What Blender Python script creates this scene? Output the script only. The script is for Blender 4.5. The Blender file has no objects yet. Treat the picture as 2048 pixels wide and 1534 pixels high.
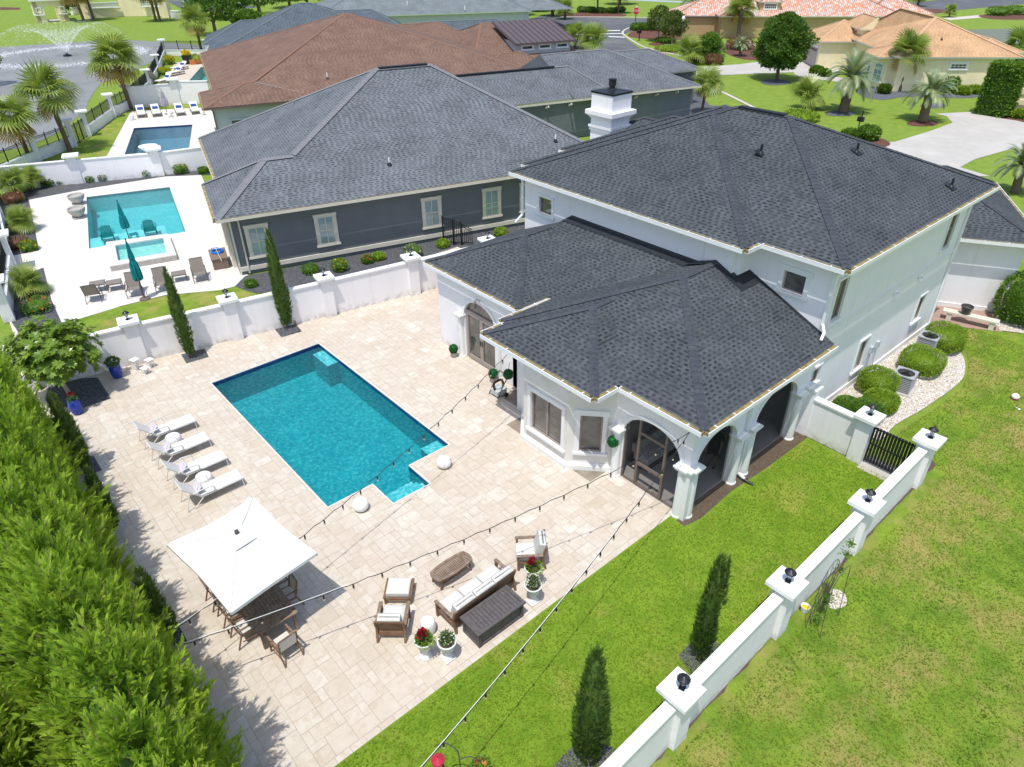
import bpy, math, random
import numpy as np
from mathutils import Vector, Matrix
from mathutils.geometry import tessellate_polygon
random.seed(7); np.random.seed(7)
R_ = math.radians
S = bpy.context.scene
COL = S.collection

# ------------------------------------------------------------ camera, sky, sun
CAMH, FPX, CX, CY = 16.4, 1396.0, 1024.0, 767.0
def cam_rows(a, p, r):
    f = Vector((math.cos(a)*math.cos(p), math.sin(a)*math.cos(p), -math.sin(p)))
    rt = Vector((math.sin(a), -math.cos(a), 0)); up = rt.cross(f)
    c, s = math.cos(r), math.sin(r)
    return c*rt+s*up, -s*rt+c*up, f
CR, CU, CF = cam_rows(R_(49.2), R_(33.35), R_(-0.53))
cd = bpy.data.cameras.new("camera"); cam = bpy.data.objects.new("camera", cd); COL.objects.link(cam)
cd.sensor_width = 36; cd.lens = FPX/2048*36; cd.clip_start = 0.2; cd.clip_end = 3000
m3 = Matrix((CR, CU, -CF)).transposed()
cam.matrix_world = Matrix.Translation((0, 0, CAMH)) @ m3.to_4x4()
S.camera = cam
SUND = Vector((0.30, 0.165, -1.0)).normalized()
W = bpy.data.worlds.new("World"); S.world = W; W.use_nodes = True
nt = W.node_tree; bg = nt.nodes["Background"]
sky = nt.nodes.new("ShaderNodeTexSky"); sky.sky_type = 'NISHITA'; sky.sun_disc = False
sky.sun_elevation = math.asin(-SUND.z); sky.sun_rotation = math.atan2(-SUND.x, -SUND.y)
sky.air_density = 1.0; sky.dust_density = 1.5; sky.ozone_density = 1.0
nt.links.new(sky.outputs[0], bg.inputs[0]); bg.inputs[1].default_value = 0.15
sl = bpy.data.lights.new("sun", 'SUN'); sl.energy = 3.0; sl.angle = R_(0.55); sl.color = (1, 0.97, 0.91)
so = bpy.data.objects.new("sun", sl); COL.objects.link(so)
so.rotation_euler = SUND.to_track_quat('-Z', 'Y').to_euler(); so.location = (0, 0, 60)
S.view_settings.view_transform = 'Standard'; S.view_settings.look = 'None'
S.view_settings.exposure = 0.36; S.view_settings.gamma = 1
try:
    S.cycles.max_bounces = 8; S.cycles.transparent_max_bounces = 24; S.cycles.diffuse_bounces = 3
except Exception: pass

def ray(px, py):
    return CR*((px-CX)/FPX) - CU*((py-CY)/FPX) + CF
def g(px, py, z=0.0):
    d = ray(px, py); t = (z-CAMH)/d.z
    return Vector((d.x*t, d.y*t, z))

# ------------------------------------------------------------ node helpers
class NT:
    def __init__(s, name):
        s.m = bpy.data.materials.new(name); s.m.use_nodes = True
        s.t = s.m.node_tree; s.b = s.t.nodes["Principled BSDF"]; s.o = s.t.nodes["Material Output"]
    def n(s, typ, **k):
        x = s.t.nodes.new(typ)
        for a, b in k.items(): setattr(x, a, b)
        return x
    def put(s, inp, v):
        if v is None: return
        if isinstance(v, bpy.types.NodeSocket): s.t.links.new(v, inp)
        elif isinstance(v, (tuple, list)) and len(v) == 3 and inp.type == 'RGBA': inp.default_value = (*v, 1)
        else: inp.default_value = v
    def math(s, op, a, b=None, c=None):
        x = s.n("ShaderNodeMath", operation=op); s.put(x.inputs[0], a); s.put(x.inputs[1], b)
        if c is not None: s.put(x.inputs[2], c)
        return x.outputs[0]
    def mix(s, f, a, b, mode='MIX'):
        x = s.n("ShaderNodeMix", data_type='RGBA', blend_type=mode); s.put(x.inputs[0], f); s.put(x.inputs[6], a); s.put(x.inputs[7], b)
        return x.outputs[2]
    def noise(s, vec, scale, detail=3, rough=.55):
        x = s.n("ShaderNodeTexNoise"); s.put(x.inputs['Vector'], vec); x.inputs['Scale'].default_value = scale
        x.inputs['Detail'].default_value = detail; x.inputs['Roughness'].default_value = rough
        return x.outputs[0]
    def vor(s, vec, scale, out=0, feat='F1'):
        x = s.n("ShaderNodeTexVoronoi", feature=feat); s.put(x.inputs['Vector'], vec); x.inputs['Scale'].default_value = scale
        return x.outputs[out]
    def ramp(s, f, stops):
        x = s.n("ShaderNodeValToRGB"); s.put(x.inputs[0], f); e = x.color_ramp.elements
        while len(e) < len(stops): e.new(0.5)
        for i, (p, c) in enumerate(stops):
            e[i].position = p; e[i].color = (*c, 1) if len(c) == 3 else c
        return x.outputs[0]
    def rng(s, f, a, b, c, d):
        x = s.n("ShaderNodeMapRange"); s.put(x.inputs[0], f)
        for i, v in enumerate((a, b, c, d)): x.inputs[i+1].default_value = v
        return x.outputs[0]
    def obj(s): return s.n("ShaderNodeTexCoord").outputs['Object']
    def bump(s, h, strength, dist=0.02):
        x = s.n("ShaderNodeBump"); s.put(x.inputs['Height'], h); x.inputs['Strength'].default_value = strength
        x.inputs['Distance'].default_value = dist; s.t.links.new(x.outputs[0], s.b.inputs['Normal']); return x
    def fin(s, col=None, rough=None, metal=None, spec=None):
        s.put(s.b.inputs['Base Color'], col); s.put(s.b.inputs['Roughness'], rough); s.put(s.b.inputs['Metallic'], metal)
        s.put(s.b.inputs['Specular IOR Level'], spec); return s.m
def grey(v): return (v, v, v)

def pm(name, c1, c2=None, scale=3.0, rough=.7, bump=0.0, bscale=40.0, metal=0, spec=.4, c3=None, s3=.3):
    """two-tone noisy paint / stone / metal"""
    t = NT(name); o = t.obj()
    c2 = c2 or tuple(x*.86 for x in c1)
    f = t.rng(t.noise(o, scale, 5), .35, .65, 0, 1)
    col = t.mix(f, c1, c2)
    if c3: col = t.mix(t.rng(t.noise(o, s3, 4, .7), .5, .72, 0, 1), col, c3)
    if bump: t.bump(t.noise(o, bscale, 3), bump, .01)
    return t.fin(col, rough, metal, spec)

def shingle(name, light, mid, dark, row=.145, tab=.17, edge=.75):
    t = NT(name); uv = t.n("ShaderNodeUVMap").outputs[0]; sp = t.n("ShaderNodeSeparateXYZ"); t.put(sp.inputs[0], uv)
    u, v = sp.outputs[0], sp.outputs[1]
    rr = t.math('DIVIDE', v, row); r = t.math('FLOOR', rr); fr = t.math('FRACT', rr)
    wn = t.n("ShaderNodeTexWhiteNoise", noise_dimensions='1D'); t.put(wn.inputs['W'], r)
    uu = t.math('ADD', t.math('DIVIDE', u, tab), t.math('MULTIPLY', wn.outputs[0], 7.3))
    wob = t.noise(uv, 2.5, 1); uu = t.math('ADD', uu, t.math('MULTIPLY', wob, .22))
    c = t.math('FLOOR', uu)
    cv = t.n("ShaderNodeCombineXYZ"); t.put(cv.inputs[0], c); t.put(cv.inputs[1], r)
    w2 = t.n("ShaderNodeTexWhiteNoise", noise_dimensions='2D'); t.put(w2.inputs['Vector'], cv.outputs[0])
    rnd = w2.outputs[0]
    alt = t.math('FRACT', t.math('MULTIPLY', c, .5))          # 0 or .5
    isd = t.math('GREATER_THAN', t.math('ADD', t.math('MULTIPLY', alt, 1.3), t.math('MULTIPLY', rnd, .55)), .50)
    low = t.math('LESS_THAN', fr, .55)
    dash = t.math('MULTIPLY', t.math('MULTIPLY', isd, low), t.rng(t.noise(uv, 1.1, 4), .34, .6, .45, 1.0))
    base = t.mix(rnd, light, mid)
    big = t.math('MULTIPLY', t.rng(t.noise(uv, .5, 5, .65), .3, .7, .80, 1.16), t.rng(t.noise(uv, 3.5, 3), .3, .7, .93, 1.07))
    gr = t.rng(t.noise(uv, 90, 2), .3, .7, .85, 1.15)
    col = t.mix(dash, base, t.mix(t.math('MULTIPLY', rnd, .45), dark, mid))
    col = t.mix(t.math('MULTIPLY', t.math('LESS_THAN', fr, .07), .45), col, tuple(x*edge for x in dark))  # dark course line: printed band plus edge shadow put into the colour
    k = t.math('MULTIPLY', big, gr)
    cc = t.n("ShaderNodeVectorMath", operation='SCALE'); t.put(cc.inputs[0], col); t.put(cc.inputs['Scale'], k)
    h = t.math('SUBTRACT', t.math('SUBTRACT', 1.0, fr), t.math('MULTIPLY', dash, .6))
    t.bump(h, .5, .012)
    return t.fin(cc.outputs[0], .93, 0, .2)

def leafmat(name, c1, c2, c3=None, trans=.35, gloss=.45, streak=None):
    """leaf colour varies leaf by leaf (Random Per Island) and clump by clump"""
    t = NT(name); rp = t.n("ShaderNodeNewGeometry").outputs['Random Per Island']
    col = t.mix(t.rng(rp, 0, 1, 0, 1), c1, c2)
    if c3: col = t.mix(t.rng(t.noise(t.obj(), 1.3, 3), .45, .7, 0, .8), col, c3)
    if streak:
        mp = t.n('ShaderNodeMapping'); mp.inputs['Scale'].default_value = (.10, 1.5, 1); mp.inputs['Rotation'].default_value = (0, 0, .10); t.put(mp.inputs[0], t.obj()); col = t.mix(t.rng(t.noise(mp.outputs[0], 1.0, 3, .6), .50, .66, 0, .75), col, streak)
    t.fin(col, gloss, 0, .35)
    tr = t.n("ShaderNodeBsdfTranslucent"); t.put(tr.inputs[0], t.mix(.5, col, (.30, .42, .03)))
    mx = t.n("ShaderNodeMixShader"); mx.inputs[0].default_value = trans
    t.t.links.new(t.b.outputs[0], mx.inputs[1]); t.t.links.new(tr.outputs[0], mx.inputs[2]); t.t.links.new(mx.outputs[0], t.o.inputs[0])
    return t.m

def grassmat(name, a, b, c, dry, dryamt=.62, bs=110):
    t = NT(name); o = t.obj()
    f = t.rng(t.noise(o, 26, 3, .7), .36, .64, 0, 1)
    col = t.mix(f, a, b)
    col = t.mix(t.rng(t.noise(o, 1.1, 4, .6), .4, .62, 0, .75), col, c)
    col = t.mix(t.rng(t.noise(o, .45, 5, .7), dryamt-.08, dryamt+.1, 0, .8), col, dry)
    fine = t.rng(t.noise(o, bs, 2, .8), .3, .7, .6, 1.35)
    cc = t.n("ShaderNodeVectorMath", operation='SCALE'); t.put(cc.inputs[0], col); t.put(cc.inputs['Scale'], fine)
    t.bump(t.noise(o, bs*.7, 3, .8), .8, .03)
    return t.fin(cc.outputs[0], .85, 0, .15)

def pebbles(name, cols, scale=22, dark=.02, rough=.75):
    t = NT(name); o = t.obj()
    c = t.vor(o, scale, 1); d = t.vor(o, scale, 0)
    sp = t.n("ShaderNodeSeparateColor"); t.put(sp.inputs[0], c)
    st = [(i/(len(cols)-1), k) for i, k in enumerate(cols)]
    col = t.ramp(sp.outputs[0], st)
    edge = t.vor(o, scale, 0, 'DISTANCE_TO_EDGE')
    col = t.mix(t.rng(edge, .02, .09, 1, 0), col, tuple(x*.25+dark for x in cols[0]))
    t.bump(t.rng(d, 0, .7, 1, 0), .9, .03)
    return t.fin(col, rough, 0, .35)

# ------------------------------------------------------------ mesh builder
class MB:
    def __init__(s): s.v = []; s.f = []; s.mi = []; s.uv = {}
    def pts(s, P):
        b = len(s.v); s.v += [tuple(p) for p in P]; return b
    def poly(s, P, m=0, uv=None):
        b = s.pts(P); s.f.append(tuple(range(b, b+len(P)))); s.mi.append(m)
        if uv: s.uv[len(s.f)-1] = uv
    def grid(s, rows, m=0, closed=False, caps=False):
        n = len(rows[0]); b = s.pts([p for r in rows for p in r])
        for i in range(len(rows)-1):
            for j in range(n if closed else n-1):
                k = (j+1) % n
                s.f.append((b+i*n+j, b+i*n+k, b+(i+1)*n+k, b+(i+1)*n+j)); s.mi.append(m)
        if caps and closed:
            s.f.append(tuple(b+j for j in range(n-1, -1, -1))); s.mi.append(m)
            e = b+(len(rows)-1)*n; s.f.append(tuple(e+j for j in range(n))); s.mi.append(m)
    def obox(s, o, a, b, c, m=0):
        o, a, b, c = map(Vector, (o, a, b, c))
        q = [o, o+a, o+a+b, o+b, o+c, o+a+c, o+a+b+c, o+b+c]; k = s.pts(q)
        fl = a.cross(b).dot(c) < 0
        for f in ((0,3,2,1),(4,5,6,7),(0,1,5,4),(1,2,6,5),(2,3,7,6),(3,0,4,7)):
            s.f.append(tuple(k+i for i in (f[::-1] if fl else f))); s.mi.append(m)
    def box(s, x0, x1, y0, y1, z0, z1, m=0):
        s.obox((x0, y0, z0), (x1-x0, 0, 0), (0, y1-y0, 0), (0, 0, z1-z0), m)
    def bar(s, A, B, w, h, m=0, up=(0, 0, 1)):
        A, B = Vector(A), Vector(B); d = (B-A); L = d.length
        if L < 1e-6: return
        d /= L; u = Vector(up)
        if abs(d.dot(u)) > .98: u = Vector((1, 0, 0))
        r = d.cross(u).normalized(); u = r.cross(d)
        s.obox(A-r*w/2-u*h/2, d*L, r*w, u*h, m)
    def tube(s, P, rad, n=8, m=0, caps=True):
        P = [Vector(p) for p in P]; rad = rad if isinstance(rad, (list, tuple)) else [rad]*len(P); rows = []
        pr = None
        for i, p in enumerate(P):
            d = (P[min(i+1, len(P)-1)]-P[max(i-1, 0)]).normalized()
            if pr is None: a = Vector((0, 0, 1)) if abs(d.z) < .9 else Vector((1, 0, 0)); pr = d.cross(a).normalized()
            pr = (pr-d*pr.dot(d)).normalized(); q = d.cross(pr)
            rows.append([p+(pr*math.cos(t)+q*math.sin(t))*rad[i] for t in [2*math.pi*k/n for k in range(n)]])
        s.grid(rows, m, True, caps)
    def lathe(s, prof, c=(0, 0, 0), n=20, m=0, caps=True, jit=0):
        c = Vector(c); rows = [[c+Vector((r*math.cos(t), r*math.sin(t), z)) for t in [2*math.pi*k/n for k in range(n)]] for r, z in prof]
        s.grid(rows, m, True, caps)
    def slab(s, outer, holes, O, U, V, th, m=0, mh=None):
        """flat polygon with holes in plane (O,U,V), given thickness along -N"""
        O, U, V = Vector(O), Vector(U), Vector(V); N = U.cross(V).normalized()
        loops = [outer]+list(holes); T = tessellate_polygon([[Vector((x, y, 0)) for x, y in l] for l in loops])
        flat = [p for l in loops for p in l]
        fr = s.pts([O+U*x+V*y for x, y in flat]); bk = s.pts([O+U*x+V*y-N*th for x, y in flat])
        for a, b, c in T:
            pa, pb, pc = flat[a], flat[b], flat[c]
            if (pb[0]-pa[0])*(pc[1]-pa[1])-(pb[1]-pa[1])*(pc[0]-pa[0]) < 0: a, b, c = a, c, b
            s.f.append((fr+a, fr+b, fr+c)); s.mi.append(m); s.f.append((bk+a, bk+c, bk+b)); s.mi.append(m)
        k = 0
        for li, l in enumerate(loops):
            ar = sum(l[i][0]*l[(i+1) % len(l)][1]-l[(i+1) % len(l)][0]*l[i][1] for i in range(len(l)))
            for i in range(len(l)):
                j = (i+1) % len(l); q = (fr+k+i, bk+k+i, bk+k+j, fr+k+j)
                if (ar < 0) != (li > 0): q = q[::-1]
                if li > 0: q = q[::-1] if ar > 0 else q
                s.f.append(q); s.mi.append(m)
            k += len(l)
    def build(s, name, mats, parent=None, smooth=False, attr=None):
        me = bpy.data.meshes.new(name); off = Vector((0, 0, 0)); p = parent
        while p is not None: off += p.location; p = p.parent
        me.from_pydata([(x-off.x, y-off.y, z-off.z) for x, y, z in s.v], [], s.f)
        for m in (mats if isinstance(mats, (list, tuple)) else [mats]): me.materials.append(m)
        if any(s.mi): me.polygons.foreach_set('material_index', s.mi)
        if s.uv:
            ul = me.uv_layers.new(name="UVMap")
            for i, uv in s.uv.items():
                for li, c in zip(me.polygons[i].loop_indices, uv): ul.data[li].uv = c
        if attr is not None:
            a = me.attributes.new('rnd', 'FLOAT', 'FACE'); a.data.foreach_set('value', attr)
        if smooth: me.polygons.foreach_set('use_smooth', [True]*len(me.polygons))
        me.update()
        o = bpy.data.objects.new(name, me); COL.objects.link(o)
        if parent is not None: o.parent = parent
        return o

def tag(o, label, cat=None, group=None):
    o['label'] = label
    if cat: o['category'] = cat
    if group: o['group'] = group
    return o
def thing(name, label, cat, loc=(0, 0, 0), group=None):
    o = bpy.data.objects.new(name, None); COL.objects.link(o); o.location = loc
    o.empty_display_size = .2
    return tag(o, label, cat, group)
def struct(o, kind='structure'): o['kind'] = kind; return o
def kids(o): return [c for c in bpy.data.objects if c.parent == o]
def dup(root, loc, rz=0, label=None, sc=None, group=None):
    r = root.copy(); COL.objects.link(r); r.location = loc; r.rotation_euler = (0, 0, rz)
    if sc: r.scale = (sc, sc, sc) if not isinstance(sc, (tuple, list)) else sc
    if label: r['label'] = label
    if group: r['group'] = group
    for c in root.children:
        cc = c.copy(); COL.objects.link(cc); cc.parent = r
        for d in c.children:
            e = d.copy(); COL.objects.link(e); e.parent = cc
    return r
def place(root, loc, rz=0, sc=None):
    root.location = loc; root.rotation_euler = (0, 0, rz)
    if sc: root.scale = (sc, sc, sc) if not isinstance(sc, (tuple, list)) else sc
    return root

def flat(name, loops, z, mat, kind='structure', parent=None, thick=0):
    """horizontal sheet from outline points (first loop outer, others holes)"""
    L = [[Vector((p[0], p[1], 0)) for p in l] for l in loops]; T = tessellate_polygon(L)
    P = [p for l in L for p in l]; mb = MB(); b = mb.pts([(p.x, p.y, z) for p in P])
    for a, c, d in T:
        if (P[c]-P[a]).cross(P[d]-P[a]).z < 0: c, d = d, c
        mb.f.append((b+a, b+c, b+d)); mb.mi.append(0)
    if thick:
        k = 0
        for l in L:
            n = len(l)
            for i in range(n):
                q = l[i]; r = l[(i+1) % n]
                mb.poly([(q.x, q.y, z), (q.x, q.y, z-thick), (r.x, r.y, z-thick), (r.x, r.y, z)])
    o = mb.build(name, mat, parent)
    if kind: o['kind'] = kind
    return o
def smoothloop(P, n=6, closed=True):
    out = []; N = len(P); P = [Vector(p) for p in P]
    for i in range(N if closed else N-1):
        p0, p1, p2, p3 = P[(i-1) % N] if closed or i else P[0], P[i], P[(i+1) % N], P[(i+2) % N] if closed or i+2 < N else P[-1]
        for k in range(n):
            t = k/n
            out.append(.5*((2*p1)+(p2-p0)*t+(2*p0-5*p1+4*p2-p3)*t*t+(3*p1-p0-3*p2+p3)*t**3))
    if not closed: out.append(P[-1])
    return out

class Fr:
    def __init__(s, x, y, deg=0, z=0): s.o = Vector((x, y, z)); a = R_(deg); s.u = Vector((math.cos(a), math.sin(a), 0)); s.v_ = Vector((-math.sin(a), math.cos(a), 0))
    def __call__(s, u, v, z=0): return s.o+s.u*u+s.v_*v+Vector((0, 0, z))
    def inv(s, p): d = Vector(p)-s.o; return d.dot(s.u), d.dot(s.v_)
WF = Fr(0, 0, 0)

# ------------------------------------------------------------ roofs
def rface(mb, P, m=0):
    P = [Vector(p) for p in P]; n = (P[1]-P[0]).cross(P[2]-P[0]).normalized(); e = (P[1]-P[0]).normalized(); w = n.cross(e)
    mb.poly(P, m, [(p.dot(e), p.dot(w)) for p in P])
def cap(mb, A, B, w=.30, m=1, lift=.035):
    A, B = Vector(A), Vector(B); d = B-A; L = d.length
    if L < .3: return
    d /= L; r = d.cross(Vector((0, 0, 1))).normalized(); n = max(1, int(L/.22)); dz = Vector((0, 0, lift))
    drop = Vector((0, 0, .42*w/2*(.75 if abs(d.z) > .05 else 1)))
    for i in range(n):
        a = A+d*(L*i/n); b = A+d*(L*(i+1.12)/n) if i < n-1 else B
        j = random.uniform(-.004, .006); up = Vector((0, 0, .012+j))
        mb.poly([a-r*w/2-drop+dz+up, a+dz+up, b+dz, b-r*w/2-drop+dz], m, [(0, i*.3), (.15, i*.3), (.15, i*.3+.3), (0, i*.3+.3)])
        mb.poly([a+dz+up, a+r*w/2-drop+dz+up, b+r*w/2-drop+dz, b+dz], m, [(.15, i*.3), (.3, i*.3), (.3, i*.3+.3), (.15, i*.3+.3)])
def hip(mb, F, u0, u1, v0, v1, z0, p, R=None, gw=False, ge=False, gs=False, gn=False, soffit=.16, capw=.30, caps=True):
    """hipped body on a rectangle; g? = gable at that end; R = explicit ridge ends"""
    P = [F(u0, v0, z0), F(u1, v0, z0), F(u1, v1, z0), F(u0, v1, z0)]
    along_u = (u1-u0) >= (v1-v0)
    if R: (a, b) = R; A = F(*a); B = F(*b); along_u = abs(a[0]-b[0]) >= abs(a[1]-b[1])
    elif along_u:
        t = (v1-v0)/2; vm = (v0+v1)/2; A = F(u0 if gw else u0+t, vm, z0+p*t); B = F(u1 if ge else u1-t, vm, z0+p*t)
    else:
        t = (u1-u0)/2; um = (u0+u1)/2; A = F(um, v0 if gs else v0+t, z0+p*t); B = F(um, v1 if gn else v1-t, z0+p*t)
    if along_u:
        rface(mb, [P[0], P[1], B, A]); rface(mb, [P[2], P[3], A, B])
        rface(mb, [P[1], P[2], B], 3 if ge else 0); rface(mb, [P[3], P[0], A], 3 if gw else 0)
        E = ([(P[0], A), (P[3], A)] if not gw else [])+([(P[1], B), (P[2], B)] if not ge else [])
    else:
        rface(mb, [P[3], P[0], A, B]); rface(mb, [P[1], P[2], B, A])
        rface(mb, [P[0], P[1], A], 3 if gs else 0); rface(mb, [P[2], P[3], B], 3 if gn else 0)
        E = ([(P[0], A), (P[1], A)] if not gs else [])+([(P[3], B), (P[2], B)] if not gn else [])
    for a, b in (E+[(A, B)] if caps else []): cap(mb, a, b, capw)
    ins = .06; z1 = z0-soffit
    Q = [F(u0+ins, v0+ins, z1), F(u1-ins, v0+ins, z1), F(u1-ins, v1-ins, z1), F(u0+ins, v1-ins, z1)]
    mb.poly(Q[::-1], 2)
    for i in range(4): mb.poly([Q[i], Q[(i+1) % 4], P[(i+1) % 4], P[i]], 2)
    return A, B
def gutter(mb, A, B, z=None, w=.16, straps=True, side=1, mw=0, mf=1):
    """A->B walks with the roof on the left: gutter hangs on the right"""
    A, B = Vector(A), Vector(B); d = (B-A); L = d.length; d /= L; o = Vector((d.y, -d.x, 0))*side; up = Vector((0, 0, 1))
    A = A+o*.004; B = B+o*.004; z0 = A-up*.15
    mb.obox(z0, d*L, o*w, up*.018, mw)
    mb.obox(z0+o*(w-.018)+up*.0185, d*L, o*.018, up*.115, mw)
    mb.obox(z0+o*(w-.026)+up*.134, d*L, o*.03, up*.014, mw)
    mb.obox(z0+up*.0185, d*L, o*(w-.02), up*.105, mf)
    if straps:
        n = max(1, int(L/.9))
        for i in range(n):
            mb.obox(A+d*(L*(i+.5)/n)-up*.035, d*.035, o*(w-.03), up*.012, mw)

# ------------------------------------------------------------ numpy foliage
def npmesh(name, V, F, mats, parent=None, mi=None, smooth=False):
    V = np.asarray(V, dtype=np.float32); F = np.asarray(F, dtype=np.int32); k = F.shape[1]
    me = bpy.data.meshes.new(name); me.vertices.add(len(V)); me.vertices.foreach_set('co', V.ravel())
    me.loops.add(F.size); me.loops.foreach_set('vertex_index', F.ravel()); me.polygons.add(len(F))
    me.polygons.foreach_set('loop_start', np.arange(0, F.size, k, dtype=np.int32))
    try: me.polygons.foreach_set('loop_total', np.full(len(F), k, dtype=np.int32))
    except Exception: pass
    for m in (mats if isinstance(mats, (list, tuple)) else [mats]): me.materials.append(m)
    if mi is not None: me.polygons.foreach_set('material_index', np.asarray(mi, dtype=np.int32))
    me.update(calc_edges=True)
    o = bpy.data.objects.new(name, me); COL.objects.link(o)
    if parent is not None: o.parent = parent
    return o
def frames(D, roll=None, up=None):
    """orthonormal frames: x = D, z ~ up-ish normal"""
    D = D/np.linalg.norm(D, axis=1, keepdims=True); n = len(D)
    U = np.tile(np.array([0, 0, 1.0]), (n, 1)) if up is None else up
    U = U+np.random.normal(0, .25, (n, 3)); Y = np.cross(U, D); Y /= np.linalg.norm(Y, axis=1, keepdims=True)+1e-9
    Z = np.cross(D, Y)
    if roll is not None:
        c, s = np.cos(roll)[:, None], np.sin(roll)[:, None]; Y, Z = Y*c+Z*s, -Y*s+Z*c
    return D, Y, Z
def scatter(T, TF, P, D, size, roll=None, up=None):
    """copies of template T (x forward) at P pointing D"""
    X, Y, Z = frames(D, roll, up); s = size[:, None, None]
    V = P[:, None, :]+s*(T[None, :, 0:1]*X[:, None, :]+T[None, :, 1:2]*Y[:, None, :]+T[None, :, 2:3]*Z[:, None, :])
    n, k = V.shape[:2]; F = (TF[None]+(np.arange(n)*k)[:, None, None]).reshape(-1, TF.shape[1])
    return V.reshape(-1, 3), F
def join(parts):
    V = []; F = []; o = 0
    for v, f in parts: V.append(v); F.append(f+o); o += len(v)
    return np.concatenate(V), np.concatenate(F)
LEAF = (np.array([[0, 0, 0], [.5, .26, .05], [1, 0, -.06], [.5, -.26, .05]]), np.array([[0, 1, 2, 3]]))
NARROW = (np.array([[0, 0, 0], [.45, .13, .05], [1, 0, -.1], [.45, -.13, .05]]), np.array([[0, 1, 2, 3]]))
def blade_spray(n=7, L=1.0, ang=.55, w=.05, droop=-.15, ll=.42):
    V = []; F = []
    def leaf(a, b, w):
        a, b = np.array(a), np.array(b); d = b-a; q = np.array([-d[1], d[0], 0]); q = q/np.linalg.norm(q)*w; k = len(V)
        m = (a+b)/2; V.extend([a, m+q, b, m-q]); F.append([k, k+1, k+2, k+3])
    for i in range(n+1):
        t = i/n; x = L*t*.85; z = droop*t*t
        if i == n: leaf([x-.05, 0, z], [L*1.08, 0, z-.02], w*.8)
        else:
            l = ll*(1-.55*t)*(.7+.3*math.sin(t*3.1+.6))
            for s in (-1, 1): leaf([x, 0, z], [x+l*math.cos(ang), s*l*math.sin(ang), z+.05*l], w)
    leaf([0, 0, 0], [L*.9, 0, droop], .012)
    return np.array(V), np.array(F)
def rand_dir(n):
    d = np.random.normal(size=(n, 3)); return d/np.linalg.norm(d, axis=1, keepdims=True)
def blob_core(mb, c, rx, rz, m=0, n=14, k=9, seed=0, amp=.12):
    rs = random.Random(seed); rows = []
    for i in range(k+1):
        a = math.pi*i/k
        rows.append([Vector((c[0]+rx*math.sin(a)*math.cos(t)*(1+amp*(rs.random()-.5)*2), c[1]+rx*math.sin(a)*math.sin(t)*(1+amp*(rs.random()-.5)*2), c[2]-rz*math.cos(a))) for t in [2*math.pi*j/n for j in range(n)]])
    mb.grid(rows, m, True)
# ------------------------------------------------------------ materials
M = {}
M['stucco'] = pm('white stucco', (.825, .812, .815), (.80, .787, .79), 1.2, .9, .35, 60, spec=.15, c3=(.74, .72, .71), s3=.7)
def stucco(name, c1, c2, stain):
    t = NT(name); o = t.obj(); col = t.mix(t.rng(t.noise(o, 1.2, 5), .35, .65, 0, 1), c1, c2)
    mp = t.n("ShaderNodeMapping"); mp.inputs['Scale'].default_value = (5, 5, .35); t.put(mp.inputs[0], o)
    col = t.mix(t.rng(t.noise(mp.outputs[0], 1.0, 4, .6), .56, .8, 0, .45), col, stain)
    sp = t.n("ShaderNodeSeparateXYZ"); t.put(sp.inputs[0], o); gr_ = t.math('MULTIPLY', t.rng(sp.outputs[2], 0, .4, 1, 0), t.rng(t.noise(o, 4, 4), .4, .65, 0, .7))
    col = t.mix(gr_, col, (.42, .37, .29)); t.bump(t.noise(o, 60, 4, .7), .4, .012); return t.fin(col, .9, 0, .15)
M['stucco'] = stucco('white stucco', (.885, .864, .868), (.855, .835, .838), (.66, .64, .60))
M['stucco_cream'] = pm('warm white stucco', (.78, .755, .70), (.74, .715, .66), 1.2, .9, .35, 60, spec=.15, c3=(.68, .65, .59), s3=.6)
M['trim'] = pm('white trim', (.84, .84, .82), (.81, .81, .79), 2, .6, .1, 30)
M['gutterw'] = pm('white aluminium gutter', (.85, .86, .86), (.8, .81, .81), 4, .35)
M['pollen'] = pm('pollen and grit lying in the gutter', (.33, .25, .09), (.20, .15, .07), 6, .9, .3, 60)
M['flash'] = pm('black roof membrane', (.012, .016, .024), (.02, .024, .03), 5, .7, .2, 30)
M['sh_char'] = shingle('charcoal shingles', (.088, .098, .108), (.064, .072, .081), (.021, .024, .029), .15, .135)
M['sh_grey'] = shingle('grey shingles', (.170, .186, .202), (.130, .144, .158), (.045, .050, .060), .16, .165)
M['sh_brown'] = shingle('brown shingles', (.225, .142, .105), (.18, .112, .083), (.085, .05, .04), .16, .2)
M['sh_slate'] = shingle('blue grey shingles', (.115, .145, .165), (.09, .11, .13), (.04, .05, .065), .16, .2)
M['sh_pale'] = shingle('pale grey shingles', (.20, .225, .235), (.165, .19, .20), (.10, .115, .125), .16, .2)
M['sh_tan'] = shingle('tan shingles', (.56, .36, .205), (.50, .31, .17), (.38, .22, .12), .16, .2)
M['cap_char'] = pm('charcoal ridge cap', (.060, .067, .080), (.045, .05, .062), 9, .92, .4, 80, c3=(.085, .09, .10), s3=3)
M['cap_grey'] = pm('grey ridge cap', (.215, .22, .235), (.165, .17, .185), 9, .92, .4, 80)
M['cap_brown'] = pm('brown ridge cap', (.27, .15, .10), (.2, .11, .08), 9, .92, .3, 80)
M['cap_slate'] = pm('slate ridge cap', (.15, .19, .21), (.12, .15, .17), 9, .92, .3, 80)
M['cap_tan'] = pm('tan ridge cap', (.62, .40, .24), (.56, .35, .21), 9, .92, .3, 80)
M['greywall'] = pm('slate grey stucco', (.165, .182, .195), (.145, .160, .172), 1.3, .85, .35, 60, spec=.2)
M['palewall'] = pm('pale grey stucco', (.48, .52, .53), (.44, .48, .49), 1.3, .85, .2, 40)
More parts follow.
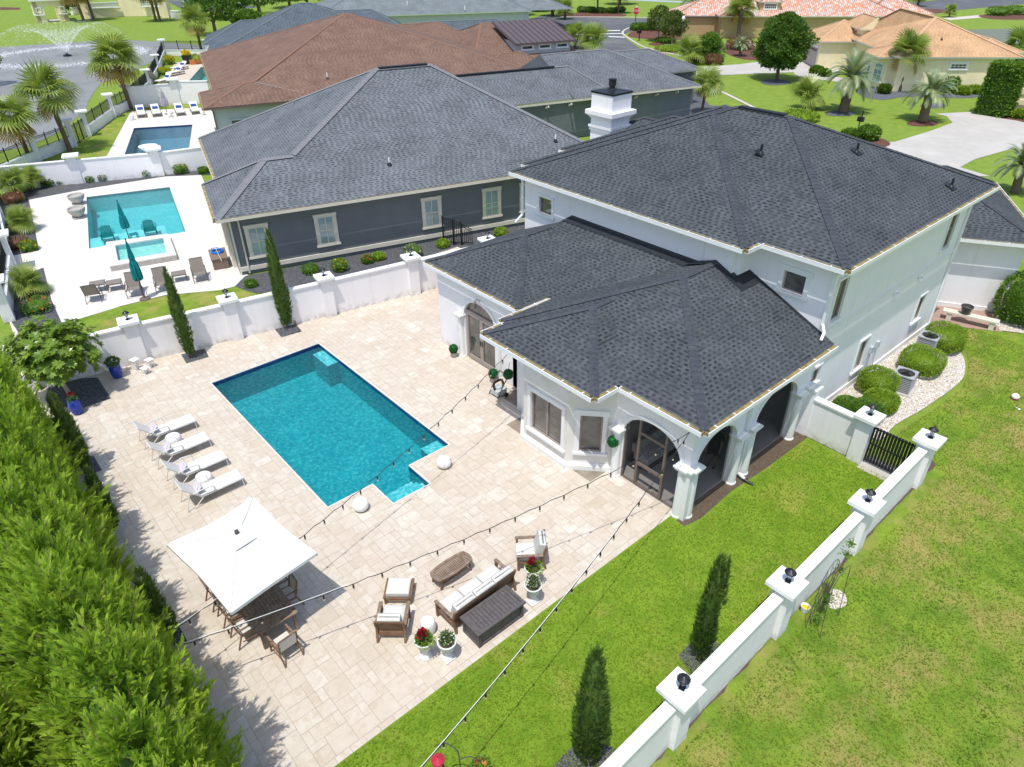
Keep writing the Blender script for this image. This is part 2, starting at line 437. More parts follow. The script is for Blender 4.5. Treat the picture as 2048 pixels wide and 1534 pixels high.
M['bluewall'] = pm('blue grey siding', (.30, .35, .40), (.27, .32, .37), 1.3, .8, .1, 40)
M['beigewall'] = pm('beige brick', (.88, .77, .51), (.82, .71, .46), 1.5, .9, .2, 40)
M['cream'] = pm('cream painted trim', (.70, .655, .55), (.64, .60, .50), 3, .6, .1, 30)
M['black'] = pm('black powder coat', (.012, .013, .016), (.02, .022, .026), 6, .4)
M['bronze'] = pm('dark bronze frame', (.16, .125, .105), (.13, .10, .085), 5, .5)
M['taupe'] = pm('taupe door frame', (.36, .30, .265), (.32, .265, .235), 4, .45)
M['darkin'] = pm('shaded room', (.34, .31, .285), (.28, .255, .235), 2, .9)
def glass(name, c1, c2, sc=1.5, rough=.04, stripes=0):
    t = NT(name); o = t.obj(); col = t.mix(t.rng(t.noise(o, sc, 3), .4, .6, 0, 1), c1, c2)
    if stripes:
        sp = t.n("ShaderNodeSeparateXYZ"); t.put(sp.inputs[0], o)
        col = t.mix(t.math('LESS_THAN', t.math('FRACT', t.math('MULTIPLY', sp.outputs[2], stripes)), .22), col, tuple(x*.72 for x in c1))
    t.fin(col, rough, 0, .8); t.b.inputs['Coat Weight'].default_value = .5; t.b.inputs['Coat Roughness'].default_value = .02
    return t.m
M['glass'] = glass('dark window glass', (.05, .05, .05), (.13, .12, .11))
M['glassg'] = glass('window glass with bushes reflected', (.05, .06, .04), (.13, .13, .08), 2.5)
M['blind'] = glass('window with pale blinds', (.30, .42, .42), (.24, .36, .37), 1, .06, 12)
M['glassteal'] = glass('green tinted glass', (.04, .07, .06), (.10, .14, .12), 1)
def screen():
    t = NT('dark insect screen'); t.fin((.03, .03, .033), .8, 0, .1)
    tr = t.n("ShaderNodeBsdfTransparent"); mx = t.n("ShaderNodeMixShader"); mx.inputs[0].default_value = .22
    t.t.links.new(tr.outputs[0], mx.inputs[1]); t.t.links.new(t.b.outputs[0], mx.inputs[2]); t.t.links.new(mx.outputs[0], t.o.inputs[0]); return t.m
M['screen'] = screen()
def paver_mat(name, stops, vein, big=1.0, sc=1.0):
    t = NT(name); o = t.obj(); r = t.n("ShaderNodeAttribute"); r.attribute_name = 'rnd'
    col = t.ramp(r.outputs['Fac'], stops)
    off = t.n("ShaderNodeCombineXYZ"); t.put(off.inputs[2], t.math('MULTIPLY', r.outputs['Fac'], 37.0))
    vv = t.n("ShaderNodeVectorMath", operation='ADD'); t.put(vv.inputs[0], o); t.put(vv.inputs[1], off.outputs[0])
    n1 = t.noise(vv.outputs[0], 4.2*sc, 6, .7); col = t.mix(t.rng(n1, .44, .66, 0, .85), col, vein); n4 = t.noise(vv.outputs[0], 2.1*sc, 4, .6); col = t.mix(t.rng(n4, .55, .75, 0, .6), col, (.74, .71, .65))
    n2 = t.noise(o, .35, 4, .6); col = t.mix(t.rng(n2, .4, .7, 0, .35*big), col, (.46, .36, .27))
    n3 = t.noise(vv.outputs[0], 34, 3, .7); col = t.mix(t.rng(n3, .62, .74, 0, .55), col, (.33, .26, .19))
    t.bump(n3, .25, .006); return t.fin(col, .78, 0, .25)
M['trav'] = paver_mat('tumbled travertine', [(0, (.60, .54, .455)), (.22, (.575, .505, .42)), (.45, (.62, .565, .485)), (.7, (.59, .525, .44)), (.88, (.665, .625, .555)), (1, (.535, .46, .37))], (.50, .415, .32))
M['joint'] = pm('sandy paver joint', (.22, .18, .14), (.32, .27, .21), 2.2, .95, .3, 80)
M['whitedeck'] = paver_mat('pale shell pavers', [(0, (.70, .67, .62)), (.5, (.75, .72, .67)), (1, (.64, .61, .56))], (.62, .57, .50), .4)
M['porchtile'] = pm('porch floor tile', (.56, .53, .49), (.50, .47, .44), 1.5, .5)
M['lawn'] = grassmat('mown lawn', (.165, .285, .022), (.26, .37, .035), (.13, .25, .016), (.36, .34, .08))
M['lawn2'] = grassmat('side lawn', (.165, .275, .028), (.27, .355, .04), (.11, .21, .018), (.40, .31, .11), .55)
M['lawnfar'] = grassmat('far lawns', (.185, .275, .04), (.25, .32, .05), (.15, .245, .03), (.33, .31, .10), .68, 40)
M['blade'] = leafmat('grass blades', (.19, .34, .02), (.36, .48, .045), (.42, .44, .08), .45, .5)
M['blade2'] = leafmat('side lawn blades', (.15, .27, .02), (.27, .38, .035), (.42, .38, .08), .4, .5, (.07, .15, .012))
M['soil'] = pm('bare soil and pine straw', (.13, .095, .065), (.085, .06, .042), 9, .95, .6, 60)
M['mulch'] = pm('red brown mulch', (.155, .062, .042), (.10, .042, .03), 7, .95, .7, 50)
M['gravel'] = pebbles('dark slate gravel', [(.05, .052, .06), (.115, .12, .135), (.20, .205, .22), (.075, .075, .085)], 24)
M['gravelfar'] = pm('grey gravel bed', (.13, .14, .165), (.085, .09, .11), 12, .9, .6, 60)
M['whitestone'] = pebbles('white and tan river stones', [(.52, .42, .33), (.80, .76, .70), (.66, .53, .40), (.86, .84, .80), (.60, .50, .42)], 13, .06)
M['concrete'] = pm('pale driveway concrete', (.48, .455, .415), (.43, .405, .37), 1.2, .85, .2, 50, c3=(.55, .52, .48))
M['asphalt'] = pm('asphalt', (.115, .12, .13), (.085, .09, .10), 3, .9, .3, 60, c3=(.16, .165, .17), s3=.12)
M['kerb'] = pm('kerb concrete', (.58, .52, .45), (.52, .47, .40), 3, .85)
M['brickpave'] = pm('pink brick paving', (.40, .27, .22), (.33, .22, .18), 6, .9, .3, 30)
M['paint'] = pm('road paint', (.75, .75, .72), (.68, .68, .66), 6, .7)

# ------------------------------------------------------------ pools
def xy(P): return [(p[0], p[1]) for p in P]
def G(*pp, z=0.0): return [g(a, b, z) for a, b in pp]
POOL = [(6.66, 17.3), (8.42, 17.28), (8.42, 15.98), (9.92, 15.98), (9.92, 17.3), (11.75, 17.3), (11.75, 27.52), (6.66, 27.52)]
NP = G((178, 497), (371, 463), (339, 374), (173, 394))                 # neighbour's pool
NS = G((229, 494), (327, 479), (333, 506), (234, 521), z=.3)            # its raised spa
YP = G((249, 309), (378, 297), (385, 249), (268, 256))
FP = G((374, 166), (425, 166), (425, 134), (402, 134))
ground_holes = [POOL, NP, YP, FP]
far = [(-1500, -400), (1800, -400), (1800, 2000), (-1500, 2000)]
flat('ground', [far]+ground_holes, -.035, M['lawnfar'])

def water_mat(name, tint, deep, wscale=5.0, caust=.45, rough=.02):
    t = NT(name); o = t.obj()
    w = t.vor(o, wscale, 0, 'SMOOTH_F1'); wn = t.noise(o, wscale*1.3, 4, .6)
    k = t.rng(t.math('ADD', t.math('MULTIPLY', w, .9), wn), .62, .98, 1.0, 1.0-caust)  # caustic ripple light put into the water tint; deep is its dim side
    col = t.mix(k, deep, tint)
    tr = t.n("ShaderNodeBsdfTransparent"); t.put(tr.inputs[0], col)
    gl = t.n("ShaderNodeBsdfGlossy"); gl.inputs['Roughness'].default_value = rough; gl.inputs[0].default_value = (1, 1, 1, 1)
    b = t.n("ShaderNodeBump"); b.inputs['Strength'].default_value = .6; b.inputs['Distance'].default_value = .05; t.put(b.inputs['Height'], t.noise(o, wscale*1.6, 3, .6))
    t.t.links.new(b.outputs[0], gl.inputs['Normal'])
    fr = t.n("ShaderNodeFresnel"); fr.inputs[0].default_value = 1.33; t.t.links.new(b.outputs[0], fr.inputs['Normal'])
    mx = t.n("ShaderNodeMixShader"); t.t.links.new(fr.outputs[0], mx.inputs[0]); t.t.links.new(tr.outputs[0], mx.inputs[1]); t.t.links.new(gl.outputs[0], mx.inputs[2])
    t.t.links.new(mx.outputs[0], t.o.inputs[0]); return t.m
M['water'] = water_mat('pool water', (.80, 1.0, 1.0), (.24, .74, .80), 8.0, 1.0)
M['water2'] = water_mat('neighbour pool water', (.62, .98, .98), (.36, .80, .84), 4, .5)
M['water3'] = water_mat('dim pool water', (.45, .70, .78), (.30, .52, .62), 3, .5)
M['plaster'] = pm('aqua pool plaster', (.055, .39, .42), (.045, .33, .37), 5, .7, .3, 30, c3=(.07, .43, .45), s3=.8)
M['plaster2'] = pm('pale aqua pool plaster', (.16, .52, .54), (.13, .46, .49), 5, .7, .3, 30, c3=(.20, .56, .57), s3=.8)
M['plaster3'] = pm('grey blue pool plaster', (.34, .48, .54), (.28, .42, .48), 5, .7)
M['ledge'] = pm('pale pebble ledge', (.48, .70, .70), (.32, .56, .58), 26, .7, .4, 40)
M['tileblue'] = pm('cobalt waterline tile', (.008, .035, .22), (.012, .06, .16), 9, .2, c3=(.03, .12, .20), s3=1.2)
M['tilepale'] = pm('grey waterline tile', (.20, .30, .33), (.14, .22, .25), 9, .3)
def pool(label, P, depth, wz, wm, pl, tile, steps=(), name='swimming_pool', top=0.0, rim=.0):
    c = sum((Vector((p[0], p[1], 0)) for p in P), Vector())/len(P)
    t = thing(name, label, 'pool', c)
    mb = MB(); n = len(P)
    for i in range(n):
        a, b = P[i], P[(i+1) % n]
        mb.poly([(a[0], a[1], wz-.12), (b[0], b[1], wz-.12), (b[0], b[1], -depth), (a[0], a[1], -depth)])
    L = [Vector((p[0], p[1], 0)) for p in P]
    for a, b, d in tessellate_polygon([L]): mb.poly([(*P[a][:2], -depth), (*P[b][:2], -depth), (*P[d][:2], -depth)])
    mb.build('basin', pl, t)
    mb = MB()
    for i in range(n):
        a, b = P[i], P[(i+1) % n]
        mb.poly([(a[0], a[1], top-.03), (b[0], b[1], top-.03), (b[0], b[1], wz-.12), (a[0], a[1], wz-.12)])
    mb.build('tile_band', tile, t)
    mb = MB()
    for a, b, d in tessellate_polygon([L]): mb.poly([(*P[a][:2], wz), (*P[b][:2], wz), (*P[d][:2], wz)])
    mb.build('water', wm, t)
    for nm, (x0, x1, y0, y1, z0, z1), mt in steps:
        mb = MB(); mb.box(x0, x1, y0, y1, z0, z1); mb.build(nm, mt, t)
    return t
pool('long rectangular teal pool with cobalt tile edge in the travertine patio', POOL, 1.35, -.10, M['water'], M['plaster'], M['tileblue'],
     [('seat_ledge_base', (11.22, 11.74, 25.75, 27.15, -1.345, -.25), M['plaster']), ('seat_ledge', (11.22, 11.74, 25.75, 27.15, -.249, -.22), M['ledge']), ('corner_ledge_base', (11.0, 11.74, 17.31, 18.1, -1.345, -.31), M['plaster']), ('corner_ledge', (11.0, 11.74, 17.31, 18.1, -.309, -.28), M['ledge']),
      ('step', (8.45, 9.89, 16.0, 16.42, -1.3, -.24), M['ledge']), ('step', (8.45, 9.89, 16.421, 16.8, -1.3, -.45), M['ledge']), ('step', (8.45, 9.89, 16.801, 17.15, -1.3, -.66), M['ledge'])])
# bright coping along the pool edge
def coping(P, w, z, mat, parent=None, name='coping'):
    n = len(P); P = [Vector((p[0], p[1], 0)) for p in P]; mb = MB(); q = []
    for i in range(n):
        a, b, c = P[i-1], P[i], P[(i+1) % n]; d1 = (b-a).normalized(); d2 = (c-b).normalized()
        n1 = Vector((d1.y, -d1.x, 0)); n2 = Vector((d2.y, -d2.x, 0)); k = (n1+n2)
        q.append(b+k/(1+n1.dot(n2))*w)
    area = sum(P[i].x*P[(i+1) % n].y-P[(i+1) % n].x*P[i].y for i in range(n))
    if area < 0: return None
    for i in range(n):
        j = (i+1) % n
        u = Vector((0, 0, z)); l = Vector((0, 0, -.035))
        mb.poly([P[i]+u, q[i]+u, q[j]+u, P[j]+u]); mb.poly([P[i]+u+l, P[i]+u, P[j]+u, P[j]+u+l])
    return mb.build(name, mat, parent)

# ------------------------------------------------------------ travertine patio (French pattern, real separate pavers)
def subtract(r, h):
    x0, x1, y0, y1 = r; a0, a1, b0, b1 = h
    if a0 >= x1 or a1 <= x0 or b0 >= y1 or b1 <= y0: return [r]
    o = []
    if x0 < a0: o.append((x0, a0, y0, y1)); x0 = a0
    if x1 > a1: o.append((a1, x1, y0, y1)); x1 = a1
    if y0 < b0: o.append((x0, x1, y0, b0))
    if y1 > b1: o.append((x0, x1, b1, y1))
    return o
def pavers(F, u0, u1, v0, v1, mod, holes, z, gap, sizes, clip=None, thick=0):
    nu, nv = int((u1-u0)/mod), int((v1-v0)/mod); occ = np.zeros((nu, nv), bool); mb = MB(); att = []
    for j in range(nv):
        for i in range(nu):
            if occ[i, j]: continue
            ss = sizes[:]; random.shuffle(ss)
            for a, b in ss+[(1, 1)]:
                if i+a <= nu and j+b <= nv and not occ[i:i+a, j:j+b].any(): break
            occ[i:i+a, j:j+b] = True; R = [(u0+i*mod, u0+(i+a)*mod, v0+j*mod, v0+(j+b)*mod)]
            if clip and not clip(F((R[0][0]+R[0][1])/2, (R[0][2]+R[0][3])/2)): continue
            for h in holes: R = [q for r in R for q in subtract(r, h)]
            rv = random.random(); dz = random.uniform(-.0012, .0012)
            for (x0, x1, y0, y1) in R:
                gx = gap*random.uniform(.5, 1.5)/2
                if x1-x0 < .05 or y1-y0 < .05: continue
                mb.poly([F(x0+gx, y0+gx, z+dz), F(x1-gx, y0+gx, z+dz), F(x1-gx, y1-gx, z+dz), F(x0+gx, y1-gx, z+dz)]); att.append(rv)
    return mb, att
SZ = [(2, 2), (3, 2), (2, 3), (2, 2), (3, 2), (2, 3), (3, 3), (2, 1), (1, 2)]
PH = [(6.66, 11.75, 17.3, 27.52), (8.42, 9.92, 15.98, 17.3)]
mb, att = pavers(WF, 0.2, 23.8, 9.55, 32.6, .205, PH+[(14.2, 24, 12.3, 16.8), (15.3, 24, 9.3, 18.4), (16.4, 24, 18.3, 23.6)], 0.0, .007, SZ)
px = mb; 
for k in range(38):    # soldier course along the lawn
    x0 = .2+k*.4
    if x0 > 15.1: break
    px.poly([(x0+.004, 9.36, .001), (x0+.396, 9.36, .001), (x0+.396, 9.545, .001), (x0+.004, 9.545, .001)]); att.append(random.random())
struct(px.build('patio_pavers', M['trav'], attr=att))
ph2 = [(6.66, 17.3), (6.66, 27.52), (11.75, 27.52), (11.75, 17.3), (9.92, 17.3), (9.92, 15.98), (8.42, 15.98), (8.42, 17.3)]
flat('patio_bed', [[(0.1, 9.35), (24, 9.35), (24, 32.7), (0.1, 32.7)], ph2], -.006, M['joint'])
co = coping([(6.66, 17.3), (8.42, 17.3), (8.42, 15.98), (9.92, 15.98), (9.92, 17.3), (11.75, 17.3), (11.75, 27.52), (6.66, 27.52)], .05, .004, M['whitedeck'])
if co: tag(co, 'thin pale stone edging around the long teal pool', 'pool edging')

# lawns
flat('lawn', [[(-3, 4.7), (22.2, 4.95), (22.2, 8.7), (15.6, 8.8), (15.2, 9.0), (15.05, 9.36), (-3, 9.36)]], .012, M['lawn'])
flat('side_lawn', [xy([(-6, -14, 0), (60, -14, 0)]+[Vector((46, 3.5, 0))]+G((2040, 668), (1965, 655), (1905, 652), (1895, 668), (1935, 705), (1938, 740), (1925, 775), (1880, 810), (1800, 862), (1760, 900))+[Vector((22.5, 4.6, 0)), Vector((-6, 4.4, 0))])], -.012, M['lawn2'])
flat('soil_strip', [xy([(14.9, 8.75), (15.6, 8.62), (17.5, 8.72), (19.5, 8.6), (22.2, 8.55), (22.2, 9.1), (14.9, 9.1)])], .016, M['soil'])
sb = []
for i in range(60):
    x = 3+i*.36; sb.append((x, 4.35+x*.012-random.uniform(.02, .13)))
flat('soil_edge', [[(x, y+.12) for x, y in sb]+[(24.6, 5.2), (3, 4.75)]], -.008, M['soil'])
# ------------------------------------------------------------ main white house
H = thing('white_house', 'white stucco two storey house with charcoal hip roofs beside the long pool', 'house', (15.2, 9.1, 0))
TW = .2
def arch_pts(s0, s1, zs, za, n=16):
    c = (s0+s1)/2; r = (s1-s0)/2
    return [(c-r*math.cos(math.pi*i/n), zs+(za-zs)*math.sin(math.pi*i/n)) for i in range(n+1)]
def wall(mb, A, B, z0, z1, notches=(), holes=(), th=TW, m=0):
    """wall whose outside is on the right of A->B; notches are arches open to the floor (s0,s1,spring,apex)"""
    A = Vector((*A[:2], 0)); B = Vector((*B[:2], 0)); d = B-A; L = d.length; d /= L
    o = [(0, z0)]
    for s0, s1, zs, za in sorted(notches):
        o.append((s0, z0)); o += arch_pts(s0, s1, zs, za) if za > zs else [(s0, zs), (s1, zs)]; o.append((s1, z0))
    o += [(L, z0), (L, z1), (0, z1)]
    hs = [[(a, b), (a, e), (c, e), (c, b)] for a, c, b, e in holes]
    mb.slab(o, hs, A, d, Vector((0, 0, 1)), th, m)
class Wl:
    """wall frame: s along, z up, out = outward"""
    def __init__(s, A, B): s.A = Vector((*A[:2], 0)); s.d = (Vector((*B[:2], 0))-s.A).normalized(); s.o = Vector((s.d.y, -s.d.x, 0))
    def __call__(s, a, z, out=0): return s.A+s.d*a+Vector((0, 0, z))+s.o*out
    def box(s, mb, a0, a1, z0, z1, o0, o1, m=0): mb.obox(s(a0, z0, o0), s.d*(a1-a0), s.o*(o1-o0), Vector((0, 0, z1-z0)), m)
def window(w, a0, a1, z0, z1, parent, trim=None, frame=None, pane=None, mull=0, trans=0, tw=.14, sill=.1, recess=.07, hood=False, nm='window'):
    """window at a hole of the wall: trim round it, sash bars and one pane set back"""
    mb = MB(); f = .055
    w.box(mb, a0, a0+f, z0, z1, -recess-.05, -recess+.02); w.box(mb, a1-f, a1, z0, z1, -recess-.05, -recess+.02)
    w.box(mb, a0+f, a1-f, z0, z0+f, -recess-.05, -recess+.02); w.box(mb, a0+f, a1-f, z1-f, z1, -recess-.05, -recess+.02)
    for i in range(mull):
        c = a0+(a1-a0)*(i+1)/(mull+1); w.box(mb, c-.03, c+.03, z0+f, z1-f, -recess-.03, -recess+.024)
    for i in range(trans):
        c = z0+(z1-z0)*(i+1)/(trans+1); w.box(mb, a0+f, a1-f, c-.02, c+.02, -recess-.03, -recess+.02)
    fr = mb.build(nm, frame or M['taupe'], parent)
    mb = MB(); w.box(mb, a0+f*.5, a1-f*.5, z0+f*.5, z1-f*.5, -recess-.045, -recess-.025); mb.build('pane', pane or M['glass'], fr)
    if trim:
        mb = MB()
        w.box(mb, a0-tw, a0, z0-.002, z1, .002, .045); w.box(mb, a1, a1+tw, z0-.002, z1, .002, .045)
        w.box(mb, a0-tw-(.06 if hood else 0), a1+tw+(.06 if hood else 0), z1+.001, z1+tw*(1.3 if hood else 1), .002, .06)
        w.box(mb, a0-tw-.05, a1+tw+.05, z0-sill-.003, z0-.003, .002, .10)
        mb.build('trim', trim, fr)
    return fr
ws = MB(); wc = MB()
# lower walls (A->B with outside on the right)
wl_l1 = ((16.2, 23.8), (16.2, 18.5)); wall(ws, *wl_l1, 0, 3.9, notches=[(1.92, 4.02, 2.25, 3.05)])
wall(ws, (16.22, 18.5), (16.22+0, 18.5), 0, 3.9) if False else None
wall(ws, (16.2, 18.5), (17.9, 18.5), 0, 3.9); wall(ws, (17.7, 18.3), (17.7, 17.3), 0, 3.9); wall(ws, (21.3, 23.8), (16.4, 23.8), 0, 3.9)
wall(ws, (15.2, 17.3), (15.2, 16.88), 0, 3.9)
wall(ws, (18, 17.3), (15.4, 17.3), 0, 3.9)
BAY = [(15.2, 16.88), (14.12, 15.72), (14.12, 13.42), (15.2, 12.24)]
b1 = wall(wc, BAY[1], BAY[2], 0, 3.9, holes=[(.42, 2.02, .72, 2.42)], th=.16)
wall(wc, BAY[0], BAY[1], 0, 3.9, th=.16); wall(wc, BAY[2], BAY[3], 0, 3.9, holes=[(.42, 1.2, .78, 2.38)], th=.16)
wall(ws, (15.2, 12.24), (15.2, 9.1), 0, 3.88, notches=[(.44, 2.80, 2.05, 2.95)])
wall(ws, (15.4, 9.1), (22.38, 9.1), 0, 3.88, notches=[(.10, 2.28, 2.05, 2.95), (3.4, 6.05, 2.05, 3.05)])
# upper storey block
wall(ws, (22.4, 9.27), (34.4, 9.27), 0, 6.8, holes=[(.62, 1.32, 4.38, 6.0), (10.1, 10.85, 4.5, 6.2), (4.25, 4.95, .75, 2.15), (9.6, 10.25, 1.15, 2.4), (.35, .95, 1.75, 2.45)])
wall(ws, (22.4, 12.349), (22.4, 9.47), 3.6, 6.8, holes=[(1.36, 2.2, 5.3, 6.05)])
wall(ws, (21.651, 12.35), (22.4, 12.35), 3.6, 6.8)
wall(ws, (21.45, 23.8), (21.45, 12.55), 3.6, 6.8, holes=[(1.0, 1.82, 5.28, 6.04)])
wall(ws, (34.4, 24.0), (21.65, 24.0), 0, 6.8); wall(ws, (34.4, 9.47), (34.4, 23.8), 0, 6.8)
ws.build('wall', M['stucco'], H); wc.build('wall', M['stucco_cream'], H)
# plinths, bands
for A, B in ((BAY[1], BAY[2]), (BAY[0], BAY[1]), (BAY[2], BAY[3])):
    tr = MB(); w = Wl(A, B); L = (Vector(B)-Vector(A)).length; w.box(tr, -.03, L+.03, 0, .20, .003, .11); w.box(tr, -.02, L+.02, .20, .27, .003, .07); tr.build('plinth', M['trim'], H)
w = Wl((22.4, 9.27), (34.4, 9.27)); tr = MB(); w.box(tr, .05, 12.03, 0, .26, .003, .06); tr.build('plinth', M['trim'], H); tr = MB(); w.box(tr, .06, 12.03, 3.93, 4.07, .003, .04); tr.build('trim_band', M['trim'], H)
# windows
window(Wl(BAY[1], BAY[2]), .42, 2.02, .72, 2.42, H, M['trim'], pane=M['glass'], mull=1, tw=.16)
window(Wl(BAY[2], BAY[3]), .42, 1.2, .78, 2.38, H, M['trim'], pane=M['glass'], tw=.16, hood=True)
w = Wl((22.4, 9.27), (34.4, 9.27))
window(w, .62, 1.32, 4.38, 6.0, H, M['trim'], pane=M['glassg'], tw=.1, recess=.05)
window(w, 10.1, 10.85, 4.5, 6.2, H, M['trim'], pane=M['glassg'], tw=.1, trans=1, recess=.05)
window(w, 4.25, 4.95, .75, 2.15, H, M['trim'], pane=M['glassg'], tw=.1, recess=.05)
window(w, 9.6, 10.25, 1.15, 2.4, H, M['trim'], pane=M['glassg'], tw=.1, recess=.05)
window(w, .35, .95, 1.75, 2.45, H, M['trim'], pane=M['glassg'], tw=.1, recess=.05)
window(Wl((22.4, 12.35), (22.4, 9.47)), 1.36, 2.2, 5.3, 6.05, H, M['trim'], pane=M['glass'], tw=.16, hood=True)
window(Wl((21.45, 23.8), (21.45, 12.55)), 1.0, 1.82, 5.28, 6.04, H, M['trim'], pane=M['glass'], tw=.14)
# ---- porch: surrounds, columns, screens
def arch_band(w, s0, s1, zs, za, bw, o0, o1, mb, m=0, n=16):
    a = arch_pts(s0, s1, zs, za, n); b = arch_pts(s0-bw, s1+bw, zs, za+bw, n)
    for i in range(n):
        q = [w(*b[i], o1), w(*b[i+1], o1), w(*a[i+1], o1), w(*a[i], o1)]; mb.poly(q, m)
        r = [w(*b[i], o0), w(*b[i+1], o0)]; mb.poly([r[0], r[1], q[1], q[0]], m)
        r = [w(*a[i], o0), w(*a[i+1], o0)]; mb.poly([q[3], q[2], r[1], r[0]], m)
def column(x, y, ztop, parent, r=.17, nm='column'):
    mb = MB(); mb.lathe([(r+.03, 0), (r+.03, .06), (r, .1), (r*.97, ztop-.2), (r*.97, ztop-.14), (r+.03, ztop-.12), (r+.05, ztop-.08)], (x, y, 0), 20)
    q = r+.045; mb.box(x-q, x+q, y-q, y+q, ztop-.08, ztop); mb.box(x-q-.04, x+q+.04, y-q-.04, y+q+.04, ztop, ztop+.07)
    return mb.build(nm, M['trim'], parent, smooth=False)
wW = Wl((15.2, 12.24), (15.2, 9.1)); wS = Wl((15.2, 9.1), (22.4, 9.1)); wF = Wl(*wl_l1)
for w_, q_ in ((wW, (.44, 2.80, 2.05, 2.95)), (wS, (.3, 2.48, 2.05, 2.95)), (wS, (3.6, 6.25, 2.05, 3.05)), (wF, (1.92, 4.02, 2.25, 3.05))): arc = MB(); arch_band(w_, *q_, .13, .003, .05, arc); arc.build('arch_trim', M['trim'], H)
for x, y in ((15.14, 12.0), (15.14, 9.26), (15.36, 9.04), (17.85, 9.04), (18.6, 9.04), (21.62, 9.04)): column(x, y, 2.05, H)
column(16.14, 22.1, 2.1, H, .15); column(16.14, 19.55, 2.1, H, .15)
cm_ = MB(); cm_.box(15.03, 15.32, 8.93, 9.22, 0, 2.05); cm_.box(14.96, 15.38, 8.86, 9.28, 2.051, 2.125); cm_.build('corner_post', M['trim'], H)
fb = MB(); fb.box(15.22, 22.2, 9.13, 17.2, .0, .03); fb.build('porch_floor', M['porchtile'], H)
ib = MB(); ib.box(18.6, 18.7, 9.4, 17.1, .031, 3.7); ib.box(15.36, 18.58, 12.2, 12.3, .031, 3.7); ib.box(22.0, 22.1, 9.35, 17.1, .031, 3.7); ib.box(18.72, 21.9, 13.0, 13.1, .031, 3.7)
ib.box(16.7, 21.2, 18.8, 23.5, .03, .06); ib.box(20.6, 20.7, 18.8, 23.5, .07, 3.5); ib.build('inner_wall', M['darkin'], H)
sc = MB(); wW.box(sc, .46, 2.78, .0, 2.94, -.13, -.12); wS.box(sc, .32, 2.46, .0, 2.94, -.13, -.12); wS.box(sc, 3.62, 6.23, .0, 3.04, -.13, -.12)
sc.build('insect_screen', M['screen'], H)
sf = MB(); wW.box(sf, .46, 2.78, .0, .06, -.11, -.03); wS.box(sf, .32, 2.46, .0, .07, -.11, -.01); wS.box(sf, 3.62, 6.23, .0, .07, -.11, -.01)
wW.box(sf, .45, .50, .06, 2.5, -.11, -.03)
sf.build('screen_sill', M['bronze'], H)
dm = MB()
for a in (1.02, 2.10): wW.box(dm, a, a+.09, .06, 2.84, -.11, -.02)
for z in (.06, .95, 2.25): wW.box(dm, 1.11, 2.10, z, z+.09, -.11, -.02)
wW.box(dm, 1.66, 1.7, .95, 1.0, -.02, .03)
dm.build('screen_door', M['bronze'], H)
# french doors under the arch on the west wing
fd = thing('x', 'x', 'x'); bpy.data.objects.remove(fd)
for k in range(2):
    a0 = 1.98+k*.99; mb = MB()
    wF.box(mb, a0, a0+.1, .05, 2.32, -.14, -.05); wF.box(mb, a0+.89, a0+.985, .05, 2.32, -.14, -.05); wF.box(mb, a0+.1, a0+.89, .05, .25, -.14, -.05); wF.box(mb, a0+.1, a0+.89, 2.22, 2.32, -.14, -.05)
    dr = mb.build('french_door', M['taupe'], H); mb = MB(); wF.box(mb, a0+.08, a0+.91, .2, 2.26, -.11, -.095); mb.build('pane', M['glass'], dr)
    mb = MB(); wF.box(mb, a0+(.90 if k == 0 else .03), a0+(.95 if k == 0 else .08), 1.0, 1.22, -.05, -.02); mb.build('handle', M['black'], dr)
mb = MB(); wF.box(mb, 1.93, 4.01, 2.33, 2.45, -.14, -.04); ap = arch_pts(1.93, 4.01, 2.25, 3.04)
tl = mb.build('transom_bar', M['taupe'], H)
mb = MB(); mb.slab([(1.93, 2.4)]+[p for p in ap if p[1] > 2.41]+[(4.01, 2.4)], [], wF(0, 0, -.11), wF.d, Vector((0, 0, 1)), .012); mb.build('fanlight_pane', M['glass'], H)
# ---- roofs
P42 = .42
rb = MB(); A = WF
hip(rb, A, 15.95, 21.6, 18.05, 24.25, 4.0, P42, R=[(19.05, 21.15, 5.3), (21.6, 21.15, 5.3)], ge=True)
hip(rb, A, 17.5, 21.6, 13.25, 24.247, 4.002, P42, R=[(20.595, 21.15, 5.302), (20.597, 21.152, 5.303)]) if False else None
# west plane running up to the tall wall
rface(rb, [(17.5, 21.15, 4.004), (17.5, 13.6, 4.004), (21.5, 13.6, 5.684), (21.5, 21.15, 5.684)][::-1][1:]+[(21.5, 21.15, 5.684)] if False else [(17.5, 24.2, 4.004), (17.5, 13.3, 4.004), (21.5, 13.3, 5.684), (21.5, 20.2, 5.684)])
hip(rb, A, 14.85, 22.42, 8.62, 17.8, 4.0, P42, R=[(19.44, 13.21, 5.928), (22.42, 13.21, 5.928)], ge=True)
hip(rb, A, 13.74, 19.0, 11.97, 17.5, 4.0, P42, R=[(16.505, 14.735, 5.161), (17.6, 14.735, 5.161)], ge=True)
hip(rb, A, 21.0, 34.9, 11.9, 24.25, 6.95, P42)
hip(rb, A, 21.94, 34.897, 8.7, 24.247, 6.952, P42)
hip(rb, A, 22.2, 34.85, 12.1, 24.75, 6.954, P42)
hip(rb, A, 25.3, 33.0, 17.0, 25.4, 6.956, P42)
hip(rb, A, 29.2, 32.8, 20.0, 26.6, 6.95, P42)
rb.poly([(17.5, 17.79, 3.99), (21.5, 17.79, 3.99), (21.5, 18.06, 3.99), (17.5, 18.06, 3.99)], 1)
roof = rb.build('roof', [M['sh_char'], M['cap_char'], M['trim'], M['stucco']], H)
fl = MB()
